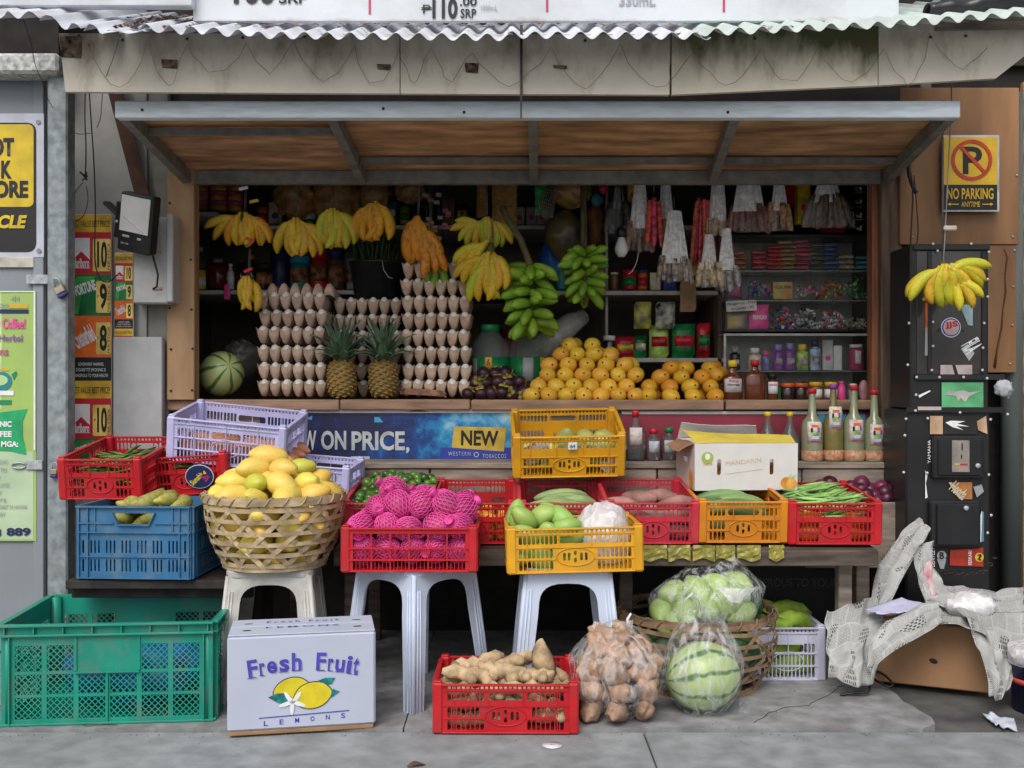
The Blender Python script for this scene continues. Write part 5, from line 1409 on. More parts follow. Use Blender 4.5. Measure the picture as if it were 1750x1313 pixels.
def egg_stack(px0, Y, py_list, label, tops=True, yaw=0, seed=0):
    random.seed(400+seed); n = len(py_list)
    for i, py in enumerate(py_list):
        c = P(px0, py, Y); c.x += rnd(-.006,.006)
        yw = R(yaw+rnd(-2.5,2.5))
        pos = ('bottom', 'second lowest', 'third lowest', 'fourth lowest', 'fifth lowest', 'sixth lowest', 'seventh lowest', 'eighth lowest')[i]
        o = inst('egg_tray', tray_me, m_tray, None, c, (rnd(-.02,.02), rnd(-.015,.015), yw)); tag(o, 'grey pulp egg tray, %s in the %s' % ('topmost' if i == n-1 else pos, label), 'egg tray', 'egg trays in the '+label)
        if i == n-1 and not tops: continue
        M = Matrix.Translation(c) @ Matrix.Rotation(yw, 4, 'Z')
        for ix in range(NX):
            for iy in range(NY if i == n-1 else 1):
                p = M @ Vector(((ix+.5-NX/2)*PT, (iy+.5)*PT, .0465+rnd(-.001,.002)))
                tag(inst('egg', egg_me, m_egg, None, p, (rnd(-.15,.15), rnd(-.15,.15), 0), rnd(.90,1.0)), 'white egg in a tray of the '+label, 'egg', 'eggs in the '+label)
egg_stack(498, 4.10, [681-2, 650, 620, 588, 559, 530], 'egg stack by the watermelon', True, -1, 1)
c = P(509, 500, 4.10); tag(inst('egg_tray', tray_me, m_tray, None, c+Vector((0,.25,.02)), (R(180-6), 0, R(1))), 'empty pulp egg tray turned over on the stack by the watermelon', 'egg tray')
egg_stack(628, 4.20, [680, 650, 622, 594, 566, 538], 'egg stack behind the pineapples', True, 2, 2)
egg_stack(744, 4.09, [679, 652, 622, 593, 564, 535, 506, 477], 'tall egg stack by the bottles', True, 0, 3)

# ================================================================== PINEAPPLES
m_pine = mat('pineapple_rind', (.30,.17,.04), .6, var=.3, scale=40, col2=(.20,.15,.05), rv=.1)
m_pleaf = mat('pineapple_leaf', (.12,.20,.12), .5, var=.3, scale=9, rv=.25, rs=.2)
def pine_body(h, r, seed):
    random.seed(seed); b = MB()
    n = 120; ga = PI*(3-math.sqrt(5))
    def rad(z): t = z/h; return r*(max(.02, 1-abs(2*t-1)**3.2)**.42)
    b.lathe([(0,0)]+[(rad(h*k/12)*.95, h*k/12) for k in range(1,12)]+[(0,h)], 18)
    for i in range(n):
        z = h*(i+.5)/n*.96+h*.02; a = i*ga; R_ = rad(z)
        c = Vector((R_*.95*math.cos(a), R_*.95*math.sin(a), z)); nr = Vector((math.cos(a), math.sin(a), (2*z/h-1)*.35)).normalized()
        tx = Vector((-math.sin(a), math.cos(a), 0)); tz = nr.cross(tx)
        w, hh = r*.225, h*.052
        ring = [c+tx*w, c-tz*hh*-1, c-tx*w, c-tz*hh]
        top = [c+nr*.006+tx*w*.45, c+nr*.006+tz*hh*.45, c+nr*.006-tx*w*.45, c+nr*.006-tz*hh*.45]
        v = ring+top+[c+nr*.0095-tz*.002]
        b.add(v, [(0,1,5,4),(1,2,6,5),(2,3,7,6),(3,0,4,7),(4,5,8),(5,6,8),(6,7,8),(7,4,8)])
    return b.data('pineapple')
def leaf_mesh(L, w, bend):
    def fn(u, v):
        x = (u-.5)*2*w*(1-v)**.7*(.6+.4*math.sin(PI*min(1,v*1.4)))
        a = bend*v; return Vector((x, -L*(1-math.cos(a))/max(bend,.01)-abs(u-.5)*w*.6, L*math.sin(a)/max(bend,.01)))
    return MB().sheet(fn, 2, 7, .0008).data('leaf')
pl_v = [leaf_mesh(.12,.017,.5), leaf_mesh(.11,.016,1.0), leaf_mesh(.09,.015,1.5)]
pb_me = pine_body(.150, .054, 5)
for px, label, sd, top in ((584, 'pineapple with tall bluish crown beside the left egg stack', 1, 540), (655, 'pineapple with spreading dark green crown beside tall egg stack', 2, 550)):
    random.seed(500+sd)
    b = P(px, 681, 4.045)
    t = thing('pineapple', label, 'pineapple', b, (0, R(rnd(-3,3)), rnd(0,3)), 'pineapples between the egg stacks')
    inst('fruit', pb_me, m_pine, t)
    for i in range(42):
        k = i/42.0; me = pl_v[0 if k < .35 else 1 if k < .7 else 2]
        a = i*2.4; tilt = k*R(38)+rnd(-.08,.08)
        M = Matrix.Rotation(a, 4, 'Z') @ Matrix.Rotation(tilt, 4, 'X')
        inst('leaf', me, m_pleaf, t, (.014*math.sin(a)*k, -.014*math.cos(a)*k, .146-.004*k), M.to_euler(), rnd(1.15,1.5))

# ================================================================== COUNTER FRUIT
def melon_mat(name, a, b, dark, sc=7.0, axis=(1,1,1), wob=2.2):
    m = mat(name, a, .35, var=.1, scale=6, col2=b, coat=.15)
    n, l = m.node_tree.nodes, m.node_tree.links; bs = n['Principled BSDF']; src = bs.inputs['Base Color'].links[0].from_socket
    tc = n.new('ShaderNodeTexCoord'); sp = n.new('ShaderNodeSeparateXYZ'); at_ = n.new('ShaderNodeMath'); at_.operation = 'ARCTAN2'
    nz = n.new('ShaderNodeTexNoise'); nz.inputs['Scale'].default_value = 16; nz.inputs['Detail'].default_value = 4
    ad = n.new('ShaderNodeMath'); ad.operation = 'MULTIPLY_ADD'; ad.inputs[1].default_value = sc
    nm = n.new('ShaderNodeMath'); nm.operation = 'MULTIPLY'; nm.inputs[1].default_value = wob
    sn = n.new('ShaderNodeMath'); sn.operation = 'SINE'; rp = n.new('ShaderNodeMapRange'); rp.inputs['From Min'].default_value = .55; rp.inputs['From Max'].default_value = .95
    mx = n.new('ShaderNodeMix'); mx.data_type = 'RGBA'; mx.inputs['B'].default_value = (*dark, 1)
    l.new(tc.outputs['Object'], sp.inputs[0]); l.new(sp.outputs['X'], at_.inputs[0]); l.new(sp.outputs['Y'], at_.inputs[1])
    l.new(tc.outputs['Object'], nz.inputs['Vector']); l.new(nz.outputs['Fac'], nm.inputs[0]); l.new(at_.outputs[0], ad.inputs[0]); l.new(nm.outputs[0], ad.inputs[2])
    l.new(ad.outputs[0], sn.inputs[0]); l.new(sn.outputs[0], rp.inputs['Value']); l.new(rp.outputs[0], mx.inputs['Factor']); l.new(src, mx.inputs['A']); l.new(mx.outputs['Result'], bs.inputs['Base Color'])
    return m
m_mel = melon_mat('pale_melon_rind', (.36,.46,.17), (.44,.52,.22), (.07,.15,.04))
m_meld = melon_mat('dark_melon_rind', (.035,.085,.03), (.05,.11,.04), (.012,.03,.012), 9)
mel_me = lump('watermelon', (.098,.098,.108), .02, 1, 26, 18)
o = fruit('watermelon', 'pale striped watermelon at the left end of the counter', 'watermelon', mel_me, m_mel, P(376, 639, 4.15)+Vector((0,.02,0)), (R(70), R(10), R(30)), .90, None)
blob('clear plastic bag bunched behind the counter watermelon', 'plastic_bag', 'bag', P(412, 612, 4.34), (.07,.06,.075), sheer('dim_bag_film', (.35,.35,.34), .10, .45, 18), .3, 5, 2)
# mangosteens
random.seed(31)
m_mst = mat('mangosteen_rind', (.045,.014,.022), .38, var=.35, scale=8, rv=.3)
m_cal = mat('mangosteen_calyx', (.32,.24,.05), .6, var=.4, scale=30, rv=.3)
ms_me = lump('mangosteen', (.031,.031,.028), .04, 1.3, 14, 9)
cal = MB()
for k in range(4):
    a = k*PI/2; cal.ell((.013*math.cos(a), .013*math.sin(a), .0265), (.011,.011,.003), 8, 5)
cal.tube([(0,0,.026),(0,0,.038)], .004, 6)
cal_me = cal.data('calyx')
for row, (n, z, y, x0) in enumerate(((6,.028,4.10,802),(6,.030,4.16,806),(5,.070,4.14,812),(4,.070,4.19,818),(3,.106,4.17,826))):
    for i in range(n):
        p = P(x0+i*19-(row>2)*0, 0, y); p.z = ZC+z-.003+rnd(-.003,.003); p.x += rnd(-.004,.004)
        o = fruit('mangosteen', 'dark purple mangosteen piled before the green-capped bottles', 'mangosteen', ms_me, m_mst, p, (rnd(-1.6,1.6)+R(60), rnd(-.8,.8), rnd(0,6)), rnd(.9,1.05), 'mangosteens on the counter')
        inst('calyx', cal_me, m_cal, o)
# woven coaster / twig bundle at the foot of the tall egg stack
b = MB(); random.seed(6)
for i in range(16):
    q = [Vector((.085*math.cos(a)*(1+rnd(-.08,.08)), .03*math.sin(a), .004+.0014*i+.012*math.sin(a*.5))) for a in [PI*k/8 for k in range(9)]]
    b.tube(q, .0018, 5)
o = b.build('twig_bundle', mat('reddish_twigs', (.30,.15,.09), .8, var=.3, scale=30)); o.location = P(723, 681, 4.03); tag(o, 'bundle of thin reddish twigs bent before the tall egg stack', 'twigs')
# mango pyramids
random.seed(51)
def pyramid(rows, Y, label, group, m, dy=.062):
    for r_, (py, xs_) in enumerate(rows):
        for i, px in enumerate(xs_):
            Yc = Y + r_*.018 + rnd(-.004,.004)
            p = P(px, py, Yc)
            a = rnd(-.6,.6)
            o = fruit('ripe_mango', label, 'mango', random.choice(round_mango_v), m, p, (R(90)+rnd(-.35,.35), rnd(-.5,.5), rnd(-.5,.5)), rnd(.94,1.05), group, .0405)
            if r_ % 1 == 0 and i % 2 == 0:                  # the mango hidden behind it in the pile
                q = P(px+8, py, Yc+.07)
                q.z = p.z
                fruit('ripe_mango', label, 'mango', random.choice(round_mango_v), m, q, rr(), 1.0, group)
def row(x0, x1, n): return [lerp(x0, x1, k/max(1, n-1)) for k in range(n)]
pyramid([(676, row(908, 1086, 7)), (660, row(920, 1070, 6)), (641, row(936, 1086, 6)), (624, row(938, 1068, 5)), (606, row(958, 1043, 4)), (590, row(974, 1012, 2))], 4.06,
        'golden mango in the tall pyramid on the counter', 'mangoes in the tall counter pyramid', m_mangoo)
pyramid([(677, row(1108, 1222, 4)), (661, row(1109, 1214, 4)), (645, row(1128, 1200, 3)), (640, [1222]), (630, [1146, 1172, 1212])], 4.07,
        'orange mango in the lower pile beside the brown bottles', 'mangoes in the lower counter pile', mat('riper_mango_skin', (.66,.27,.02), .42, var=.2, scale=4, col2=(.62,.36,.03), rv=.12, rh=.025, sss=.1, dirt=.25, dirtcol=(.16,.08,.02), dscale=25))
# ================================================================== PAVEMENT GOODS
# lemon carton
m_cart = mat('white_carton', (.46,.50,.61), .6, var=.03, scale=5, dirt=.15, dirtcol=(.45,.45,.50), dscale=4)
m_kraft = mat('kraft_card', (.34,.19,.10), .8, var=.12, scale=14)
LB = gpt(388, 1260)
RB = gpt(642, 1245)
dv = RB-LB; W = dv.length; yaw = math.atan2(dv.y, dv.x); H, D = .268, .185
lc = thing('lemon_carton', 'white carton printed Fresh Fruit Lemons on the pavement edge', 'box', (LB+RB)/2, (0,0,yaw))
MB().cbox(-W/2, 0, .012, W/2, D, H, .006).build('carton_body', m_cart, lc)
MB().cbox(-W/2+.004, .003, 0, W/2-.006, D-.003, .0115, .002).build('tray_edge', m_kraft, lc)
MB().cbox(-W/2+.002, .002, H+.0005, W/2-.002, D*.52, H+.004, .001).build('top_flap', m_cart, lc)
MB().cbox(-W/2+.002, D*.53, H+.0005, W/2-.002, D, H+.005, .001).build('top_flap', m_cart, lc)
m_fb = mat('ink_fruit_blue', (.07,.06,.42), .5); m_lem = mat('ink_lemon_yellow', (.68,.56,.02), .5, var=.08, scale=30); m_leafink = mat('ink_leaf_teal', (.01,.20,.20), .5, var=.3, scale=60)
kk = W/255.0                                                # metres per photo pixel on the face
def fx(px, py): return ((px-515)*kk, H-(py-1085)*kk*1.02)
def arc_text(s, x0, x1, y0, h, arch, m, d, dx=0, dz=0):     # serif-like arched word, letter by letter
    widths = [.55 if ch in 'rtiI' else 1.0 for ch in s]; tot = sum(widths); x = x0
    for ch, w in zip(s, widths):
        ww = (x1-x0)*w/tot
        if ch != ' ':
            t = ((x+ww/2)-512)/95.0
            tall = ch in 'Fhti'; hh = h*(1.0 if tall else .70)
            me = text_mesh(ch, ww*.80*kk, hh*kk, .03)
            X, Z = fx(x+ww/2+dx, y0+arch*t*t + (h-hh)/2 + dz)
            o = inst('lettering', me, m, lc, (X, d, Z), (0, R(9*t), 0))
            if ch in 'FhrtuiIs':                            # little slab serif at the foot
                X2, Z2 = fx(x+ww/2+dx, y0+arch*t*t+h/2+dz)
                MB().box(-ww*.42*kk, 0, -.0009, ww*.30*kk, .0006, .0012).build('serif', m, lc, (X2, d, Z2), (0, R(9*t), 0))
        x += ww
for m_, d, dx, dz in ((mat('ink_letter_shadow', (.36,.36,.45), .5), -.0005, 2.2, 2.0), (m_fb, -.0010, 0, 0)):
    arc_text('Fresh Fruit', 420, 614, 1131, 31, 12, m_, d, dx, dz)
for (cx, cy, rx, ry, a, m_, d) in ((496,1178,29,19,-14,ink('navy'),-.0010),(533,1190,31,22,-10,ink('navy'),-.0018)):
    for e, mm, dd in ((1.6, ink('navy'), d), (0, m_lem, d-.0006)):
        pts_ = []
        for k in range(30):
            t = 2*PI*k/30; r = 1+.10*max(0, abs(math.cos(t))-.9)*10*.6
            x, y = (rx+e)*math.cos(t)*r, (ry+e)*math.sin(t); ca, sa = math.cos(R(a)), math.sin(R(a)); pts_.append(fx(cx+x*ca-y*sa, cy+x*sa+y*ca))
        MB().prism(pts_, 0, .0005).build('printed_lemon', mm, lc, (0, dd, 0))
for poly in ([(457,1190),(470,1184),(490,1184),(497,1192),(488,1203),(474,1200)], [(541,1166),(555,1161),(572,1162),(566,1172),(556,1174)], [(553,1190),(568,1181),(580,1186),(566,1195),(552,1199)]):
    MB().prism([fx(*p) for p in poly], 0, .0005).build('printed_leaf', m_leafink, lc, (0,-.0022,0))
for k in range(5):
    a = R(72*k+20); pts_ = [fx(498+13*math.cos(t)*math.cos(a)-3.6*math.sin(t)*math.sin(a)+11*math.cos(a), 1200+13*math.cos(t)*math.sin(a)+3.6*math.sin(t)*math.cos(a)+9*math.sin(a)) for t in [2*PI*q/14 for q in range(14)]]
    MB().prism(pts_, 0, .0004).build('printed_petal', ink('white'), lc, (0,-.0034,0))
MB().prism([fx(441,1224),(fx(596,1219)),fx(596,1220.6),fx(441,1225.6)], 0, .0005).build('printed_line', m_fb, lc, (0,-.0014,0))
for i, ch in enumerate('LEMONS'):
    X, Z = fx(453+i*26.5, 1234-i*1.2); inst('lettering', text_mesh(ch, 7*kk, 8.5*kk, .01), m_fb, lc, (X,-.0014,Z))
for t_, y, w, h, z in (('Fresh Fruit', .14, .20, .018, 0), ('LEMONS', .075, .20, .012, 0)):
    o = inst('lettering', text_mesh(t_, w, h, .02, spacing=1.5), m_fb, lc, (0, y, H+.0062), (R(-90),0,0))
for x, y in ((-.15,.05),(.15,.05),(-.15,.13),(.15,.13)):
    MB().prism(oval(0,0,.012,.004,12), 0, .0006).build('hand_hole', ink('black'), lc, (x, y, H+.0056), (R(-90),0,0))

# ---------------------------------------------------------------- plastic bags of potatoes and melon
pot = [lump('potato%d' % i, (.034,.029,.047), .34, 1.7, 16, 12, .007, i+21) for i in range(4)]
m_pot = mat('potato_skin', (.46,.29,.19), .7, var=.2, scale=16, rv=.12, dirt=.5, dirtcol=(.2,.12,.07), dscale=75)
PB = gpt(1062, 1250)+Vector((0,.125,0))
random.seed(71)
for z, R_, n in ((.035,.0,1),(.035,.075,6),(.085,.0,1),(.09,.08,7),(.145,.075,7),(.145,.0,1),(.195,.06,6),(.232,.03,3)):
    for i in range(n):
        a = 2*PI*i/n+z*13
        p = PB+Vector((R_*1.15*math.cos(a)+rnd(-.006,.006), R_*math.sin(a)*.9+rnd(-.005,.005), z+rnd(-.004,.004)))
        fruit('potato', 'brown potato inside the clear bag on the pavement', 'potato', random.choice(pot), m_pot, p, rr(), rnd(.92,1.12), 'potatoes in the clear bag')
def bag_shape(r, h, seed, amp=.08, neck=None):
    def fn(u, v):
        a = 2*PI*u; t = v
        prof = (math.sin(PI*min(1, t*1.02+.04))**.55 if t < .5 else 1.0*(1-((t-.5)/.5)**2.2*.85))
        R_ = r*prof*(1+amp*mnoise.noise((math.cos(a)*2.2, math.sin(a)*2.2, t*5+seed))+amp*.5*mnoise.noise((math.cos(a)*6, math.sin(a)*6, t*9+seed)))
        return Vector((R_*math.cos(a)*1.1, R_*math.sin(a), h*t))
    return fn
pbag = thing('plastic_bag', 'clear plastic bag full of potatoes beside the ginger crate', 'bag', PB)
MB().sheet(bag_shape(.128, .275, 1.0), 40, 24).build('bag_film', m_film, pbag)
for x, y, z, h in ((-.07,0,.222,.05), (.03,0,.245,.03)):
    MB().sheet(lambda u, v: Vector((x+(u-.5)*.03*(1-v*.6)+.01*v, y+.008*math.sin(u*9), z+h*v)), 6, 4).build('bag_ear', m_milky, pbag)
MB().tube([(.033,0,.255),(.030,-.005,.280),(.040,-.003,.296)], [.006,.004,.003], 6).build('tied_neck', ink('white'), pbag)

WM = gpt(1212, 1236)+Vector((0,.10,0))
fruit('watermelon', 'pale striped watermelon inside the handled bag on the pavement', 'watermelon', mel_me, melon_mat('pale_melon_rind_wide', (.36,.48,.18), (.42,.53,.22), (.06,.15,.035), 9.0, wob=4.5), WM+Vector((0,0,.105)), (0, R(83), R(4)), 1.0, None)
wbag = thing('plastic_bag', 'clear handled bag holding the striped watermelon', 'bag', WM)
m_bagl = sheer('light_bag_film', (.78,.81,.84), .05, .50, 38, (1,1,.3), rough=.15, bump=1)
def wfn(u, v):
    a = 2*PI*u
    if v < .6:
        t = v/.6; R_ = .118*math.sin(PI*(.10+.62*t))**.6; z = .002+.20*t
    else:
        t = (v-.6)/.4; R_ = lerp(.118*math.sin(PI*.72)**.6, .042, t); z = .202+.10*t
    R_ *= 1+.06*mnoise.noise((math.cos(a)*2.5, math.sin(a)*2.5, v*6))+.05*math.sin(a*9)*max(0,v-.45)
    return Vector((R_*math.cos(a)+(.012 if v > .6 else 0)*0, R_*math.sin(a)*.95, z))
MB().sheet(wfn, 44, 26).build('bag_film', m_bagl, wbag)
for s_, xa in ((-1,-.035),(1,.03)):
    pts_ = [Vector((xa-.02,0,.29)), Vector((xa-.012+.005*s_,-.008,.325)), Vector((xa+.004,-.010,.345)), Vector((xa+.02,-.008,.33)), Vector((xa+.032,0,.29))]
    def hf(u, v, pts_=pts_):
        i = min(3, int(u*4)); f = u*4-i; p = pts_[i].lerp(pts_[i+1], f)
        return p+Vector((0, (v-.5)*.028+.003*math.sin(u*14), .004*math.sin(v*7+u*5)))
    MB().sheet(hf, 16, 6).build('handle', sheer('handle_film', (.78,.80,.82), .55, .9, 20), wbag)
MB().sheet(lambda u, v: Vector((.10+u*.035, -.02-.02*v, .002+.05*v*(1-u*.4)+.006*mnoise.noise((u*5,v*5,2)))), 8, 8).build('bag_corner', m_bagl, wbag)

# bag of green mangoes and dark melons in the brown basket
random.seed(81)
BB = BK2+Vector((.015,-.06,.235))
for x, y, z, s_ in ((-.13,0,.0,1.5),(-.085,.03,.05,1.6),(-.06,-.03,.0,1.6),(-.02,.0,.065,1.7),(.0,-.05,.02,1.5),(.04,.03,.075,1.5),(.06,-.03,.03,1.6),(.10,.02,.055,1.5),(.11,-.02,.0,1.5),(.02,.05,.02,1.5),(.12,.05,.085,1.3),(-.09,-.04,-.03,1.4)):
    fruit('green_mango', 'large pale green mango in the clear bag on the brown basket', 'mango', random.choice(mango_v), mat('pale_mango_skin', (.30,.44,.13), .42, var=.15, scale=4, col2=(.40,.50,.17), rv=.12), BB+Vector((x,y,z)), rr(), s_*.86, 'mangoes in the clear bag on the brown basket')
def bfn(u, v):
    a = 2*PI*u; t = v; R_ = (.175*math.sin(PI*min(1,.18+.6*t))**.6)*(1-.45*max(0,t-.6)/.4)
    R_ *= 1+.09*mnoise.noise((math.cos(a)*2.5, math.sin(a)*2.5, v*5+4))
    return Vector((R_*math.cos(a)+.02*t, R_*math.sin(a)*.72, -.055+.215*t*(1+.1*math.cos(a))))
mbag = thing('plastic_bag', 'clear knotted bag of green mangoes lying on the brown basket', 'bag', BB)
MB().sheet(bfn, 40, 22).build('bag_film', m_film, mbag)
MB().sheet(lambda u, v: Vector((.085+.04*(u-.5)*(1+2*v), -.10+.01*math.sin(u*8), .05+.045*v)), 6, 5).build('knot_tail', m_milky, mbag)
for x, y, z, s_, r_ in ((.15,.06,.235,.80,(R(80),0,.3)), (-.05,.10,.18,.85,(1.2,.3,1)), (.10,-.08,.10,.85,(.5,1.2,0)), (-.11,-.06,.10,.85,(1.5,.2,2))):
    fruit('watermelon', 'dark green watermelon in the brown basket', 'watermelon', mel_me, m_meld, BK2+Vector((x,y,z)), r_, s_, 'dark watermelons in the brown basket')

# ---------------------------------------------------------------- cardboard box, newspapers, bucket, scraps
m_kbox = mat('brown_cardboard', (.36,.20,.10), .8, var=.10, scale=5, dirt=.2, dirtcol=(.2,.1,.05))
cb = thing('cardboard_box', 'plain brown cardboard box under the heap of newspapers', 'box', gpt(1655, 1183), (0, 0, R(0)))
# corner towards the street; two faces swing back from it
MB().cbox(-.30, 0, .002, .06, .26, .20, .004, Matrix.Rotation(R(-24), 4, 'Z')).build('box_body', m_kbox, cb)
MB().prism(oval(0,0,.013,.008,12), -.001, 0).build('hand_hole', ink('black'), cb, Matrix.Rotation(R(-24),4,'Z') @ Vector((-.10,-.0005,.085)), (0, R(15), R(-24)))
def news_mat():
    m = mat('newsprint', (.44,.44,.425), .85, var=.06, scale=3)
    n, l = m.node_tree.nodes, m.node_tree.links; bs = n['Principled BSDF']; src = bs.inputs['Base Color'].links[0].from_socket
    uv = n.new('ShaderNodeUVMap')
    def brick(w, h, mo, c1, c2, off=.5):
        b = n.new('ShaderNodeTexBrick'); b.offset = off; b.inputs['Scale'].default_value = 1.0
        b.inputs['Brick Width'].default_value, b.inputs['Row Height'].default_value, b.inputs['Mortar Size'].default_value = w, h, mo
        b.inputs['Color1'].default_value = (c1,c1,c1,1); b.inputs['Color2'].default_value = (c2,c2,c2,1); b.inputs['Mortar'].default_value = (1,1,1,1)
        l.new(uv.outputs[0], b.inputs['Vector']); return b
    lines, col, head = brick(.033, .0135, .0034, .05, .4, .37), brick(.19, .27, .012, .15, .95, .31), brick(.034, .052, .008, .02, .10, .43)
    nz = n.new('ShaderNodeTexNoise'); nz.inputs['Scale'].default_value = 3.2; nz.inputs['Detail'].default_value = 0; l.new(uv.outputs[0], nz.inputs['Vector'])
    gate = n.new('ShaderNodeMapRange'); gate.inputs['From Min'].default_value = .60; gate.inputs['From Max'].default_value = .61; gate.inputs['To Max'].default_value = .9
    inv = n.new('ShaderNodeMapRange'); inv.inputs['To Min'].default_value = .92; inv.inputs['To Max'].default_value = .10
    l.new(nz.outputs['Fac'], gate.inputs['Value']); l.new(col.outputs['Color'], inv.inputs['Value'])
    for f_, b_ in ((inv, lines), (gate, head)):
        q = n.new('ShaderNodeMix'); q.data_type = 'RGBA'; q.blend_type = 'MULTIPLY'
        l.new(f_.outputs[0], q.inputs['Factor']); l.new(src, q.inputs['A']); l.new(b_.outputs['Color'], q.inputs['B']); src = q.outputs['Result']
    l.new(src, bs.inputs['Base Color'])
    return m
m_news = news_mat()
def paper(label, grid, m=None, crum=.016, fr=4.2, seed=0, nu=30, nv=30, name='newspaper', sharp=1.0):
    """sheet through a grid of pixel+distance points, creased by ridged noise"""
    G = [[P(*q) for q in r] for r in grid]; A, B = len(G)-1, len(G[0])-1
    def fn(u, v):
        i, j = min(A-1, int(u*A)), min(B-1, int(v*B)); f, g = u*A-i, v*B-j
        f, g = f*f*(3-2*f)*.5+f*.5, g*g*(3-2*g)*.5+g*.5
        p = G[i][j].lerp(G[i+1][j], f).lerp(G[i][j+1].lerp(G[i+1][j+1], f), g)
        crum_ = crum; d = Vector((mnoise.noise((u*fr+seed, v*fr, 1)), mnoise.noise((u*fr, v*fr+seed, 7)), mnoise.noise((u*fr, v*fr, seed+13))))
        rdg = 1-abs(mnoise.noise((u*fr*.8+3, v*fr*.8+seed, 2)))*2
        return p+d*crum+Vector((0,-1,.6)).normalized()*(crum*rdg*.8*sharp)
    o = MB().sheet(fn, nu, nv, .0005, True).build(name, m or m_news)
    return tag(o, label, 'newspaper' if name == 'newspaper' else 'paper')
paper('large pale newspaper sheet draped beside the greyish crate', [[(1412,1046,3.32),(1408,1080,3.28),(1416,1120,3.22),(1414,1160,3.20)],[(1470,1028,3.42),(1462,1075,3.30),(1465,1115,3.22),(1455,1172,3.18)],[(1515,1012,3.50),(1510,1070,3.35),(1490,1100,3.26),(1495,1168,3.19)]], seed=1)
paper('long folded newspaper strip arching over the cardboard box', [[(1488,1168,3.17),(1480,1125,3.20)],[(1500,1135,3.16),(1486,1092,3.22)],[(1545,1102,3.15),(1515,1062,3.24)],[(1590,1078,3.14),(1570,1035,3.26)],[(1610,1062,3.14),(1604,1028,3.28)]], seed=2, crum=.008)
paper('tall folded newspaper leaning against the bin front', [[(1485,1032,3.45),(1515,1036,3.42)],[(1500,965,3.48),(1545,985,3.44)],[(1535,915,3.52),(1572,935,3.46)],[(1570,885,3.54),(1590,905,3.50)]], seed=3, crum=.010)
paper('folded newspaper hanging down from the leaning one', [[(1560,935,3.47),(1596,925,3.48)],[(1565,985,3.44),(1592,960,3.46)],[(1582,1030,3.42),(1610,1000,3.44)],[(1620,1042,3.40),(1640,1015,3.44)]], seed=4, crum=.009)
paper('crumpled newspaper behind the heap near the drainpipe', [[(1600,1000,3.58),(1605,1030,3.52)],[(1650,1003,3.60),(1660,1040,3.50)],[(1700,1012,3.62),(1705,1050,3.50)],[(1748,1005,3.62),(1752,1050,3.52)]], seed=5, crum=.014)
paper('white curled newspaper sheet spilling over the box corner', [[(1630,1040,3.36),(1650,1060,3.20),(1672,1110,3.12),(1690,1190,3.06)],[(1690,1045,3.36),(1695,1080,3.22),(1705,1130,3.14),(1708,1196,3.07)],[(1760,1050,3.34),(1758,1095,3.24),(1742,1140,3.16),(1722,1180,3.10)]], seed=6, crum=.013)
paper('flat newspaper covering the top of the cardboard box', [[(1510,1050,3.46),(1512,1085,3.24)],[(1560,1040,3.48),(1575,1068,3.20)],[(1620,1040,3.48),(1640,1070,3.16)],[(1672,1045,3.46),(1690,1090,3.16)]], seed=7, crum=.010)
paper('plain lilac-white paper sheet on top of the newspapers', [[(1478,1042,3.36),(1500,1050,3.28)],[(1540,1022,3.40),(1545,1048,3.26)],[(1600,1038,3.40),(1602,1040,3.30)]], mat('lilac_white_paper', (.52,.52,.70), .7, var=.05), .006, 5, 8, 16, 10, 'paper_sheet')
paper('printed newspaper page with red advert standing in the heap', [[(1580,965,3.450),(1593,955,3.452)],[(1576,1000,3.434),(1592,990,3.438)],[(1586,1028,3.42),(1600,1016,3.424)]], mat('ink_red_advert', (.45,.04,.10), .7, var=.5, scale=18, col2=(.62,.60,.55)), .004, 5, 9, 12, 10, 'advert_page')
def bagfilm(label, c, r, m, seed):
    return blob(label, 'plastic_bag', 'bag', c, r, m, .30, 5, seed)
bagfilm('thin printed plastic bag lying among the newspapers', P(1660, 1035, 3.38), (.075,.06,.045), m_milky, 5)
for i, (px, py, c) in enumerate(((1645,1042,'teal'),(1690,1052,'pink'),(1712,1040,'teal'))): pass
# paint pail at the right edge
pl = thing('paint_pail', 'dark blue pail of scraps at the right edge', 'pail', Vector((P(1775,0,3.13).x, 3.13, -.02)))
MB().lathe([(.0,.001),(.072,.001),(.080,.16),(.083,.16),(.083,.166),(.078,.166),(.070,.008),(0,.008)], 24).build('pail_body', mat('pail_navy', (.015,.015,.075), .4, dirt=.3), pl)
MB().lathe([(.0765,.085),(.0782,.085),(.0790,.100),(.0775,.100)], 24).build('red_band', mat('pail_red', (.50,.07,.05), .45), pl)
MB().lathe([(.0805,.14),(.0842,.14),(.085,.19),(.0815,.19)], 24).build('clear_rim', m_milky, pl)
random.seed(13)
for i in range(14):
    a = rnd(0,6.3); r = rnd(0,.055)
    fruit('paper_scrap', 'crumpled pale scrap in the dark blue pail', 'scrap', lump('scrap', (.022,.020,.017), .5, 2.5, 9, 7), mat('scrap_pale', (.48,.44,.38), .85, var=.3, rv=.3), pl.location+Vector((r*math.cos(a), r*math.sin(a), .155+.012*(i%4))), rr(), 1.0, 'scraps in the dark blue pail')
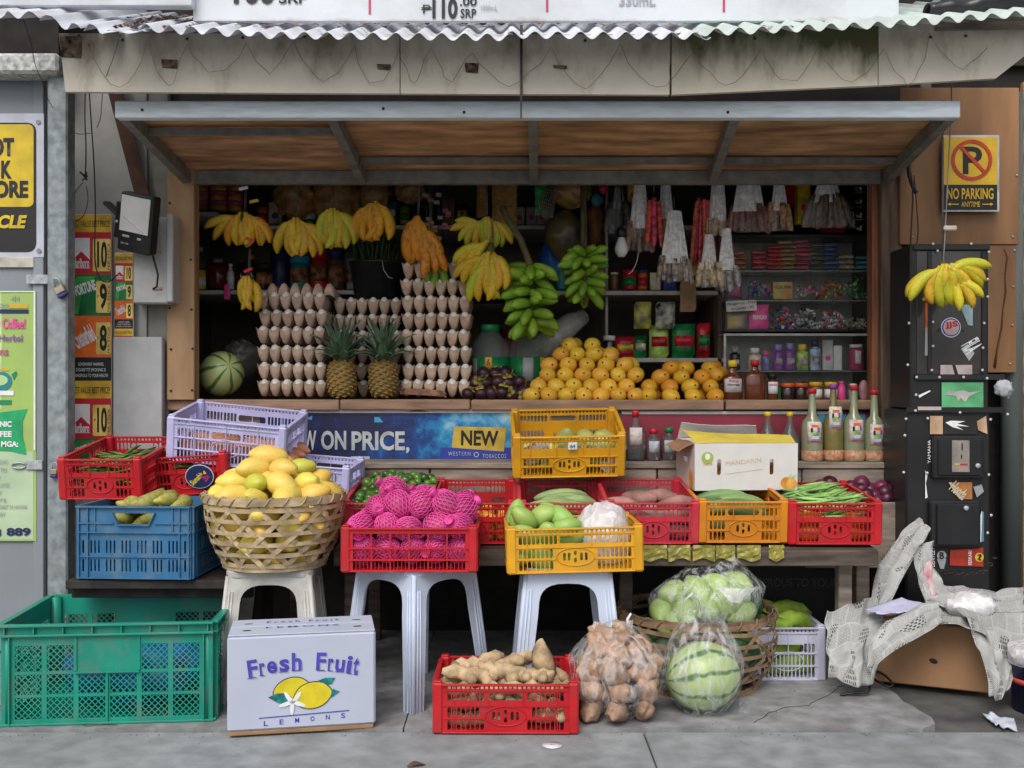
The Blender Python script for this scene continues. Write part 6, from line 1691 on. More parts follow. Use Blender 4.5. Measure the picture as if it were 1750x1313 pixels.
# litter on the ground
def groundsheet(label, pts, m, name, cat, z=.004, crum=.006, seed=1):
    q = [gpt(*p) for p in pts]; c = sum(q, Vector())/len(q)
    def fn(u, v): 
        p = q[0].lerp(q[1], u).lerp(q[3].lerp(q[2], u), v); e = 1-.35*math.sin(u*6+seed)**2
        p = c+(p-c)*e; p.z = z+crum*(1+mnoise.noise((u*4,v*4,seed))); return p
    return tag(MB().sheet(fn, 12, 10, .0004).build(name, m), label, cat)
groundsheet('torn white plastic scrap on the dark stained ground', [(1668,1210),(1735,1222),(1742,1245),(1700,1238)], mat('white_scrap_plastic', (.58,.62,.70), .4, var=.08), 'plastic_scrap', 'scrap', -.018, .010, 4)
d = gpt(944, 1271); d.z = -.0045
t = thing('paper_disc', 'small round white paper disc on the road', 'disc', d)
MB().lathe([(0,0),(.0265,0),(.0268,.0012),(0,.0014)], 28).build('disc_sheet', mat('disc_paper', (.66,.65,.68), .6, var=.05), t)
inst('lettering', text_mesh('Be', .012, .007, .02), ink('grey'), t, (0,0,.0022), (R(-90),0,0))
lf = gpt(712, 1306); lf.z = -.003
o = MB().sheet(lambda u, v: Vector(((u-.5)*.05, (v-.5)*.022*math.sin(PI*(u*.9+.05)), .006*math.sin(u*4)+.004*abs(v-.5))), 8, 4, .0005).build('fallen_leaf', mat('reddish_leaf', (.30,.13,.09), .8, var=.3)); o.location = lf; o.rotation_euler = (0,0,.5); tag(o, 'curled reddish leaf lying at the bottom edge of road', 'leaf')
wire('bent black strap lying on the pavement beside newspapers', [(1436,1188,3.205),(1460,1184,3.20),(1484,1182,3.20),(1486,1168,3.26),(1487,1150,3.34)], .004, m_wire, name='strap')
wire('looped black strap end beside the cardboard box', [(1484,1146,3.36),(1505,1150,3.34),(1524,1166,3.28),(1520,1174,3.26),(1500,1165,3.29),(1484,1152,3.34)], .004, m_wire, name='strap')
# ================================================================== BANNERS AND SIGNS
def galaxy_mat():
    m = mat('galaxy_print', (.016,.022,.085), .4, var=.0, scale=5, col2=(.016,.022,.085))
    n, l = m.node_tree.nodes, m.node_tree.links; bs = n['Principled BSDF']
    tc = n.new('ShaderNodeTexCoord'); sp = n.new('ShaderNodeSeparateXYZ'); nz = n.new('ShaderNodeTexNoise'); nz.inputs['Scale'].default_value = 7; nz.inputs['Detail'].default_value = 9; nz.inputs['Roughness'].default_value = .7
    gr = n.new('ShaderNodeMapRange'); gr.inputs['From Min'].default_value = -.12; gr.inputs['From Max'].default_value = .38; gr.inputs['To Max'].default_value = .30
    ad = n.new('ShaderNodeMath'); ad.operation = 'ADD'; cr = n.new('ShaderNodeValToRGB')
    e = cr.color_ramp.elements; e[0].position = .52; e[0].color = (.014,.018,.07,1); e[1].position = .95; e[1].color = (.35,.60,.70,1)
    q = e.new(.66); q.color = (.012,.06,.26,1); q = e.new(.78); q.color = (.02,.26,.52,1)
    l.new(tc.outputs['Object'], sp.inputs[0]); l.new(sp.outputs['X'], gr.inputs['Value']); l.new(tc.outputs['Object'], nz.inputs['Vector'])
    l.new(gr.outputs[0], ad.inputs[0]); l.new(nz.outputs['Fac'], ad.inputs[1]); l.new(ad.outputs[0], cr.inputs[0]); l.new(cr.outputs[0], bs.inputs['Base Color'])
    return m
bn_ = Board('price_banner', 'blue galaxy banner reading on price beside the amber crate', 'banner', (444, 703, 882, 787), 4.012, galaxy_mat(), .002)
bn_.rect(444, 699, 880, 706, 'white', 'top_hem', .004)
bn_.poly([(452,704),(470,698),(500,701),(510,705)], mat('ink_dull_red', (.35,.06,.08), .5), 'folded_edge', .005); bn_.poly([(690,704),(715,700),(735,704)], mat('ink_dull_red', (0,0,0)), 'folded_edge', .005)
pgrey = mat('ink_banner_grey', (.50,.53,.55), .5)
bn_.text('W', 519, 736, 541, 769, pgrey, .03); bn_.text('ON', 549, 736, 592, 769, pgrey, .03); bn_.text('PRICE', 601, 737, 692, 770, pgrey, .03); bn_.text(',', 694, 764, 700, 775, pgrey, .04)
bn_.text('LE', 486, 736, 514, 769, pgrey, .03)
for x0, x1 in ((520,534),(546,560),(600,614),(618,632)): bn_.rect(x0, 780, x1, 786.5, pgrey, 'cut_letter', .004)
bn_.poly([(776,729),(866,731),(861,772),(772,765)], mat('ink_new_yellow', (.60,.42,.06), .5), 'badge_field', .003); bn_.text('NEW', 788, 736, 852, 762, 'black', .03, ang=1)
bn_.rect(753, 765, 878, 786, 'blue', 'blue_strip', .0025); bn_.text('WESTERN', 766, 772, 804, 779, pgrey, .0, spacing=1.3); bn_.text('TOBACCOS', 825, 776, 865, 783, pgrey, .0, spacing=1.3)
bn_.ring(814, 777, 3.2, 4.3, pgrey); bn_.rect(764, 769.5, 806, 770.3, pgrey, 'line'); bn_.rect(824, 773.8, 866, 774.6, pgrey, 'line')
bn_.poly([(640,713),(648,713),(655,722),(640,722)], 'sky'); bn_.poly([(524,716),(534,710),(533,718)], 'sky')
br_ = Board('red_banner', 'plain crimson banner along the counter behind the bottles', 'banner', (1062, 706, 1495, 790), 4.012, mat('banner_crimson', (.30,.035,.06), .5, var=.15, scale=3), .002)
br_.rect(1062, 703, 1440, 708, 'white', 'top_hem', .004)
for x0, x1 in ((1398,1410),(1432,1446),(1464,1478)): br_.rect(x0, 708, x1, 722, 'sky', 'blue_patch', .004)
dg = Board('warning_banner', 'dark banner with faint danger wording under the table', 'banner', (1045, 962, 1445, 1075), 3.80, mat('dark_banner', (.012,.012,.013), .6), .002)
dg.text('IS DANGEROUS TO YOUR', 1240, 988, 1432, 1003, mat('ink_faint_grey', (.06,.06,.065), .6), .02)
# no parking sign
npk = Board('parking_sign', 'yellow no parking anytime sign on the plywood', 'sign', (1611, 231, 1708, 362), 3.90, mat('sign_edge_white', (.55,.55,.56), .4, dirt=.4, dscale=14), .003)
npk.rect(1613, 235, 1704, 316, mat('sign_yellow_np', (.68,.42,.02), .4, var=.08), 'yellow_field', .0015); npk.rect(1613, 316, 1704, 359, 'black', 'black_field', .0015)
P_ = ink('black')
npk.text('P', 1645, 251, 1678, 298, P_, .02, ang=0, d=.0025); npk.ring(1660, 274, 29, 35, mat('ink_sign_red', (.52,.045,.02), .45), .004)
npk.poly([(1637,251),(1641,247),(1685,294),(1681,298)], mat('ink_sign_red', (0,0,0)), 'slash_bar', .0045)
gy = mat('sign_yellow_np', (0,0,0)); npk.text('NO PARKING', 1618, 322, 1697, 341, gy, .02); npk.text('ANYTIME', 1642, 345, 1674, 354, gy, .01)
npk.poly([(1619,349.5),(1624,346.5),(1624,348.7),(1638,348.7),(1638,350.3),(1624,350.3),(1624,352.5)], gy, 'arrow', .003); npk.poly([(1697,349.5),(1692,346.5),(1692,348.7),(1678,348.7),(1678,350.3),(1692,350.3),(1692,352.5)], gy, 'arrow', .003)

# ================================================================== BOTTLES, JARS, PACKS
def prof_bottle(w, h, neck=.28, shoulder=.62, cap=.07, nl=.16):
    r = w/2; return [(0,0),(r*.92,0),(r,.02*h),(r,h*shoulder),(r*.86,h*(shoulder+.06)),(r*neck*1.25,h*(1-nl-cap)),(r*neck,h*(1-cap*1.6)),(r*neck,h*(1-cap))]
def bottle(label, px, py, w, h, Y, m, capm, lab=None, name='bottle', cat='bottle', neck=.28, shoulder=.6, cap=.08, group=None, capr=None, flatk=1.0, text=None, labz=(.2,.55), labw=.62, nl=.16):
    """px,py = base centre; w,h in photo pixels"""
    k = S(Y); W, H = w*k, h*k
    b = P(px, py, Y)
    t = thing(name, label, cat, b, (0,0,0), group)
    pr = prof_bottle(W, H, neck, shoulder, cap, nl)
    M = Matrix.Scale(flatk, 4, (0,1,0))
    MB().lathe(pr, 18, M=M).build('glass', m, t)
    cr = capr*W/2 if capr else W/2*neck*1.3
    MB().lathe([(0,H*(1-cap)-.001),(cr,H*(1-cap)-.001),(cr,H*.995),(cr*.9,H),(0,H)], 14).build('cap', capm, t)
    if lab is not None:
        z0, z1 = H*labz[0], H*labz[1]; r = W/2*1.012
        def fn(u, v):
            a = -PI/2+(u-.5)*2*math.asin(min(.98, labw)); return Vector((r*math.cos(a), r*math.sin(a)*flatk-.0004, lerp(z0, z1, v)))
        lo = MB().sheet(fn, 8, 2, .0004).build('paper_label', lab, t)
        if text:
            for i, (s_, c_, za, zb, wd) in enumerate(text):
                inst('lettering', text_mesh(s_, W*wd, (zb-za)*H, .02), ink(c_), lo, (0, -r*flatk-.0012, H*(za+zb)/2))
    return t
def jar(label, px, py, w, h, Y, m, lid, name='jar', cat='jar', group=None, lab=None, lidh=.22):
    k = S(Y); W, H = w*k, h*k; t = thing(name, label, cat, P(px, py, Y), (0,0,0), group); r = W/2
    MB().lathe([(0,0),(r*.9,0),(r*.96,H*.05),(r*.96,H*(1-lidh-.06)),(r*.86,H*(1-lidh))], 18).build('jar_body', m, t)
    MB().lathe([(0,H*(1-lidh)),(r,H*(1-lidh)),(r,H*.97),(r*.93,H),(0,H)], 18).build('lid', lid, t)
    if lab is not None:
        MB().lathe([(r*.965,H*.2),(r*.985,H*.2),(r*.985,H*.62),(r*.965,H*.62)], 18).build('paper_label', lab, t)
    return t
def pack(label, px, py, w, h, Y, m, name='packet', cat='packet', group=None, band=None, d=.03, text=None, tc='white', rot=0):
    """pillow pouch standing at px,py (base centre)"""
    k = S(Y); W, H = w*k, h*k; t = thing(name, label, cat, P(px, py, Y), (0,R(rot),0), group)
    sd = random.random()*9
    def fn(s_):
        def f(u, v):
            e = (1-abs(2*u-1)**4)*(1-abs(2*v-1)**6)
            return Vector(((u-.5)*W*(1-.04*math.sin(v*PI)), s_*(d/2)*e*(1+.25*mnoise.noise((u*3,v*3,sd))), H*v))
        return f
    MB().sheet(fn(-1), 8, 8).sheet(fn(1), 8, 8).build('pouch', m, t)
    if band: MB().sheet(lambda u, v: Vector(((u-.5)*W*.8, -(d/2)*1.04-.0006, H*(.35+.3*v))), 4, 2, .0003).build('printed_band', band, t)
    if text: inst('lettering', text_mesh(text, W*.7, H*.16, .03), ink(tc), t, (0, -d/2-.0022, H*.5))
    return t
def carton(label, px, py, w, h, Y, m, name='carton', cat='carton', group=None, d=.05, mark=None, text=None, tc='white'):
    k = S(Y); W, H = w*k, h*k; t = thing(name, label, cat, P(px, py, Y), (0,0,0), group)
    MB().cbox(-W/2, 0, 0, W/2, d, H, .0015).build('carton_body', m, t)
    if mark: MB().prism(oval(0,H*.4,W*.25,W*.25,14), -.0012, -.0004).build('printed_mark', mark, t)
    if text: inst('lettering', text_mesh(text, W*.75, H*.2, .03), ink(tc), t, (0, -.002, H*.7))
    return t
m_glass = mat('clear_glass', (.55,.58,.58), .08, var=.02, trans=.85, ior=1.3)
m_vin = mat('cloudy_vinegar_glass', (.34,.37,.22), .12, var=.12, scale=9, trans=.25, coat=.5)
m_vin2 = mat('amber_vinegar_glass', (.26,.22,.07), .12, var=.15, scale=9, trans=.2, coat=.5)
m_honey = mat('dark_honey_glass', (.13,.032,.010), .1, var=.15, scale=8, coat=.6)
m_darkgl = mat('dark_sauce_glass', (.03,.014,.012), .12, coat=.5)
m_wine = mat('dark_red_jug', (.13,.01,.022), .25, coat=.3)
m_pulp = mat('pickled_pieces', (.50,.36,.20), .6, var=.4, scale=60, col2=(.40,.10,.05))
def label_mat():
    return mat('fruit_print_label', (.66,.62,.60), .5, var=.0, scale=70, col2=(.62,.60,.52), dirt=.9, dirtcol=(.45,.10,.14), dscale=70)
m_lbl = label_mat(); m_lblg = mat('ink_label_green', (.30,.50,.12), .5, var=.3, scale=60)
def vinegar(label, px, py, w, h, capc, m, lab_y, filled=True):
    Y = 3.90; py = 656.5+(CAMH-zl)/Y*FPX
    t = bottle(label, px, py, w, h, Y, m, ink(capc), None, neck=.32, shoulder=.50, cap=.06, group='bottles of spiced vinegar on the ledge', nl=.30)
    k = S(Y); W, H = w*k, h*k; lw = W*.66; z = H*lab_y; hh = H*.29
    r = W/2*1.015
    def fn(u, v):
        a = -PI/2+(u-.5)*1.45; return Vector((r*math.cos(a), r*math.sin(a), z+hh*v))
    lo = MB().sheet(fn, 8, 2, .0004).build('paper_label', m_lbl, t)
    for x, zz, ww, h2, mm in ((0,.45,.45,.20,m_lblg),(0,.25,.5,.14,ink('paleblue')),(0,.08,.62,.06,mat('ink_label_red', (.42,.03,.06), .5)),(-.02,.80,.5,.12,ink('orange')),(-.24,.60,.16,.20,ink('black')),(.25,.62,.14,.22,ink('purple'))):
        MB().box(-ww*lw/2, 0, -h2*hh/2, ww*lw/2, .0004, h2*hh/2).build('printed_mark', mm, lo, (x*lw, -r-.0009-(.003 if abs(x)<.1 else -.004)*0, z+hh*zz))
    MB().lathe([(0,.003),(W*.478,.003),(W*.515,.010),(W*.506,H*.15),(0,H*.16)], 16).build('sediment', m_pulp, t)
    return t
vinegar('vinegar bottle with thin red-capped neck beside the mandarin carton', 1388, 790, 36, 124, 'red', m_vin, .26)
vinegar('amber vinegar bottle with purple neck seal, label set high', 1424, 790, 33, 132, 'purple', m_vin2, .42)
vinegar('cloudy vinegar bottle with brown chilli in its neck', 1459, 790, 36, 130, 'red', m_vin, .26)
vinegar('rightmost vinegar bottle with red chillies at the bottom', 1494, 790, 35, 122, 'red', m_vin, .23)
for px, lb in ((1312, 'clear yellow-capped bottle behind the mandarin carton, nearer its middle'), (1350, 'clear yellow-capped bottle behind the mandarin carton, nearer the vinegar')):
    bottle(lb, px, 786, 37, 82, 3.95, m_glass, ink('yellow'), None, neck=.24, shoulder=.42, cap=.09, group='clear bottles behind the carton')
gfl = bottle('clear flask of garlic with red cap and fruit label', 1086, 786, 34, 84, 3.93, m_glass, ink('red'), m_lbl, neck=.28, shoulder=.52, cap=.11, labz=(.30,.66), flatk=.6)
MB().lathe([(0,.002),(.030,.002),(.034,.02),(.030,.04),(0,.042)], 14, M=Matrix.Scale(.6,4,(0,1,0))).build('garlic_pieces', mat('garlic_pulp', (.55,.42,.30), .6, var=.4, scale=60, col2=(.45,.12,.08)), gfl)
bottle('small squat bottle with red cap and blue label', 1117, 787, 24, 54, 3.93, m_glass, ink('red'), mat('blue_white_label', (.50,.56,.62), .5, var=.2, scale=50), neck=.45, shoulder=.66, cap=.14, labz=(.25,.62), labw=.75)
bottle('small squat bottle with green cap half behind the carton', 1143, 787, 24, 56, 3.95, m_glass, ink('green'), mat('blue_white_label', (0,0,0)), neck=.45, shoulder=.66, cap=.14, labz=(.25,.62), labw=.75)

# mandarin carton
MC = P(1187, 839, 3.585)
mc = thing('mandarin_carton', 'open white mandarin carton with yellow flaps on the orange crate', 'box', MC, (R(2), 0, R(6)))
W, H, D = .362, .160, .24
m_mc = mat('mandarin_carton_white', (.68,.66,.64), .6, var=.03); m_mcs = mat('mandarin_carton_pinkish', (.58,.50,.46), .6, var=.04); m_flap = mat('mandarin_flap_yellow', (.66,.52,.08), .55, var=.06)
fr_me = plate([[(0,0),(W,0),(W,H),(0,H)], rrect(.078,.052,.092,.108,.007), rrect(.263,.052,.277,.108,.007)], .004)
for v in fr_me.vertices: pass
inst('front_panel', fr_me, m_mc, mc, (0,.002,0)); inst('back_panel', fr_me, m_mc, mc, (0,D-.002,0))
sd_me = plate([[(0,0),(D-.009,0),(D-.009,H),(0,H)], rrect(.09,.085,.15,.105,.006)], .004)
inst('side_panel', sd_me, m_mcs, mc, (.002,.0045,0), (0,0,R(90))); inst('side_panel', sd_me, m_mcs, mc, (W-.002,.0045,0), (0,0,R(90)))
MB().box(.004,.004,.002,W-.004,D-.004,.006).build('bottom_panel', m_kraft, mc)
def flapf(a, b, c_, d_): return lambda u, v: Vector(a).lerp(Vector(b), u).lerp(Vector(d_).lerp(Vector(c_), u), v)+Vector((0,0,.004*math.sin(u*5+v*3)))
MB().sheet(flapf((.004,.0,H+.001),(W-.004,.0,H+.001),(W+.01,.10,H+.016),(-.02,.11,H+.040)), 10, 5, .002, False).build('front_flap', m_flap, mc)
MB().sheet(flapf((.004,D,H+.001),(W-.06,D,H+.001),(W-.08,D-.04,H+.042),(.01,D-.03,H+.058)), 10, 5, .002, False).build('back_flap', m_mc, mc)
MB().sheet(flapf((0,.01,H+.001),(0,D-.01,H+.001),(-.045,D-.02,H-.025),(-.05,.03,H-.028)), 6, 5, .002, False).build('side_flap', m_kraft, mc)
m_oran = mat('ink_orange_fruit', (.72,.30,.04), .5, var=.15, scale=30); m_oran2 = mat('ink_orange_fruit_pale', (.75,.38,.08), .5, var=.15, scale=30)
MB().prism(oval(W-.040,.024,.020,.020,20), -.0010, -.0004).build('printed_orange', m_oran, mc); MB().prism(oval(W-.021,.021,.0195,.019,20), -.0018, -.0012).build('printed_orange', m_oran2, mc)
MB().prism([(W-.034,.047),(W-.026,.040),(W-.012,.042),(W-.008,.052),(W-.018,.049),(W-.024,.056)], -.0024, -.0018).build('printed_leaf', ink('palegreen'), mc)
MB().prism(oval(.044,.112,.021,.021,20), -.0010, -.0004).build('printed_badge', mat('ink_badge_green', (.40,.52,.10), .5), mc); MB().prism(oval(.044,.116,.009,.011,12), -.0018, -.0012).build('printed_badge', ink('white'), mc)
inst('lettering', text_mesh('TASTE', .034, .008, .02), m_oran, mc, (.044,-.0016,.091))
inst('lettering', text_mesh('MANDARIN', .125, .015, 0), mat('ink_pale_gold', (.62,.50,.28), .5), mc, (.17,-.0010,.098), (0,R(-5),0))
MB().bar((.105,-.0006,.056), (.24,-.0006,.072), .0014, .0006, (0,1,0)).build('printed_line', mat('ink_pale_gold', (0,0,0)), mc)
MB().prism(oval(0,0,.022,.034,16), -.0010, -.0004).build('printed_orange', m_oran, mc, (-.0015,.042,.036), (0,0,R(-90)))
random.seed(5); bpy.context.view_layer.update()
for i in range(10): fruit('mandarin', 'orange mandarin inside the open white carton', 'mandarin', lime_me, mat('mandarin_skin', (.66,.20,.015), .45, var=.1, rv=.1), mc.matrix_world @ Vector((.045+.066*(i%5), .06+.08*(i//5), .042)), rr(), 1.9, 'mandarins in the carton')

# ================================================================== COUNTER GOODS
m_pet = sheer('clear_bottle_plastic', (.50,.56,.54), .10, .22, 3, rough=.08, bump=.05)
m_labg = mat('green_water_label', (.008,.16,.05), .4, var=.1, scale=20)
for px, lb, txt in ((838, 'large green-labelled water bottle beside the tall egg stack', 1), (903, 'large green-labelled water bottle beside the mango pyramid', 0)):
    k = S(4.24); b = P(px, 686, 4.24)
    t = thing('water_bottle', lb, 'bottle', b, (0,0,0), 'large water bottles on the counter')
    r = 33*k
    MB().lathe([(0,0),(r*.9,0),(r,.01),(r*.94,.02),(r,.03),(r*.94,.04),(r,.05),(r,.20),(r*.96,.215),(r*.80,.245),(r*.5,.272),(r*.42,.278),(r*.42,.29)], 24).build('bottle_body', m_pet, t)
    MB().lathe([(r*1.004,.075),(r*1.02,.075),(r*1.02,.178),(r*1.004,.178)], 24).build('paper_label', m_labg, t)
    MB().lathe([(0,.281),(r*.50,.281),(r*.50,.305),(r*.46,.308),(0,.308)], 18).build('cap', mat('green_cap', (.015,.25,.08), .4), t)
    def patch(a0, a1, z0, z1, m_, rr_=1.03):
        return MB().sheet(lambda u, v: Vector((r*rr_*math.sin(lerp(a0,a1,u)), -r*rr_*math.cos(lerp(a0,a1,u)), lerp(z0,z1,v))), 6, 1, .0003).build('label_patch', m_, t)
    if txt:
        patch(-.25,.10,.135,.176, ink('gold')); inst('lettering', text_mesh('6', .014, .026, .04), mat('ink_label_red', (0,0,0)), t, (-.006,-r*1.05,.156))
        inst('lettering', text_mesh('Absolute', .060, .030, .03), ink('white'), t, (.042,-r*.88,.125), (0,R(-14),R(32))); patch(-1.1,-.7,.08,.172, ink('grey'))
    else:
        patch(.62,.95,.135,.176, ink('gold')); inst('lettering', text_mesh('6', .012, .026, .04), mat('ink_label_red', (0,0,0)), t, (r*.74,-r*.74,.156), (0,0,R(44)))
        patch(-.30,.25,.082,.174, ink('grey')); patch(-.95,-.65,.085,.105, ink('grey'))
# black bucket of leeks on the stack behind the pineapples
BU = P(646, 523, 4.34)
bu = thing('black_bucket', 'black plastic bucket of leeks behind the pineapples', 'bucket', BU)
k = S(4.34)
MB().lathe([(0,0),(38*k,0),(48*k,70*k),(50*k,70*k),(50*k,74*k),(46*k,74*k),(36*k,.01),(0,.01)], 26).build('bucket_body', mat('black_bucket_plastic', (.018,.019,.021), .45), bu)
MB().tube([P(653,446,4.21)-BU, P(656,462,4.21)-BU, P(664,474,4.21)-BU, P(671,476,4.21)-BU], .0022, 5).build('bucket_handle', ink('grey'), bu)
MB().box(-.11,-.05,-.20,.11,.16,-.003).build('support_block', m_dark, bu)
lk = [MB().tube([(0,0,0),(.004,0,.10),(.014,.003,.20),(.03,.006,.26)], [.006,.005,.004,.001], 5).data('leek%d' % i) for i in range(2)]
random.seed(44)
for i in range(46):
    a = rnd(0,6.3); r = rnd(0,.075)
    fruit('leek', 'slim dark green leek standing in the black bucket', 'leek', random.choice(lk), mat('leek_green', (.045,.11,.03), .5, var=.3, rv=.35), BU+Vector((r*math.cos(a), r*math.sin(a)*.8, .05)), (rnd(-.2,.2), rnd(-.25,.25), a), rnd(.8,1.1), 'leeks in the black bucket')
# brown honey bottles and jars on the right of the counter
Yc = 4.10; yb = 686
bottle('flat honey bottle with yellow cap and handwritten label', 1252, yb, 35, 70, Yc, m_honey, ink('yellow'), mat('hand_label', (.56,.53,.52), .6, var=.1, scale=40), neck=.34, shoulder=.55, cap=.15, labz=(.22,.55), labw=.85, flatk=.55, text=[('Puro', 'red', .46, .53, .45), ('Honey', 'black', .36, .44, .6)])
bottle('flat dark honey bottle with red cap and no label', 1290, yb, 36, 70, Yc, m_honey, ink('red'), None, neck=.32, shoulder=.62, cap=.12, flatk=.55)
bottle('small brown bottle with white label next to the honey', 1320, yb, 20, 47, Yc, m_honey, ink('black'), ink('white'), neck=.6, shoulder=.72, cap=.16, labz=(.28,.70), labw=.85, text=[('BAGOONG', 'red', .56, .64, .7)])
for px, lb in ((1346, 'squat black jar with orange-red lid next to small brown bottle'), (1369, 'squat black jar with orange-red lid next to yellow-lidded jar')): jar(lb, px, yb, 24, 31, Yc, m_darkgl, mat('jar_lid_orange', (.60,.10,.02), .45), group='black jars with orange lids')
for px, lb in ((1394, 'yellow-lidded jar behind the first vinegar bottle'), (1420, 'yellow-lidded jar behind the purple-sealed vinegar bottle')): jar(lb, px, yb, 22, 33, Yc, mat('brown_jar', (.20,.09,.04), .3), mat('jar_lid_yellow', (.66,.42,.02), .45), group='jars with yellow lids', lab=ink('white'))
bottle('pink bottle behind the vinegar bottles', 1438, yb, 13, 34, Yc, ink('pink'), ink('pink'), None, neck=.6, shoulder=.7)
bottle('small white-capped bottle behind the vinegar bottles', 1458, yb, 16, 30, Yc, ink('grey'), ink('white'), None, neck=.6, shoulder=.7)
blob('pale pink round bottle beside the reddish post', 'lotion_bottle', 'bottle', P(1476, 668, 4.12), (.020,.014,.042), mat('pale_pink_plastic', (.55,.28,.30), .4), .02, 1, 1)

# ================================================================== GLASS CABINETS
random.seed(90)
Yg = 4.30
def gl(px, py): return P(px, py, Yg)
cabm = mat('black_cabinet_frame', (.014,.014,.015), .4); cabw = mat('white_cabinet_frame', (.50,.50,.48), .45)
m_pane = sheer('cabinet_glass', (.35,.37,.37), .02, .07, 2.0, rough=.05, bump=.02)
def cabinet(label, x0, y0, x1, y1, m, shelves, divs):
    a, b = gl(x0, y0), gl(x1, y1); c = Vector(((a.x+b.x)/2, Yg, b.z)); t = thing('glass_cabinet', label, 'cabinet', c, (0,0,0), 'glass cabinets')
    w, h, d = (b.x-a.x)/2, a.z-b.z, .24; f = .010
    for bx in ((-w,0,0,-w+f,f,h),(w-f,0,0,w,f,h),(-w+f,0,0,w-f,f,f),(-w+f,0,h-f,w-f,f,h)): MB().cbox(*bx, .001).build('frame_bar', m, t)
    MB().box(-w, d-.004, 0, w, d, h).build('back_panel', mat('cabinet_back', (.48,.50,.45), .5), t)
    for bx in ((-w,f+.001,0,-w+.004,d-.005,h),(w-.004,f+.001,0,w,d-.005,h)): MB().box(*bx).build('side_glass', m_pane, t)
    MB().box(-w+.005,f+.001,.0,w-.005,d-.005,.004).build('floor_panel', m, t); MB().box(-w+.005,f+.001,h-.004,w-.005,d-.005,h).build('top_panel', m, t)
    for y in shelves:
        z = gl(0, y).z-c.z; MB().box(-w+.005, .016, z-.003, w-.005, d-.006, z).build('glass_shelf', mat('shelf_glass', (.25,.30,.28), .15, var=.02), t)
    for x in divs:
        xx = gl(x, 0).x-c.x; MB().box(xx-.0012, .018, .005, xx+.0012, d*.6, h-.006).build('divider', m_pane, t)
    MB().box(-w+f, .003, f, w-f, .005, h-f).build('front_glass', m_pane, t)
    return t
cabinet('black-framed glass cabinet of candies under the hanging packs', 1239, 401, 1488, 567, cabm, (462, 513), (1278, 1318, 1358, 1401, 1443))
cabinet('white-framed glass cabinet of toiletries behind the honey', 1237, 570, 1489, 688, cabw, (634,), (1318, 1362, 1405, 1446))
Yi = 4.37
def sp(py): return P(0, py, Yi).z
# top row: folded stacks of sachets
cols_top = [(1262,'orange sachet bundle at the cabinet end by the hanging white bag',(.55,.14,.05),32),(1296,'red sachet bundle beside the orange sachets',(.55,.04,.06),34),(1322,'bright red sachet bundle in the candy cabinet middle',(.62,.03,.04),42),(1345,'gold and brown sachet bundle in the candy cabinet',(.45,.26,.07),50),(1370,'crimson sachet bundle standing tallest in the cabinet',(.58,.03,.10),52),(1396,'dark olive sachet bundle in the candy cabinet',(.10,.09,.05),46),(1420,'blue sachet bundle in the candy cabinet',(.08,.15,.35),46),(1445,'cream noodle sachet bundle in the candy cabinet',(.55,.48,.30),26),(1474,'turquoise sachet bundle at the cabinet corner',(.08,.32,.42),24)]
for px, lb, c_, h in cols_top:
    t = thing('sachet_bundle', lb, 'sachets', P(px, 461, Yi), (0,0,0), 'sachet bundles in the candy cabinet'); k = S(Yi)
    n = max(3, int(h/7)); m_ = mat('sachet_%d' % px, c_, .35, var=.35, scale=30)
    for i in range(n):
        MB().sheet(lambda u, v, i=i: Vector(((u-.5)*24*k, -.02+.04*v, (i+.15+.75*(math.sin(PI*v)**.5))*h/n*k+.0025*mnoise.noise((u*5,v*4,i+px)))), 6, 6, .001).build('sachet', m_, t, (rnd(-.003,.003),0,0), (0,rnd(-.05,.05),rnd(-.08,.08)))
def candies(label, px, py, w, h, cols, n=60, seed=0):
    random.seed(700+seed); k = S(Yi); b = MB()
    o = thing('candy_pile', label, 'candies', P(px, py, Yi)); o['kind'] = 'stuff'
    parts = [MB() for _ in cols]
    for i in range(n):
        x, z = rnd(-.5,.5)*w*k, abs(rnd(0,1)**1.3)*h*k; z *= 1-.6*abs(x/(w*k*.5))**2
        M = Matrix.Translation((x, rnd(-.045,.03)+.05*z/(h*k), z+.006)) @ Euler(rr()).to_matrix().to_4x4()
        q = parts[i % len(cols)]; L, r = rnd(.008,.012), rnd(.004,.0065)
        q.add([M @ Vector(v) for v in ((-L,-r,0),(-L,r,0),(-L*.45,0,0),(-L*.4,0,r),(-L*.4,-r,0),(-L*.4,r,0),(-L*.4,0,-r),(L*.4,0,r),(L*.4,-r,0),(L*.4,r,0),(L*.4,0,-r),(L,-r,0),(L,r,0))],
              [(0,1,2),(3,4,8,7),(4,6,10,8),(6,5,9,10),(5,3,7,9),(3,5,6,4),(7,8,10,9),(9,11,12),(8,12,11)])
    for q, c_ in zip(parts, cols): q.build('wrapped_candy', mat('candy_'+c_, INK[c_], .25, var=.25, scale=60), o)['kind'] = 'stuff'
candies('blue and pink candies in the upper candy row', 1298, 511, 34, 34, ['blue','sky','pink','lime','violet'], 70, 1)
candies('pink and brown candies in the upper candy row', 1380, 511, 36, 26, ['brown','cream','pink','grey'], 60, 2)
candies('caramel candies in the upper candy row', 1422, 511, 36, 32, ['gold','brown','orange'], 60, 3)
candies('green foil candies heaped in the upper candy row corner', 1464, 511, 34, 38, ['green','green','palegreen'], 70, 4)
candies('mixed bright candies in the lower candy row', 1338, 564, 36, 40, ['pink','blue','orange','green','white','violet'], 80, 5)
candies('black and white candies in the lower candy row middle', 1380, 564, 38, 36, ['white','black','grey','white'], 90, 6)
candies('white and red striped candies in the lower candy row', 1422, 564, 38, 34, ['white','grey','red','white'], 90, 7)
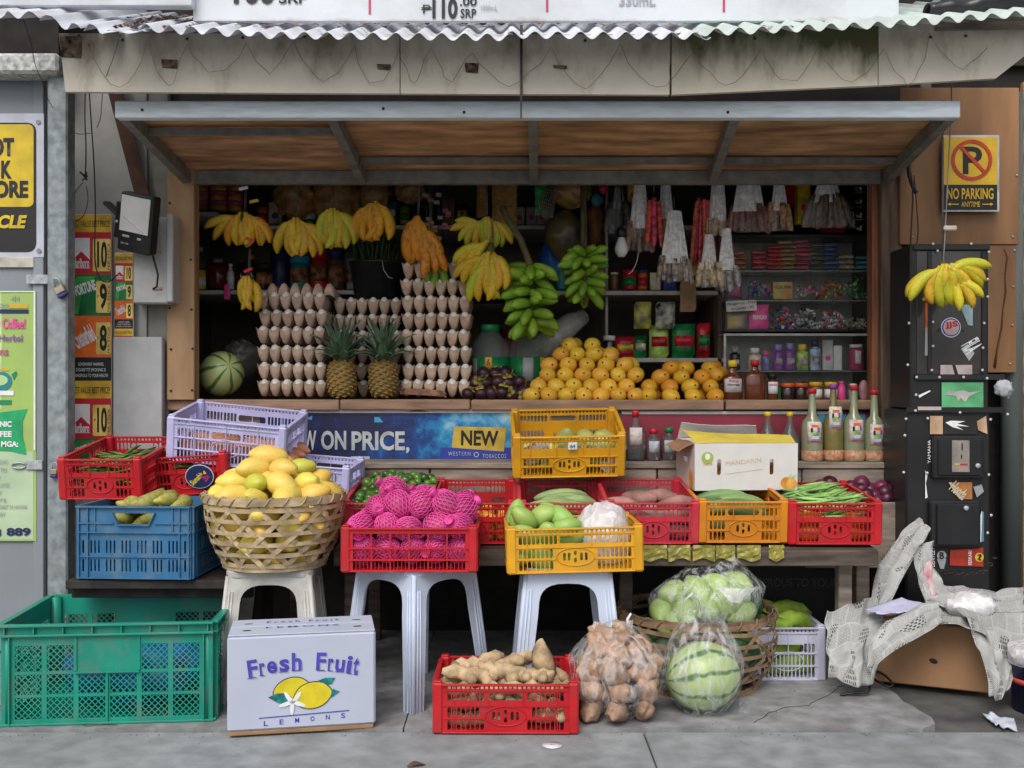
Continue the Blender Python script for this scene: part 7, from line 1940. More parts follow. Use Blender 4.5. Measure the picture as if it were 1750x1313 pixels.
candies('pale brown candies low in the corner of the lower row', 1464, 564, 34, 20, ['cream','brown','cream'], 50, 8)
carton('green and yellow gum box in the upper candy row', 1338, 512, 34, 30, Yi, mat('gum_box', (.45,.50,.08), .4, var=.4, scale=25, col2=(.60,.10,.05)), d=.05, text='GUM', tc='green')
pack('blue and yellow pack at the lower candy row end', 1259, 565, 34, 30, Yi-.02, mat('blue_yellow_pack', (.03,.06,.30), .4, var=.0, scale=6, col2=(.60,.45,.04)), d=.03)
pack('magenta pack with white ring print in lower candy row', 1297, 565, 34, 44, Yi-.03, ink('pink'), d=.03, text='FEMOO')
pack('dark blue pack with red print above the yellow pack', 1254, 511, 28, 24, Yi, mat('bluered_pack', (.05,.10,.35), .4, var=.3, scale=30, col2=(.5,.06,.08)), d=.03)
nt = Board('price_note', 'handwritten white price note stuck on the candy cabinet', 'note', (1241, 514, 1293, 532), 4.286, mat('note_paper', (.60,.57,.54), .7), .001)
nt.o.rotation_euler = (0, R(-3), 0)
nt.text('MangoFruit - P100', 1243, 516, 1291, 522, 'black', .0, ang=-2); nt.text('vs Candy - P5', 1248, 524, 1288, 530, 'black', .0, ang=-2)
# toiletries
Yt = 4.37
for px, w, h, c_, cap_, lb in ((1256,18,40,'black','grey','black jar stack behind the yellow-capped honey'),(1290,22,38,'cream','white','cream tube cluster behind the red-capped honey'),(1309,14,32,'violet','pink','lilac bottle with pink cap in white cabinet'),(1330,18,44,'purple','violet','purple bottle nearer the honey in the white cabinet'),(1350,18,46,'purple','violet','purple bottle nearer the lime one in white cabinet'),(1371,20,44,'lime','yellow','lime green lotion bottle in the white cabinet'),(1393,18,52,'paleblue','navy','blue and white striped tin stack in white cabinet')):
    bottle(lb, px, 633, w, h, Yt, mat('toiletry_'+c_, INK[c_], .3, var=.3, scale=25), ink(cap_), mat('toiletry_label', (.45,.38,.40), .5, var=.4, scale=60) if w > 16 else None, neck=.55, shoulder=.66, cap=.22, labz=(.2,.45), labw=.7)
carton('white upright toiletry carton with pink print in the cabinet', 1415, 633, 18, 52, Yt, mat('white_tube', (.60,.58,.58), .4), d=.03, mark=ink('pink')); carton('small white carton beside the pink-print toiletry carton', 1432, 633, 14, 42, Yt, ink('white'), d=.03)
bottle('white and magenta shampoo bottle at the cabinet end', 1463, 633, 24, 44, Yt, mat('shampoo_pink', (.55,.06,.16), .35), ink('white'), ink('white'), neck=.7, shoulder=.8, cap=.12, labz=(.25,.75), labw=.4)
for px, h, w, c_, lb in ((1338,28,30,'green','green tin low in the white cabinet'),(1400,34,60,'brown','brown wrapped loaf low in the white cabinet')):
    pack(lb, px, 686, w, h, Yt, mat('lowpack_'+c_, INK[c_], .4, var=.3, scale=15), d=.06)
# ================================================================== SHELF GOODS AT THE BACK
random.seed(101)
Ys = 4.50
m_tub = mat('amber_tub', (.46,.20,.03), .35, var=.25, scale=14); m_tublid = mat('magenta_lid', (.42,.04,.28), .4)
for px, w in ((344, 26), (374, 32), (402, 26)):
    for i, pos in enumerate(('bottom', 'middle', 'top')):
        jar('amber tub with magenta lid, %s of the %s stack on the high shelf' % (pos, {344:'jamb-side', 374:'central', 402:'banana-side'}[px]), px, 361-i*16.5, w, 16, Ys-.02, m_tub, m_tublid, 'food_tub', 'tub', 'amber tubs on the high shelf', None, .30)
yb = 495
items = [('bottle',340,24,72,m_glass,'grey','tall clear bottle against the jamb on the left shelf'),('can',341,22,32,'yellow','yellow','yellow-labelled can beside the jamb'),('jug',372,40,52,m_wine,'grey','dark red wine jug with grey cap on the left shelf'),('bottle',394,13,44,'white','white','slim white bottle leaning by the red jug'),
 ('bottle',412,16,52,m_darkgl,'brown','dark sauce bottle with brown cap behind hanging bananas'),('bottle',430,16,58,m_darkgl,'orange','dark sauce bottle with orange cap behind hanging bananas'),('jar',452,30,44,m_darkgl,'black','black-lidded spread jar on the left shelf'),('jug',480,34,84,'navy','grey','big dim plastic jug behind the curved bananas'),
 ('jar',512,34,56,'teal','sky','blue-lidded jar dim behind the egg stack'),('jar',545,30,66,'red','red','dim red jar above the left egg stack'),('jar',575,28,66,'brown','navy','dim brown jar with blue lid above the egg stacks'),('jar',605,26,52,'grey','grey','dim grey jar beside the black bucket')]
for kd, px, w, h, m_, cp, lb in items:
    mm = m_ if not isinstance(m_, str) else mat('shelf_'+m_, INK[m_], .35, var=.25, scale=20)
    if kd == 'bottle': bottle(lb, px, yb, w, h, Ys, mm, ink(cp), None, neck=.45, shoulder=.62, cap=.10)
    elif kd == 'jug': bottle(lb, px, yb, w, h, Ys+.03, mm, ink(cp), None, neck=.36, shoulder=.74, cap=.12, name='jug', cat='jug')
    elif kd == 'can': jar(lb, px, yb, w, h, Ys-.03, mm, ink(cp), 'can', 'can', None, ink('white'), .06)
    else: jar(lb, px, yb, w, h, Ys, mm, ink(cp), lab=mat('shelf_label', (.40,.16,.08), .5, var=.5, scale=40))
pack('pink sachet hanging over the left shelf edge', 388, 512, 11, 26, 4.40, ink('pink'), d=.01)
# middle shelf behind the bulb
for kd, px, w, h, c_, cp, lb in (('can',1050,14,30,'brown','cream','narrow brown can beside the shelf upright'),('can',1076,24,34,'red','red','fat red can with green base on the middle shelf'),('can',1098,17,34,'orange','blue','orange can with blue top on the middle shelf'),('carton',1120,18,30,'cream','','cream carton on the middle shelf'),('carton',1145,22,28,'blue','','blue and red carton on the middle shelf'),('can',930,18,36,'grey','grey','grey can behind the large green stalk'),('can',960,20,40,'teal','grey','teal can behind the small green stalk'),('carton',1022,22,36,'brown','','brown carton left of the shelf upright')):
    mm = mat('shelf_'+c_, INK[c_], .4, var=.25, scale=20)
    if kd == 'can': jar(lb, px, 496, w, h, 4.48, mm, ink(cp), 'can', 'can', None, mat('can_label_'+c_, INK['green' if c_ == 'red' else 'red'], .4, var=.3, scale=30) if c_ in ('red','orange') else None, .12)
    else: carton(lb, px, 496, w, h, 4.48, mm)
# low shelf: seasoning pouches
for px, w, h, c_, bd, lb, tx in ((1068,34,36,'red','gold','red noodle pouch on the low shelf',None),(1094,22,38,'green','cream','dark green pouch beside the red noodles',None),(1126,34,56,'lime','red','light green and red seasoning pouch',None),(1168,40,58,'green','red','wide green seasoning pouch with red emblem','NONGSHIM'),(1202,24,60,'red','green','tall red and green seasoning pouch',None)):
    pack(lb, px, 612, w, h, 4.45, mat('pouch_'+c_, INK[c_], .3, var=.35, scale=18), d=.035, band=mat('pouch_band_'+bd, INK[bd], .35, var=.4, scale=25), text=None)
jar('small dark jar with white lid beside the mango pyramid', 1041, 612, 21, 38, 4.45, m_darkgl, ink('white'))
pack('yellow-green sachet hanging under the middle shelf', 1098, 562, 30, 46, 4.40, mat('pouch_yellowgreen', (.35,.33,.06), .3, var=.4, scale=25), d=.02)
pack('clear pack of small jars hanging under the middle shelf', 1137, 562, 34, 46, 4.40, mat('pouch_jars', (.34,.33,.27), .25, var=.5, scale=30), d=.03)
pack('kraft paper bag pinned to the middle shelf edge', 1176, 533, 28, 54, 4.40, mat('kraft_pouch', (.36,.22,.12), .8, var=.12), d=.012)
for px, lb in ((888, 'white carton with red dot nearest the tan sack'), (908, 'white carton with red dot and teal band, middle one'), (926, 'white carton with red dot beside the netting')): carton(lb, px, 384, 17, 30, 4.64, mat('dot_carton', (.42,.42,.40), .5), mark=ink('red'), group='white cartons with red dots')
# rolled plastic leaning behind the pyramid
o = MB().tube([P(925,600,4.30), P(950,575,4.32), P(978,552,4.34), P(1000,540,4.36)], [.055,.055,.045,.028], 14).build('plastic_roll', sheer('roll_film', (.55,.54,.50), .35, .8, 9)); tag(o, 'roll of milky plastic bags leaning behind the mango pyramid', 'bag roll')

# ================================================================== HANGING GOODS
m_sack = mat('tan_plastic_sack', (.50,.30,.10), .3, var=.35, scale=30, bump=1, col2=(.22,.12,.04))
for i, (px, py, rx, rz, lb) in enumerate(((505,338,36,34,'tan plastic sack hung above the curved bananas'),(572,340,42,38,'tan plastic sack hung above the yellow-green bananas'),(640,332,26,30,'small tan sack hung above the orange bananas'),(700,328,24,20,'tan sack tucked high above the spotted bananas'))):
    k = S(4.5); blob(lb, 'plastic_sack', 'sack', P(px, py, 4.5), (rx*k, .07, rz*k), m_sack, .20, 5, i+1, n=34, mm=22)
pack('flat tan woven sack hung beside the greenish bananas', 862, 398, 44, 86, 4.45, mat('woven_tan', (.44,.25,.07), .6, var=.2, scale=40, stretch=(1,1,3)), name='woven_sack', cat='sack', d=.03)
pack('narrow tan sack edge behind the banana string', 824, 372, 20, 62, 4.50, mat('woven_tan', (0,0,0)), name='woven_sack', cat='sack', d=.03)
pack('shiny green pack hanging beside the netting', 923, 368, 18, 52, 4.40, mat('foil_green', (.05,.36,.08), .25, var=.4, scale=22), d=.015)
k = S(4.45)
blob('brown round-bottomed sack hung at the awning middle', 'plastic_sack', 'sack', P(975, 330, 4.45), (36*k,.08,26*k), m_sack, .20, 5, 8, n=34, mm=22)
blob('dark mottled bag with yellow leaves hung behind the stalks', 'dark_bag', 'bag', P(966, 402, 4.42), (36*k,.07,40*k), mat('dark_mottled_bag', (.02,.022,.03), .3, var=.3, scale=7, col2=(.20,.15,.05), bump=.6), .2, 4, 9)
blob('bright blue sack behind the green banana stalks', 'blue_sack', 'sack', P(943, 445, 4.50), (22*k,.05,34*k), mat('blue_sack', (.01,.10,.42), .4, var=.2, scale=9), .15, 4, 10)
nm = MB()
for i in range(9):
    nm.tube([P(930+i*3.2, 318, 4.40), P(928+i*3.4-8, 345, 4.38), P(934+i*2.0-6, 372, 4.38)], .0013, 4); 
for j in range(9): nm.tube([P(928-j*.6, 322+j*6, 4.395), P(945-j*.8, 326+j*6, 4.375), P(958-j*1.6, 320+j*6, 4.395)], .0011, 4)
tag(nm.build('netting', mat('white_netting', (.50,.46,.38), .6)), 'white net bag strands hanging beside the green pack', 'netting')
blob('glossy red ball hanging near the awning', 'toy_ball', 'ball', P(1031, 323, 4.42), (8*k,.018,9*k), mat('glossy_red', (.55,.02,.08), .2), .06, 2, 1)
blob('turquoise ball hanging below the red one', 'toy_ball', 'ball', P(1020, 342, 4.44), (10*k,.02,11*k), mat('turquoise_fuzz', (.05,.30,.40), .6), .06, 2, 2)
blob('orange-brown hanging bag behind the thin cord', 'brown_bag', 'bag', P(1016, 385, 4.52), (14*k,.04,44*k), mat('orange_brown_film', (.26,.11,.03), .4, var=.4, scale=10), .2, 4, 12)
# bulb
bb = P(1062, 422, 4.20)
t = thing('light_bulb', 'unlit white bulb on a cord beside the green stalk', 'bulb', bb)
k2 = S(4.2)
MB().lathe([(0,-18*k2),(6*k2,-17*k2),(10.5*k2,-10*k2),(11.5*k2,-4*k2),(10*k2,3*k2),(7*k2,11*k2),(6*k2,16*k2)], 20).build('globe', mat('bulb_white', (.74,.74,.76), .35, var=.02), t)
MB().lathe([(7*k2,16*k2),(9*k2,17*k2),(9*k2,30*k2),(4*k2,34*k2),(0,34*k2)], 16).build('socket', m_case, t)
MB().tube([(0,0,33*k2),(.004,.01,.12),(0,.02,.30)], .003, 5).build('cord', m_wire, t)
def packs(label, px, ytop, ybot, wt, wb, Y, n, mfill, fillfrac, seed=0, film=None, bands=None):
    """hanging bundle: clear plastic gathered at the top, narrow filled packets fanned below"""
    random.seed(800+seed); k = S(Y); c = P(px, ytop, Y); H = (ybot-ytop)*k
    t = thing('snack_bundle', label, 'snack bundle', c, (0,0,0), 'bundles of snack packets hung in the shop front')
    for i in range(n):
        f = (i-(n-1)/2)/max(1,(n-1)/2) if n > 1 else 0
        xt, xb_ = f*wt*k*.5, f*wb*k*.5; w = wb*k/n*.62; z1 = -H*(1+rnd(-.05,.05)); z0 = -H*(1-fillfrac)+rnd(-.01,.01); yo = rnd(-.02,.01)
        def ff(u, v, xt=xt, xb_=xb_, w=w, z0=z0, z1=z1, yo=yo, i=i):
            tt = 1-fillfrac+fillfrac*v; a = 2*PI*u; r = w*(.55+.45*math.sin(PI*min(1,v*.9+.1))**.6)*(1+.22*mnoise.noise((u*3, v*9, i+seed)))
            return Vector((lerp(xt, xb_, tt)+r*math.cos(a), yo+r*.6*math.sin(a)-.01, lerp(z0, z1, v)))
        MB().sheet(ff, 8, 9).build('packet', mfill[i % len(mfill)], t)
    def tf(s_):
        def f_(u, v):
            x = lerp(wt, lerp(wt, wb, 1-fillfrac*.75), v)*k*.5*(2*u-1)
            return Vector((x, -.012+s_*.018*math.cos((u-.5)*PI)+.004*math.sin(u*31+seed), -H*(1-fillfrac*.75)*v))
        return f_
    if film is not False:
        MB().sheet(tf(-1), 16, 6).sheet(tf(1), 16, 6).build('bag_film', film or m_milky, t)
        lowf = lambda u, v: Vector((lerp(wb*.95, wb*1.12, v)*k*.5*(2*u-1), -.034-.006*math.sin(u*25), -H*(1-fillfrac*.75)-H*(fillfrac*.78)*v))
        MB().sheet(lowf, 18, 6).build('bag_film', sheer('packet_film', (.60,.58,.56), .04, .34, 26, (1,1,.3)), t)
    MB().tube([(0,0,-.002),(0,.002,.06)], .002, 5).build('string', m_str, t)
    return t
pk = lambda nm_, c_, v=.4, s_=60, c2=None: mat('fill_'+nm_, c_, .45, var=v, scale=s_, col2=c2, bump=.4)
packs('bag of black dried pieces hung above the bulb', 1057, 322, 400, 12, 44, 4.28, 3, [pk('black', (.018,.017,.018))], .70, 1, m_film)
packs('fan of brown stick packets beside the bulb bag', 1093, 318, 430, 20, 44, 4.22, 5, [pk('brown_sticks', (.24,.13,.06)), pk('dark_sticks', (.12,.08,.05))], .45, 2)
packs('red and pink snack strip between white-topped packets', 1117, 330, 424, 12, 24, 4.20, 3, [pk('red_snack', (.62,.07,.05)), pk('pink_snack', (.66,.06,.14))], .85, 3, False)
packs('tan snack packets behind the red and pink strip', 1137, 318, 398, 16, 30, 4.24, 4, [pk('tan_snack', (.46,.28,.13))], .35, 4)
packs('long white fan of dark stick packets hung lowest', 1152, 362, 482, 22, 58, 4.15, 7, [pk('silver_sticks', (.20,.15,.10), .6), pk('grey_sticks', (.30,.26,.22), .5)], .34, 5)
packs('cascade of red-orange candy strips by the white bags', 1200, 318, 452, 16, 42, 4.22, 6, [pk('redorange', (.60,.12,.04)), pk('crimson', (.50,.03,.08)), pk('redpink', (.62,.08,.12))], .82, 6, False)
packs('cream cube packets hung under a frosted bag', 1226, 318, 402, 22, 34, 4.20, 4, [pk('cream_cubes', (.56,.40,.26), .3, 40)], .36, 7)
packs('beige noodle packets in frosted bag hung before the cabinet', 1211, 402, 492, 14, 38, 4.14, 4, [pk('beige_noodle', (.50,.37,.20))], .45, 8)
packs('black and white seed packets in frosted bag before cabinet', 1241, 392, 496, 14, 38, 4.13, 4, [pk('blackwhite', (.05,.03,.035), .2, 90, (.45,.42,.40))], .42, 9)
packs('wide bundle of dark red nut packets over the cabinet', 1278, 318, 398, 40, 66, 4.18, 7, [pk('redbrown', (.17,.035,.02), .5, 70)], .58, 10)
packs('bundle of tan peanut packets over the cabinet', 1330, 318, 396, 18, 40, 4.19, 4, [pk('peanut', (.38,.19,.07), .5, 70)], .58, 11)
packs('bundle of dark brown dried packets over the cabinet', 1412, 312, 390, 30, 82, 4.18, 8, [pk('darkbrown', (.09,.06,.035), .5, 60)], .72, 12)
carton('tall yellow carton hung between peanut and dark packets', 1374, 382, 22, 68, 4.30, mat('yellow_carton', (.62,.44,.03), .45, var=.2, scale=25), mark=ink('red'))
carton('yellow carton hung beside the black-pieces bag', 1083, 344, 20, 28, 4.34, mat('yellow_carton', (0,0,0)), mark=ink('red'), d=.03)
carton('orange and white carton under the yellow one', 1188, 470, 22, 24, 4.30, mat('orange_carton', (.60,.32,.08), .45, var=.3, scale=25), d=.03)
carton('dark red carton behind the peanut packets', 1350, 352, 24, 40, 4.45, ink('red')); carton('red carton low behind the dark packets', 1425, 398, 40, 22, 4.40, ink('red'))
potm = mat('black_enamel', (.010,.010,.011), .12, coat=.8)
for i, (y, w) in enumerate(((398, 40), (376, 42), (352, 44), (330, 44))):
    jar('glossy black pot with steel knob, %s of the pot stack' % ('bottom', 'second', 'third', 'top')[i], 1472, y, w, 22, 4.36, potm, mat('steel_lid_rim', (.10,.10,.10), .2, metal=.6), 'cooking_pot', 'pot', 'black pots stacked over the cabinet', None, .16)
# small beads and tags among the bananas
random.seed(55)
bd = thing('trinket_strings', 'strings of wooden and foil trinkets behind the spotted bananas', 'trinkets', P(745, 318, 4.30)); bd['kind'] = 'stuff'
for i in range(18):
    x, z = -.04+.026*(i%4)+rnd(-.004,.004), -.02-rnd(0,.20); MB().cbox(x-.012, -.006, z-.008, x+.012, .006, z+.008, .002).build('trinket', mat('trinket_%d' % (i%4), ((.50,.28,.09),(.42,.22,.07),(.35,.30,.26),(.45,.08,.14))[i%4], .4, var=.2), bd, (0,rnd(-.01,.01),0), (0,rnd(-.15,.15),0))['kind'] = 'stuff'

for i in range(4): MB().tube([(-.04+.026*i,0,.01), (-.04+.026*i,.002,-.24)], .0012, 4).build('trinket_cord', m_str, bd)
# ================================================================== RIGHT SIDE: BLACK CABINET TOWER
YT = 3.62
tw = thing('coin_cabinet', 'tall black coin cabinet covered in stickers beside the drainpipe', 'cabinet', P(1622, 1118, YT)); TL = Vector((P(1622,0,YT).x, YT, 0))
tw.location = TL
m_tw = mat('black_tower_plastic', (.014,.0145,.016), .38, var=.15, scale=8, dirt=.2, dirtcol=(.04,.04,.04))
m_cl = mat('tower_smoky_film', (.045,.042,.040), .15, var=.3, scale=5, coat=.4)
kT = S(YT)
def tq(px, py): return ((px-1622)*kT, CAMH-(py-656.5)*kT)
def tbox(x0, y0, x1, y1, d0, d1, name, m, b=.002):
    a, z1 = tq(x0, y0); c_, z0 = tq(x1, y1)
    return MB().cbox(a, d0, max(z0, .0), c_, d1, z1, b).build(name, m, tw)
tbox(1556, 418, 1690, 700, .0, .20, 'upper_body', m_tw, .006); tbox(1548, 700.5, 1692, 1117, .0, .22, 'lower_body', m_tw, .006)
tbox(1566, 430, 1682, 640, -.004, -.0005, 'display_film', m_cl)
tbox(1560, 418, 1690, 428, -.010, -.0045, 'trim_strip', m_tw); tbox(1563, 640, 1715, 650, -.012, -.0045, 'trim_strip', m_tw); tbox(1548, 696, 1715, 706, -.012, -.0045, 'trim_strip', m_tw); tbox(1584, 430, 1591, 640, -.010, -.0045, 'trim_strip', m_tw); tbox(1676, 430, 1684, 640, -.010, -.0045, 'trim_strip', m_tw)
riv = MB().lathe([(0,.0035),(.004,.003),(.0052,.0)], 10).data('rivet'); m_riv = mat('rivet_white', (.55,.55,.53), .4, var=.05)
for px, py in ((1592,418),(1657,418),(1600,430),(1687,432),(1685,478),(1554,483),(1685,508),(1592,551),(1551,553),(1679,553),(1592,592),(1677,595),(1549,624),(1590,633),(1676,633),(1564,645),(1603,645),(1644,645),(1684,647),(1563,675),(1720,679),(1562,702),(1638,705),(1719,708),(1546,716),(1583,715),(1690,717),(1544,744),(1542,807),(1582,808),(1687,811),(1691,880),(1685,910)):
    x, z = tq(px, py); inst('rivet', riv, m_riv, tw, (x, -.0125, z), (R(90),0,0))
tbox(1590, 745, 1677, 818, -.022, -.0005, 'door_frame', m_tw, .006); d1 = tbox(1598, 750, 1671, 812, -.030, -.0225, 'coin_door', m_tw, .003)
tbox(1585, 855, 1672, 935, -.022, -.0005, 'door_frame', m_tw, .006); d2 = tbox(1595, 860, 1667, 930, -.030, -.0225, 'cash_door', m_tw, .003)
pl_ = tbox(1620, 752, 1650, 806, -.034, -.0305, 'coin_plate', mat('coin_plate_steel', (.34,.30,.27), .4, metal=.4))
for x0, y0, x1, y1 in ((1636,757,1638,769),(1635,776,1637,783)): tbox(x0, y0, x1, y1, -.0355, -.0342, 'coin_slot', ink('black'), .0005)
tbox(1624, 791, 1632, 794, -.0355, -.0342, 'printed_bar', ink('gold'), .0003); tbox(1634, 791, 1646, 794, -.0355, -.0342, 'printed_bar', ink('red'), .0003)
for px, py in ((1664,795),(1644,867)):
    x, z = tq(px, py); MB().lathe([(0,.008),(.006,.008),(.009,.005),(.009,0)], 14).build('lock', m_galv, tw, (x,-.0305,z), (R(90),0,0))
def stick(kind, pts, m, d=.006, name='sticker'):
    return MB().prism([tq(*p) for p in pts], -d-.0008, -d).build(name, m, tw)
def stext(s_, x0, y0, x1, y1, c_, d=.0085, ang=0, vert=False, bold=.03):
    a, z1 = tq(x0, y0); b_, z0 = tq(x1, y1); w, h = b_-a, z1-z0
    if vert: w, h = h, w
    inst('lettering', text_mesh(s_, w, h, bold), ink(c_) if isinstance(c_, str) else c_, tw, ((a+b_)/2, -d, (z0+z1)/2), (0, R(-90) if vert else R(ang), 0))
def circ(cx, cy, r, n=26): return [(cx+r*math.cos(2*PI*k/n), cy+r*math.sin(2*PI*k/n)) for k in range(n)]
stick('', circ(1624,560,17), ink('white'), .005); stick('', circ(1624,560,15.5), ink('blue'), .0062); stick('', circ(1624,560,13.5), mat('sticker_pink', (.60,.42,.42), .5), .0074); stext('JJS', 1613, 550, 1635, 562, 'red', .0095, -6)
stick('', [(1600,567),(1648,567),(1622,540)], m_tw, .0046)
stick('', [(1638,520),(1661,522),(1661,557),(1653,556)], mat('sticker_paleblue', (.35,.50,.54), .4), .006)
stick('', [(1580,517),(1590,521),(1588,560),(1580,560)], mat('sticker_redorange', (.50,.08,.02), .4), .006); stick('', [(1580,560),(1588,560),(1586,608),(1579,608)], ink('grey'), .006)
stick('', [(1641,597),(1652,588),(1664,604),(1655,617)], mat('sticker_offwhite', (.50,.50,.50), .5), .006); stext('FILA', 1650, 575, 1668, 608, 'white', .0085, 60)
stick('', [(1606,624),(1660,624),(1660,640),(1606,640)], mat('sticker_pinkgrey', (.48,.38,.38), .5), .006); stick('', [(1626,624),(1631,624),(1636,640),(1630,640)], ink('black'), .0072)
stick('', [(1608,654),(1679,654),(1679,696),(1608,696)], mat('sticker_green', (.12,.46,.20), .4, var=.2, scale=9), .006)
stick('', [(1613,675),(1620,666),(1630,669),(1645,667),(1655,671),(1676,668),(1660,675),(1654,678),(1648,688),(1640,680),(1636,686),(1632,677),(1622,676)], mat('horse_grey', (.42,.40,.38), .5), .0074, 'horse_emblem')
stick('', [(1566,695),(1606,695),(1606,701),(1566,701)], mat('sticker_pinkgrey', (0,0,0)), .0128); stick('', [(1568,676),(1588,667),(1589,669),(1570,680)], ink('white'), .006, 'slogan_mark')
stick('', [(1588,711),(1610,711),(1610,742),(1588,742)], mat('sticker_tan', (.50,.32,.20), .5), .006); stick('', [(1612,711),(1668,711),(1668,742),(1612,742)], m_cl, .0055); stick('', [(1684,711),(1668,720),(1670,735),(1686,742)], mat('sticker_tan', (0,0,0)), .006)
stick('', [(1614,722),(1624,719),(1648,720),(1634,724),(1655,729),(1632,728),(1645,735),(1626,730),(1620,726)], ink('white'), .0074, 'jumping_emblem')
stick('', [(1626,824),(1660,824),(1660,853),(1640,853)], mat('sticker_orange_brown', (.40,.16,.04), .5), .006); stick('', [(1619,824),(1625,824),(1642,851),(1638,853)], mat('sticker_cream', (.58,.48,.34), .5), .0070); stext('Honda', 1622, 828, 1652, 848, mat('sticker_cream', (0,0,0)), .0090, 40)
stick('', [(1662,832),(1676,828),(1680,840),(1668,850)], ink('grey'), .006); stick('', [(1676,873),(1680,875),(1680,925),(1675,926)], mat('sticker_teal', (.06,.20,.24), .5), .006); stick('', [(1672,926),(1674,880),(1676,873),(1677,880),(1675,926)], ink('white'), .0072)
stick('', [(1622,940),(1679,936),(1679,968),(1622,966)], mat('sticker_red', (.36,.03,.015), .45), .006); stext('FERRARI', 1653, 941, 1659, 965, 'white', .0085, 0, True, 0); stick('', circ(1672,952,7.5), ink('gold'), .0074); stick('', [(1669,956),(1672,950),(1668,948),(1674,946),(1676,950),(1673,953),(1675,958)], ink('black'), .0086, 'rearing_emblem')
stext('BENTLEY', 1589, 935, 1596, 968, 'white', .0075, 0, True, 0); stick('', circ(1608,949,8), ink('grey'), .006); stext('B', 1604, 943, 1612, 955, 'black', .0085); stick('', [(1600,955),(1616,955),(1612,972),(1606,972)], ink('grey'), .005)
stext('YAMAHA', 1584, 752, 1589, 792, 'white', .0070, 0, True, 0); stick('', [(1580,800+4),(1584,812),(1581,826),(1584,850),(1580,852)], ink('white'), .006, 'slogan_mark')
# chain across the foot of the tower
ch = MB(); 
for i in range(15):
    t_ = i/14; p = P(lerp(1592,1700,t_), 972+10*math.sin(t_*PI)-(18*max(0,t_-.85)/.15), YT-.03)-TL
    a = PI/2*(i % 2)
    ch.tube([p+Vector((.009*math.cos(q), .006*math.sin(q)*math.cos(a), .006*math.sin(q)*math.sin(a)+.0)) for q in [2*PI*j/8 for j in range(9)]], .0018, 5, False)
ch.build('chain', m_screw, tw)
# drainpipe, wall strip, cloth
o = MB().tube([Vector((P(1729,0,4.0).x, 4.0, 0)), Vector((P(1729,0,4.0).x, 4.0, 2.05))], .040, 22).build('drainpipe', mat('green_grey_pipe', (.085,.105,.10), .4, var=.3, scale=6, stretch=(3,3,.6), dirt=.5, dirtcol=(.22,.24,.23), dscale=3)); tag(o, 'worn green-grey drainpipe beside the coin cabinet', 'pipe')
o = MB().cbox(P(1750,0,4.0).x, 4.0, 0, P(1800,0,4.0).x, 4.05, 2.1, .004).build('timber_strip', m_plybr); tag(o, 'brown timber strip behind the drainpipe at right edge', 'timber')
blob('crumpled pale cloth stuffed between cabinet and drainpipe', 'cloth', 'cloth', P(1715, 664, 3.60), (.030,.022,.028), mat('pale_cloth', (.48,.49,.52), .8, var=.1), .35, 6, 4)
wire('dark wire hanging beside the parking sign', [(1556,290,3.88),(1560,330,3.87),(1558,380,3.87),(1556,430,3.86),(1558,500,3.86)], .003)
wire('second dark wire twisted next to the hanging wire', [(1562,300,3.88),(1566,345,3.87),(1569,395,3.87),(1566,420,3.86)], .0022)
wire('thick black cable bundle under the awning corner', [(1556,268,3.9),(1553,290,3.88),(1558,312,3.88),(1566,330,3.87)], .008)
wire('grey cord tied from fascia down past the parking sign', [(1625,130,3.42),(1626,175,3.43),(1620,300,3.44),(1615,400,3.45),(1612,448,3.45)], .0022, mat('grey_cord', (.25,.24,.23), .6), name='cord')
o = MB().cbox(-.022,-.004,-.008,.022,.004,.008,.004).build('bow_knot', mat('cream_plastic', (.58,.53,.44), .5)); o.location = P(1624, 390, 3.44); tag(o, 'cream plastic bow tied on the banana cord', 'bow')
# olive wrappers hung along the table front
random.seed(66)
for i, (x0, x1) in enumerate(((1100,1140),(1142,1180),(1184,1222),(1224,1256),(1260,1300),(1314,1340))):
    def wf(u, v, i=i): return Vector(((u-.5)*(x1-x0)*S(3.31), .006*mnoise.noise((u*4, v*3, i*3)), -.046*v*(1+.1*math.sin(u*6+i))))
    o = MB().sheet(lambda u, v: Vector(((u-.5)*(x1-x0)*S(3.31), .008*mnoise.noise((u*4, v*3, i*3)), -.046*v*(1+.12*math.sin(u*6+i)))), 8, 5, .0008, False).build('foil_wrapper', mat('olive_foil', (.34,.29,.05), .35, var=.3, scale=16, col2=(.22,.20,.05)))
    o.location = P((x0+x1)/2, 932, 3.312)
    tag(o, 'olive yellow wrapper hanging from the table edge, %s from the stool end' % ('first','second','third','fourth','fifth','sixth')[i], 'wrapper', 'olive wrappers along the table edge')
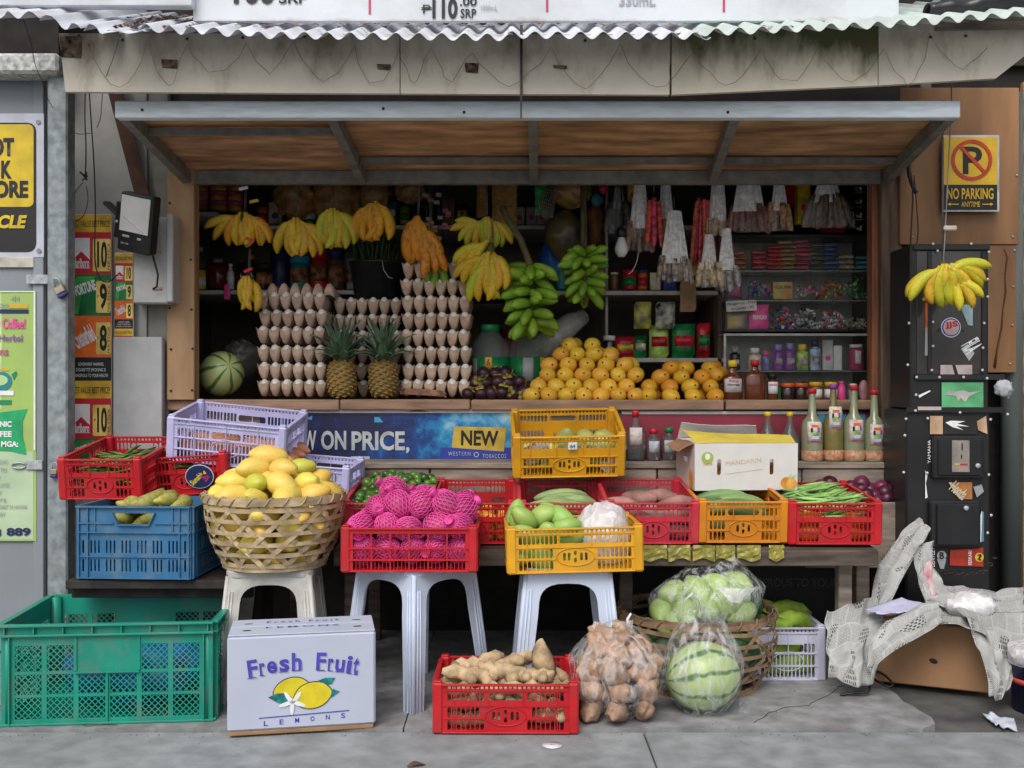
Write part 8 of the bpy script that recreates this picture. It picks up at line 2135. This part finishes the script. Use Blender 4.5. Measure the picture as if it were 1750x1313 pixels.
# ================================================================== MORE GOODS FILLING THE DIM SHELVES
random.seed(123)
back = [(448,18,30,'gold','red'),(470,22,38,'cream','blue'),(500,20,32,'red','gold'),(528,24,40,'green','white'),(556,18,34,'blue','white'),(584,22,36,'orange','white'),(612,20,42,'brown','gold'),(640,22,34,'cream','red'),(668,20,38,'teal','white'),(692,18,30,'gold','green'),(766,22,44,'brown','cream'),(790,20,36,'navy','gold')]
for i, (px, w, h, c_, b_) in enumerate(back):
    m_ = mat('backpack_'+c_, INK[c_], .4, var=.25, scale=20)
    side = 'above the left egg stack' if px < 560 else 'above the pineapples' if px < 680 else 'behind the spotted bananas'
    if i % 3 == 0: jar('%s canister on the rear high shelf %s' % (c_, side), px, 384, w, h, 4.66, m_, ink(b_), 'canister', 'canister', None, ink(b_), .2)
    elif i % 3 == 1: carton('%s carton on the rear high shelf %s' % (c_, side), px, 384, w, h, 4.66, m_, mark=ink(b_))
    else: pack('%s pouch on the rear high shelf %s' % (c_, side), px, 384, w, h, 4.66, m_, band=ink(b_), d=.04)
mid = [(636,24,46,'grey','black','jar'),(868,20,40,'red','gold','jar'),(886,18,44,'cream','red','carton'),(906,18,36,'blue','white','carton'),(982,22,42,'gold','red','pack'),(1006,18,38,'orange','white','jar')]
for px, w, h, c_, b_, kd in mid:
    m_ = mat('backpack_'+c_, INK[c_], .4, var=.25, scale=20)
    lb = '%s %s on the middle shelf %s' % (c_, {'jar':'jar','carton':'carton','pack':'pouch'}[kd], 'beside the black bucket' if px < 700 else 'behind the green banana stalks')
    if kd == 'jar': jar(lb, px, 497, w, h, 4.52, m_, ink(b_), lab=ink(b_))
    elif kd == 'carton': carton(lb, px, 497, w, h, 4.54, m_, mark=ink(b_))
    else: pack(lb, px, 497, w, h, 4.52, m_, band=ink(b_), d=.04)
# things low behind the counter, seen between the stacks
for px, w, h, c_, lb in ((990,30,60,'red','red sack standing behind the mango pyramid'),(1015,26,48,'brown','brown sack standing behind the mango pyramid'),(870,30,120,'wine','tall dark red bottle pack behind the water bottles')):
    pack(lb, px, 680, w, h, 4.52, mat('lowsack_'+c_, INK.get(c_, (.16,.02,.03)), .4, var=.3, scale=14), d=.06, name='sack', cat='sack')
# coloured bits of print and tape on the banana strings
for px, py, c_, lb in ((427,410,'red','red and white tape tied on the string under the first bunch'),(424,462,'red','red and white tape on the string of the lowest bananas'),(416,322,'white','white paper tag on the first banana string'),(434,344,'gold','yellow plastic tie at the first banana crown')):
    o = MB().cbox(-.018, -.003, -.006, .018, .003, .006, .002).build('string_tag', ink(c_), None, P(px, py, 4.03), (0, R(rnd(-35,35)), 0)); tag(o, lb, 'tag')
# thin dark cords of the brown stalk and the shop lights
wire('thin dark cord hanging from the awning to the small stalk', [(1001,316,4.05),(1000,350,4.05),(999,400,4.06),(996,432,4.07)], .003)
wire('white hook wire hanging beside the bulb', [(1091,430,4.22),(1088,448,4.22),(1080,464,4.22),(1074,468,4.22)], .0016, ink('white'), name='hook_wire')
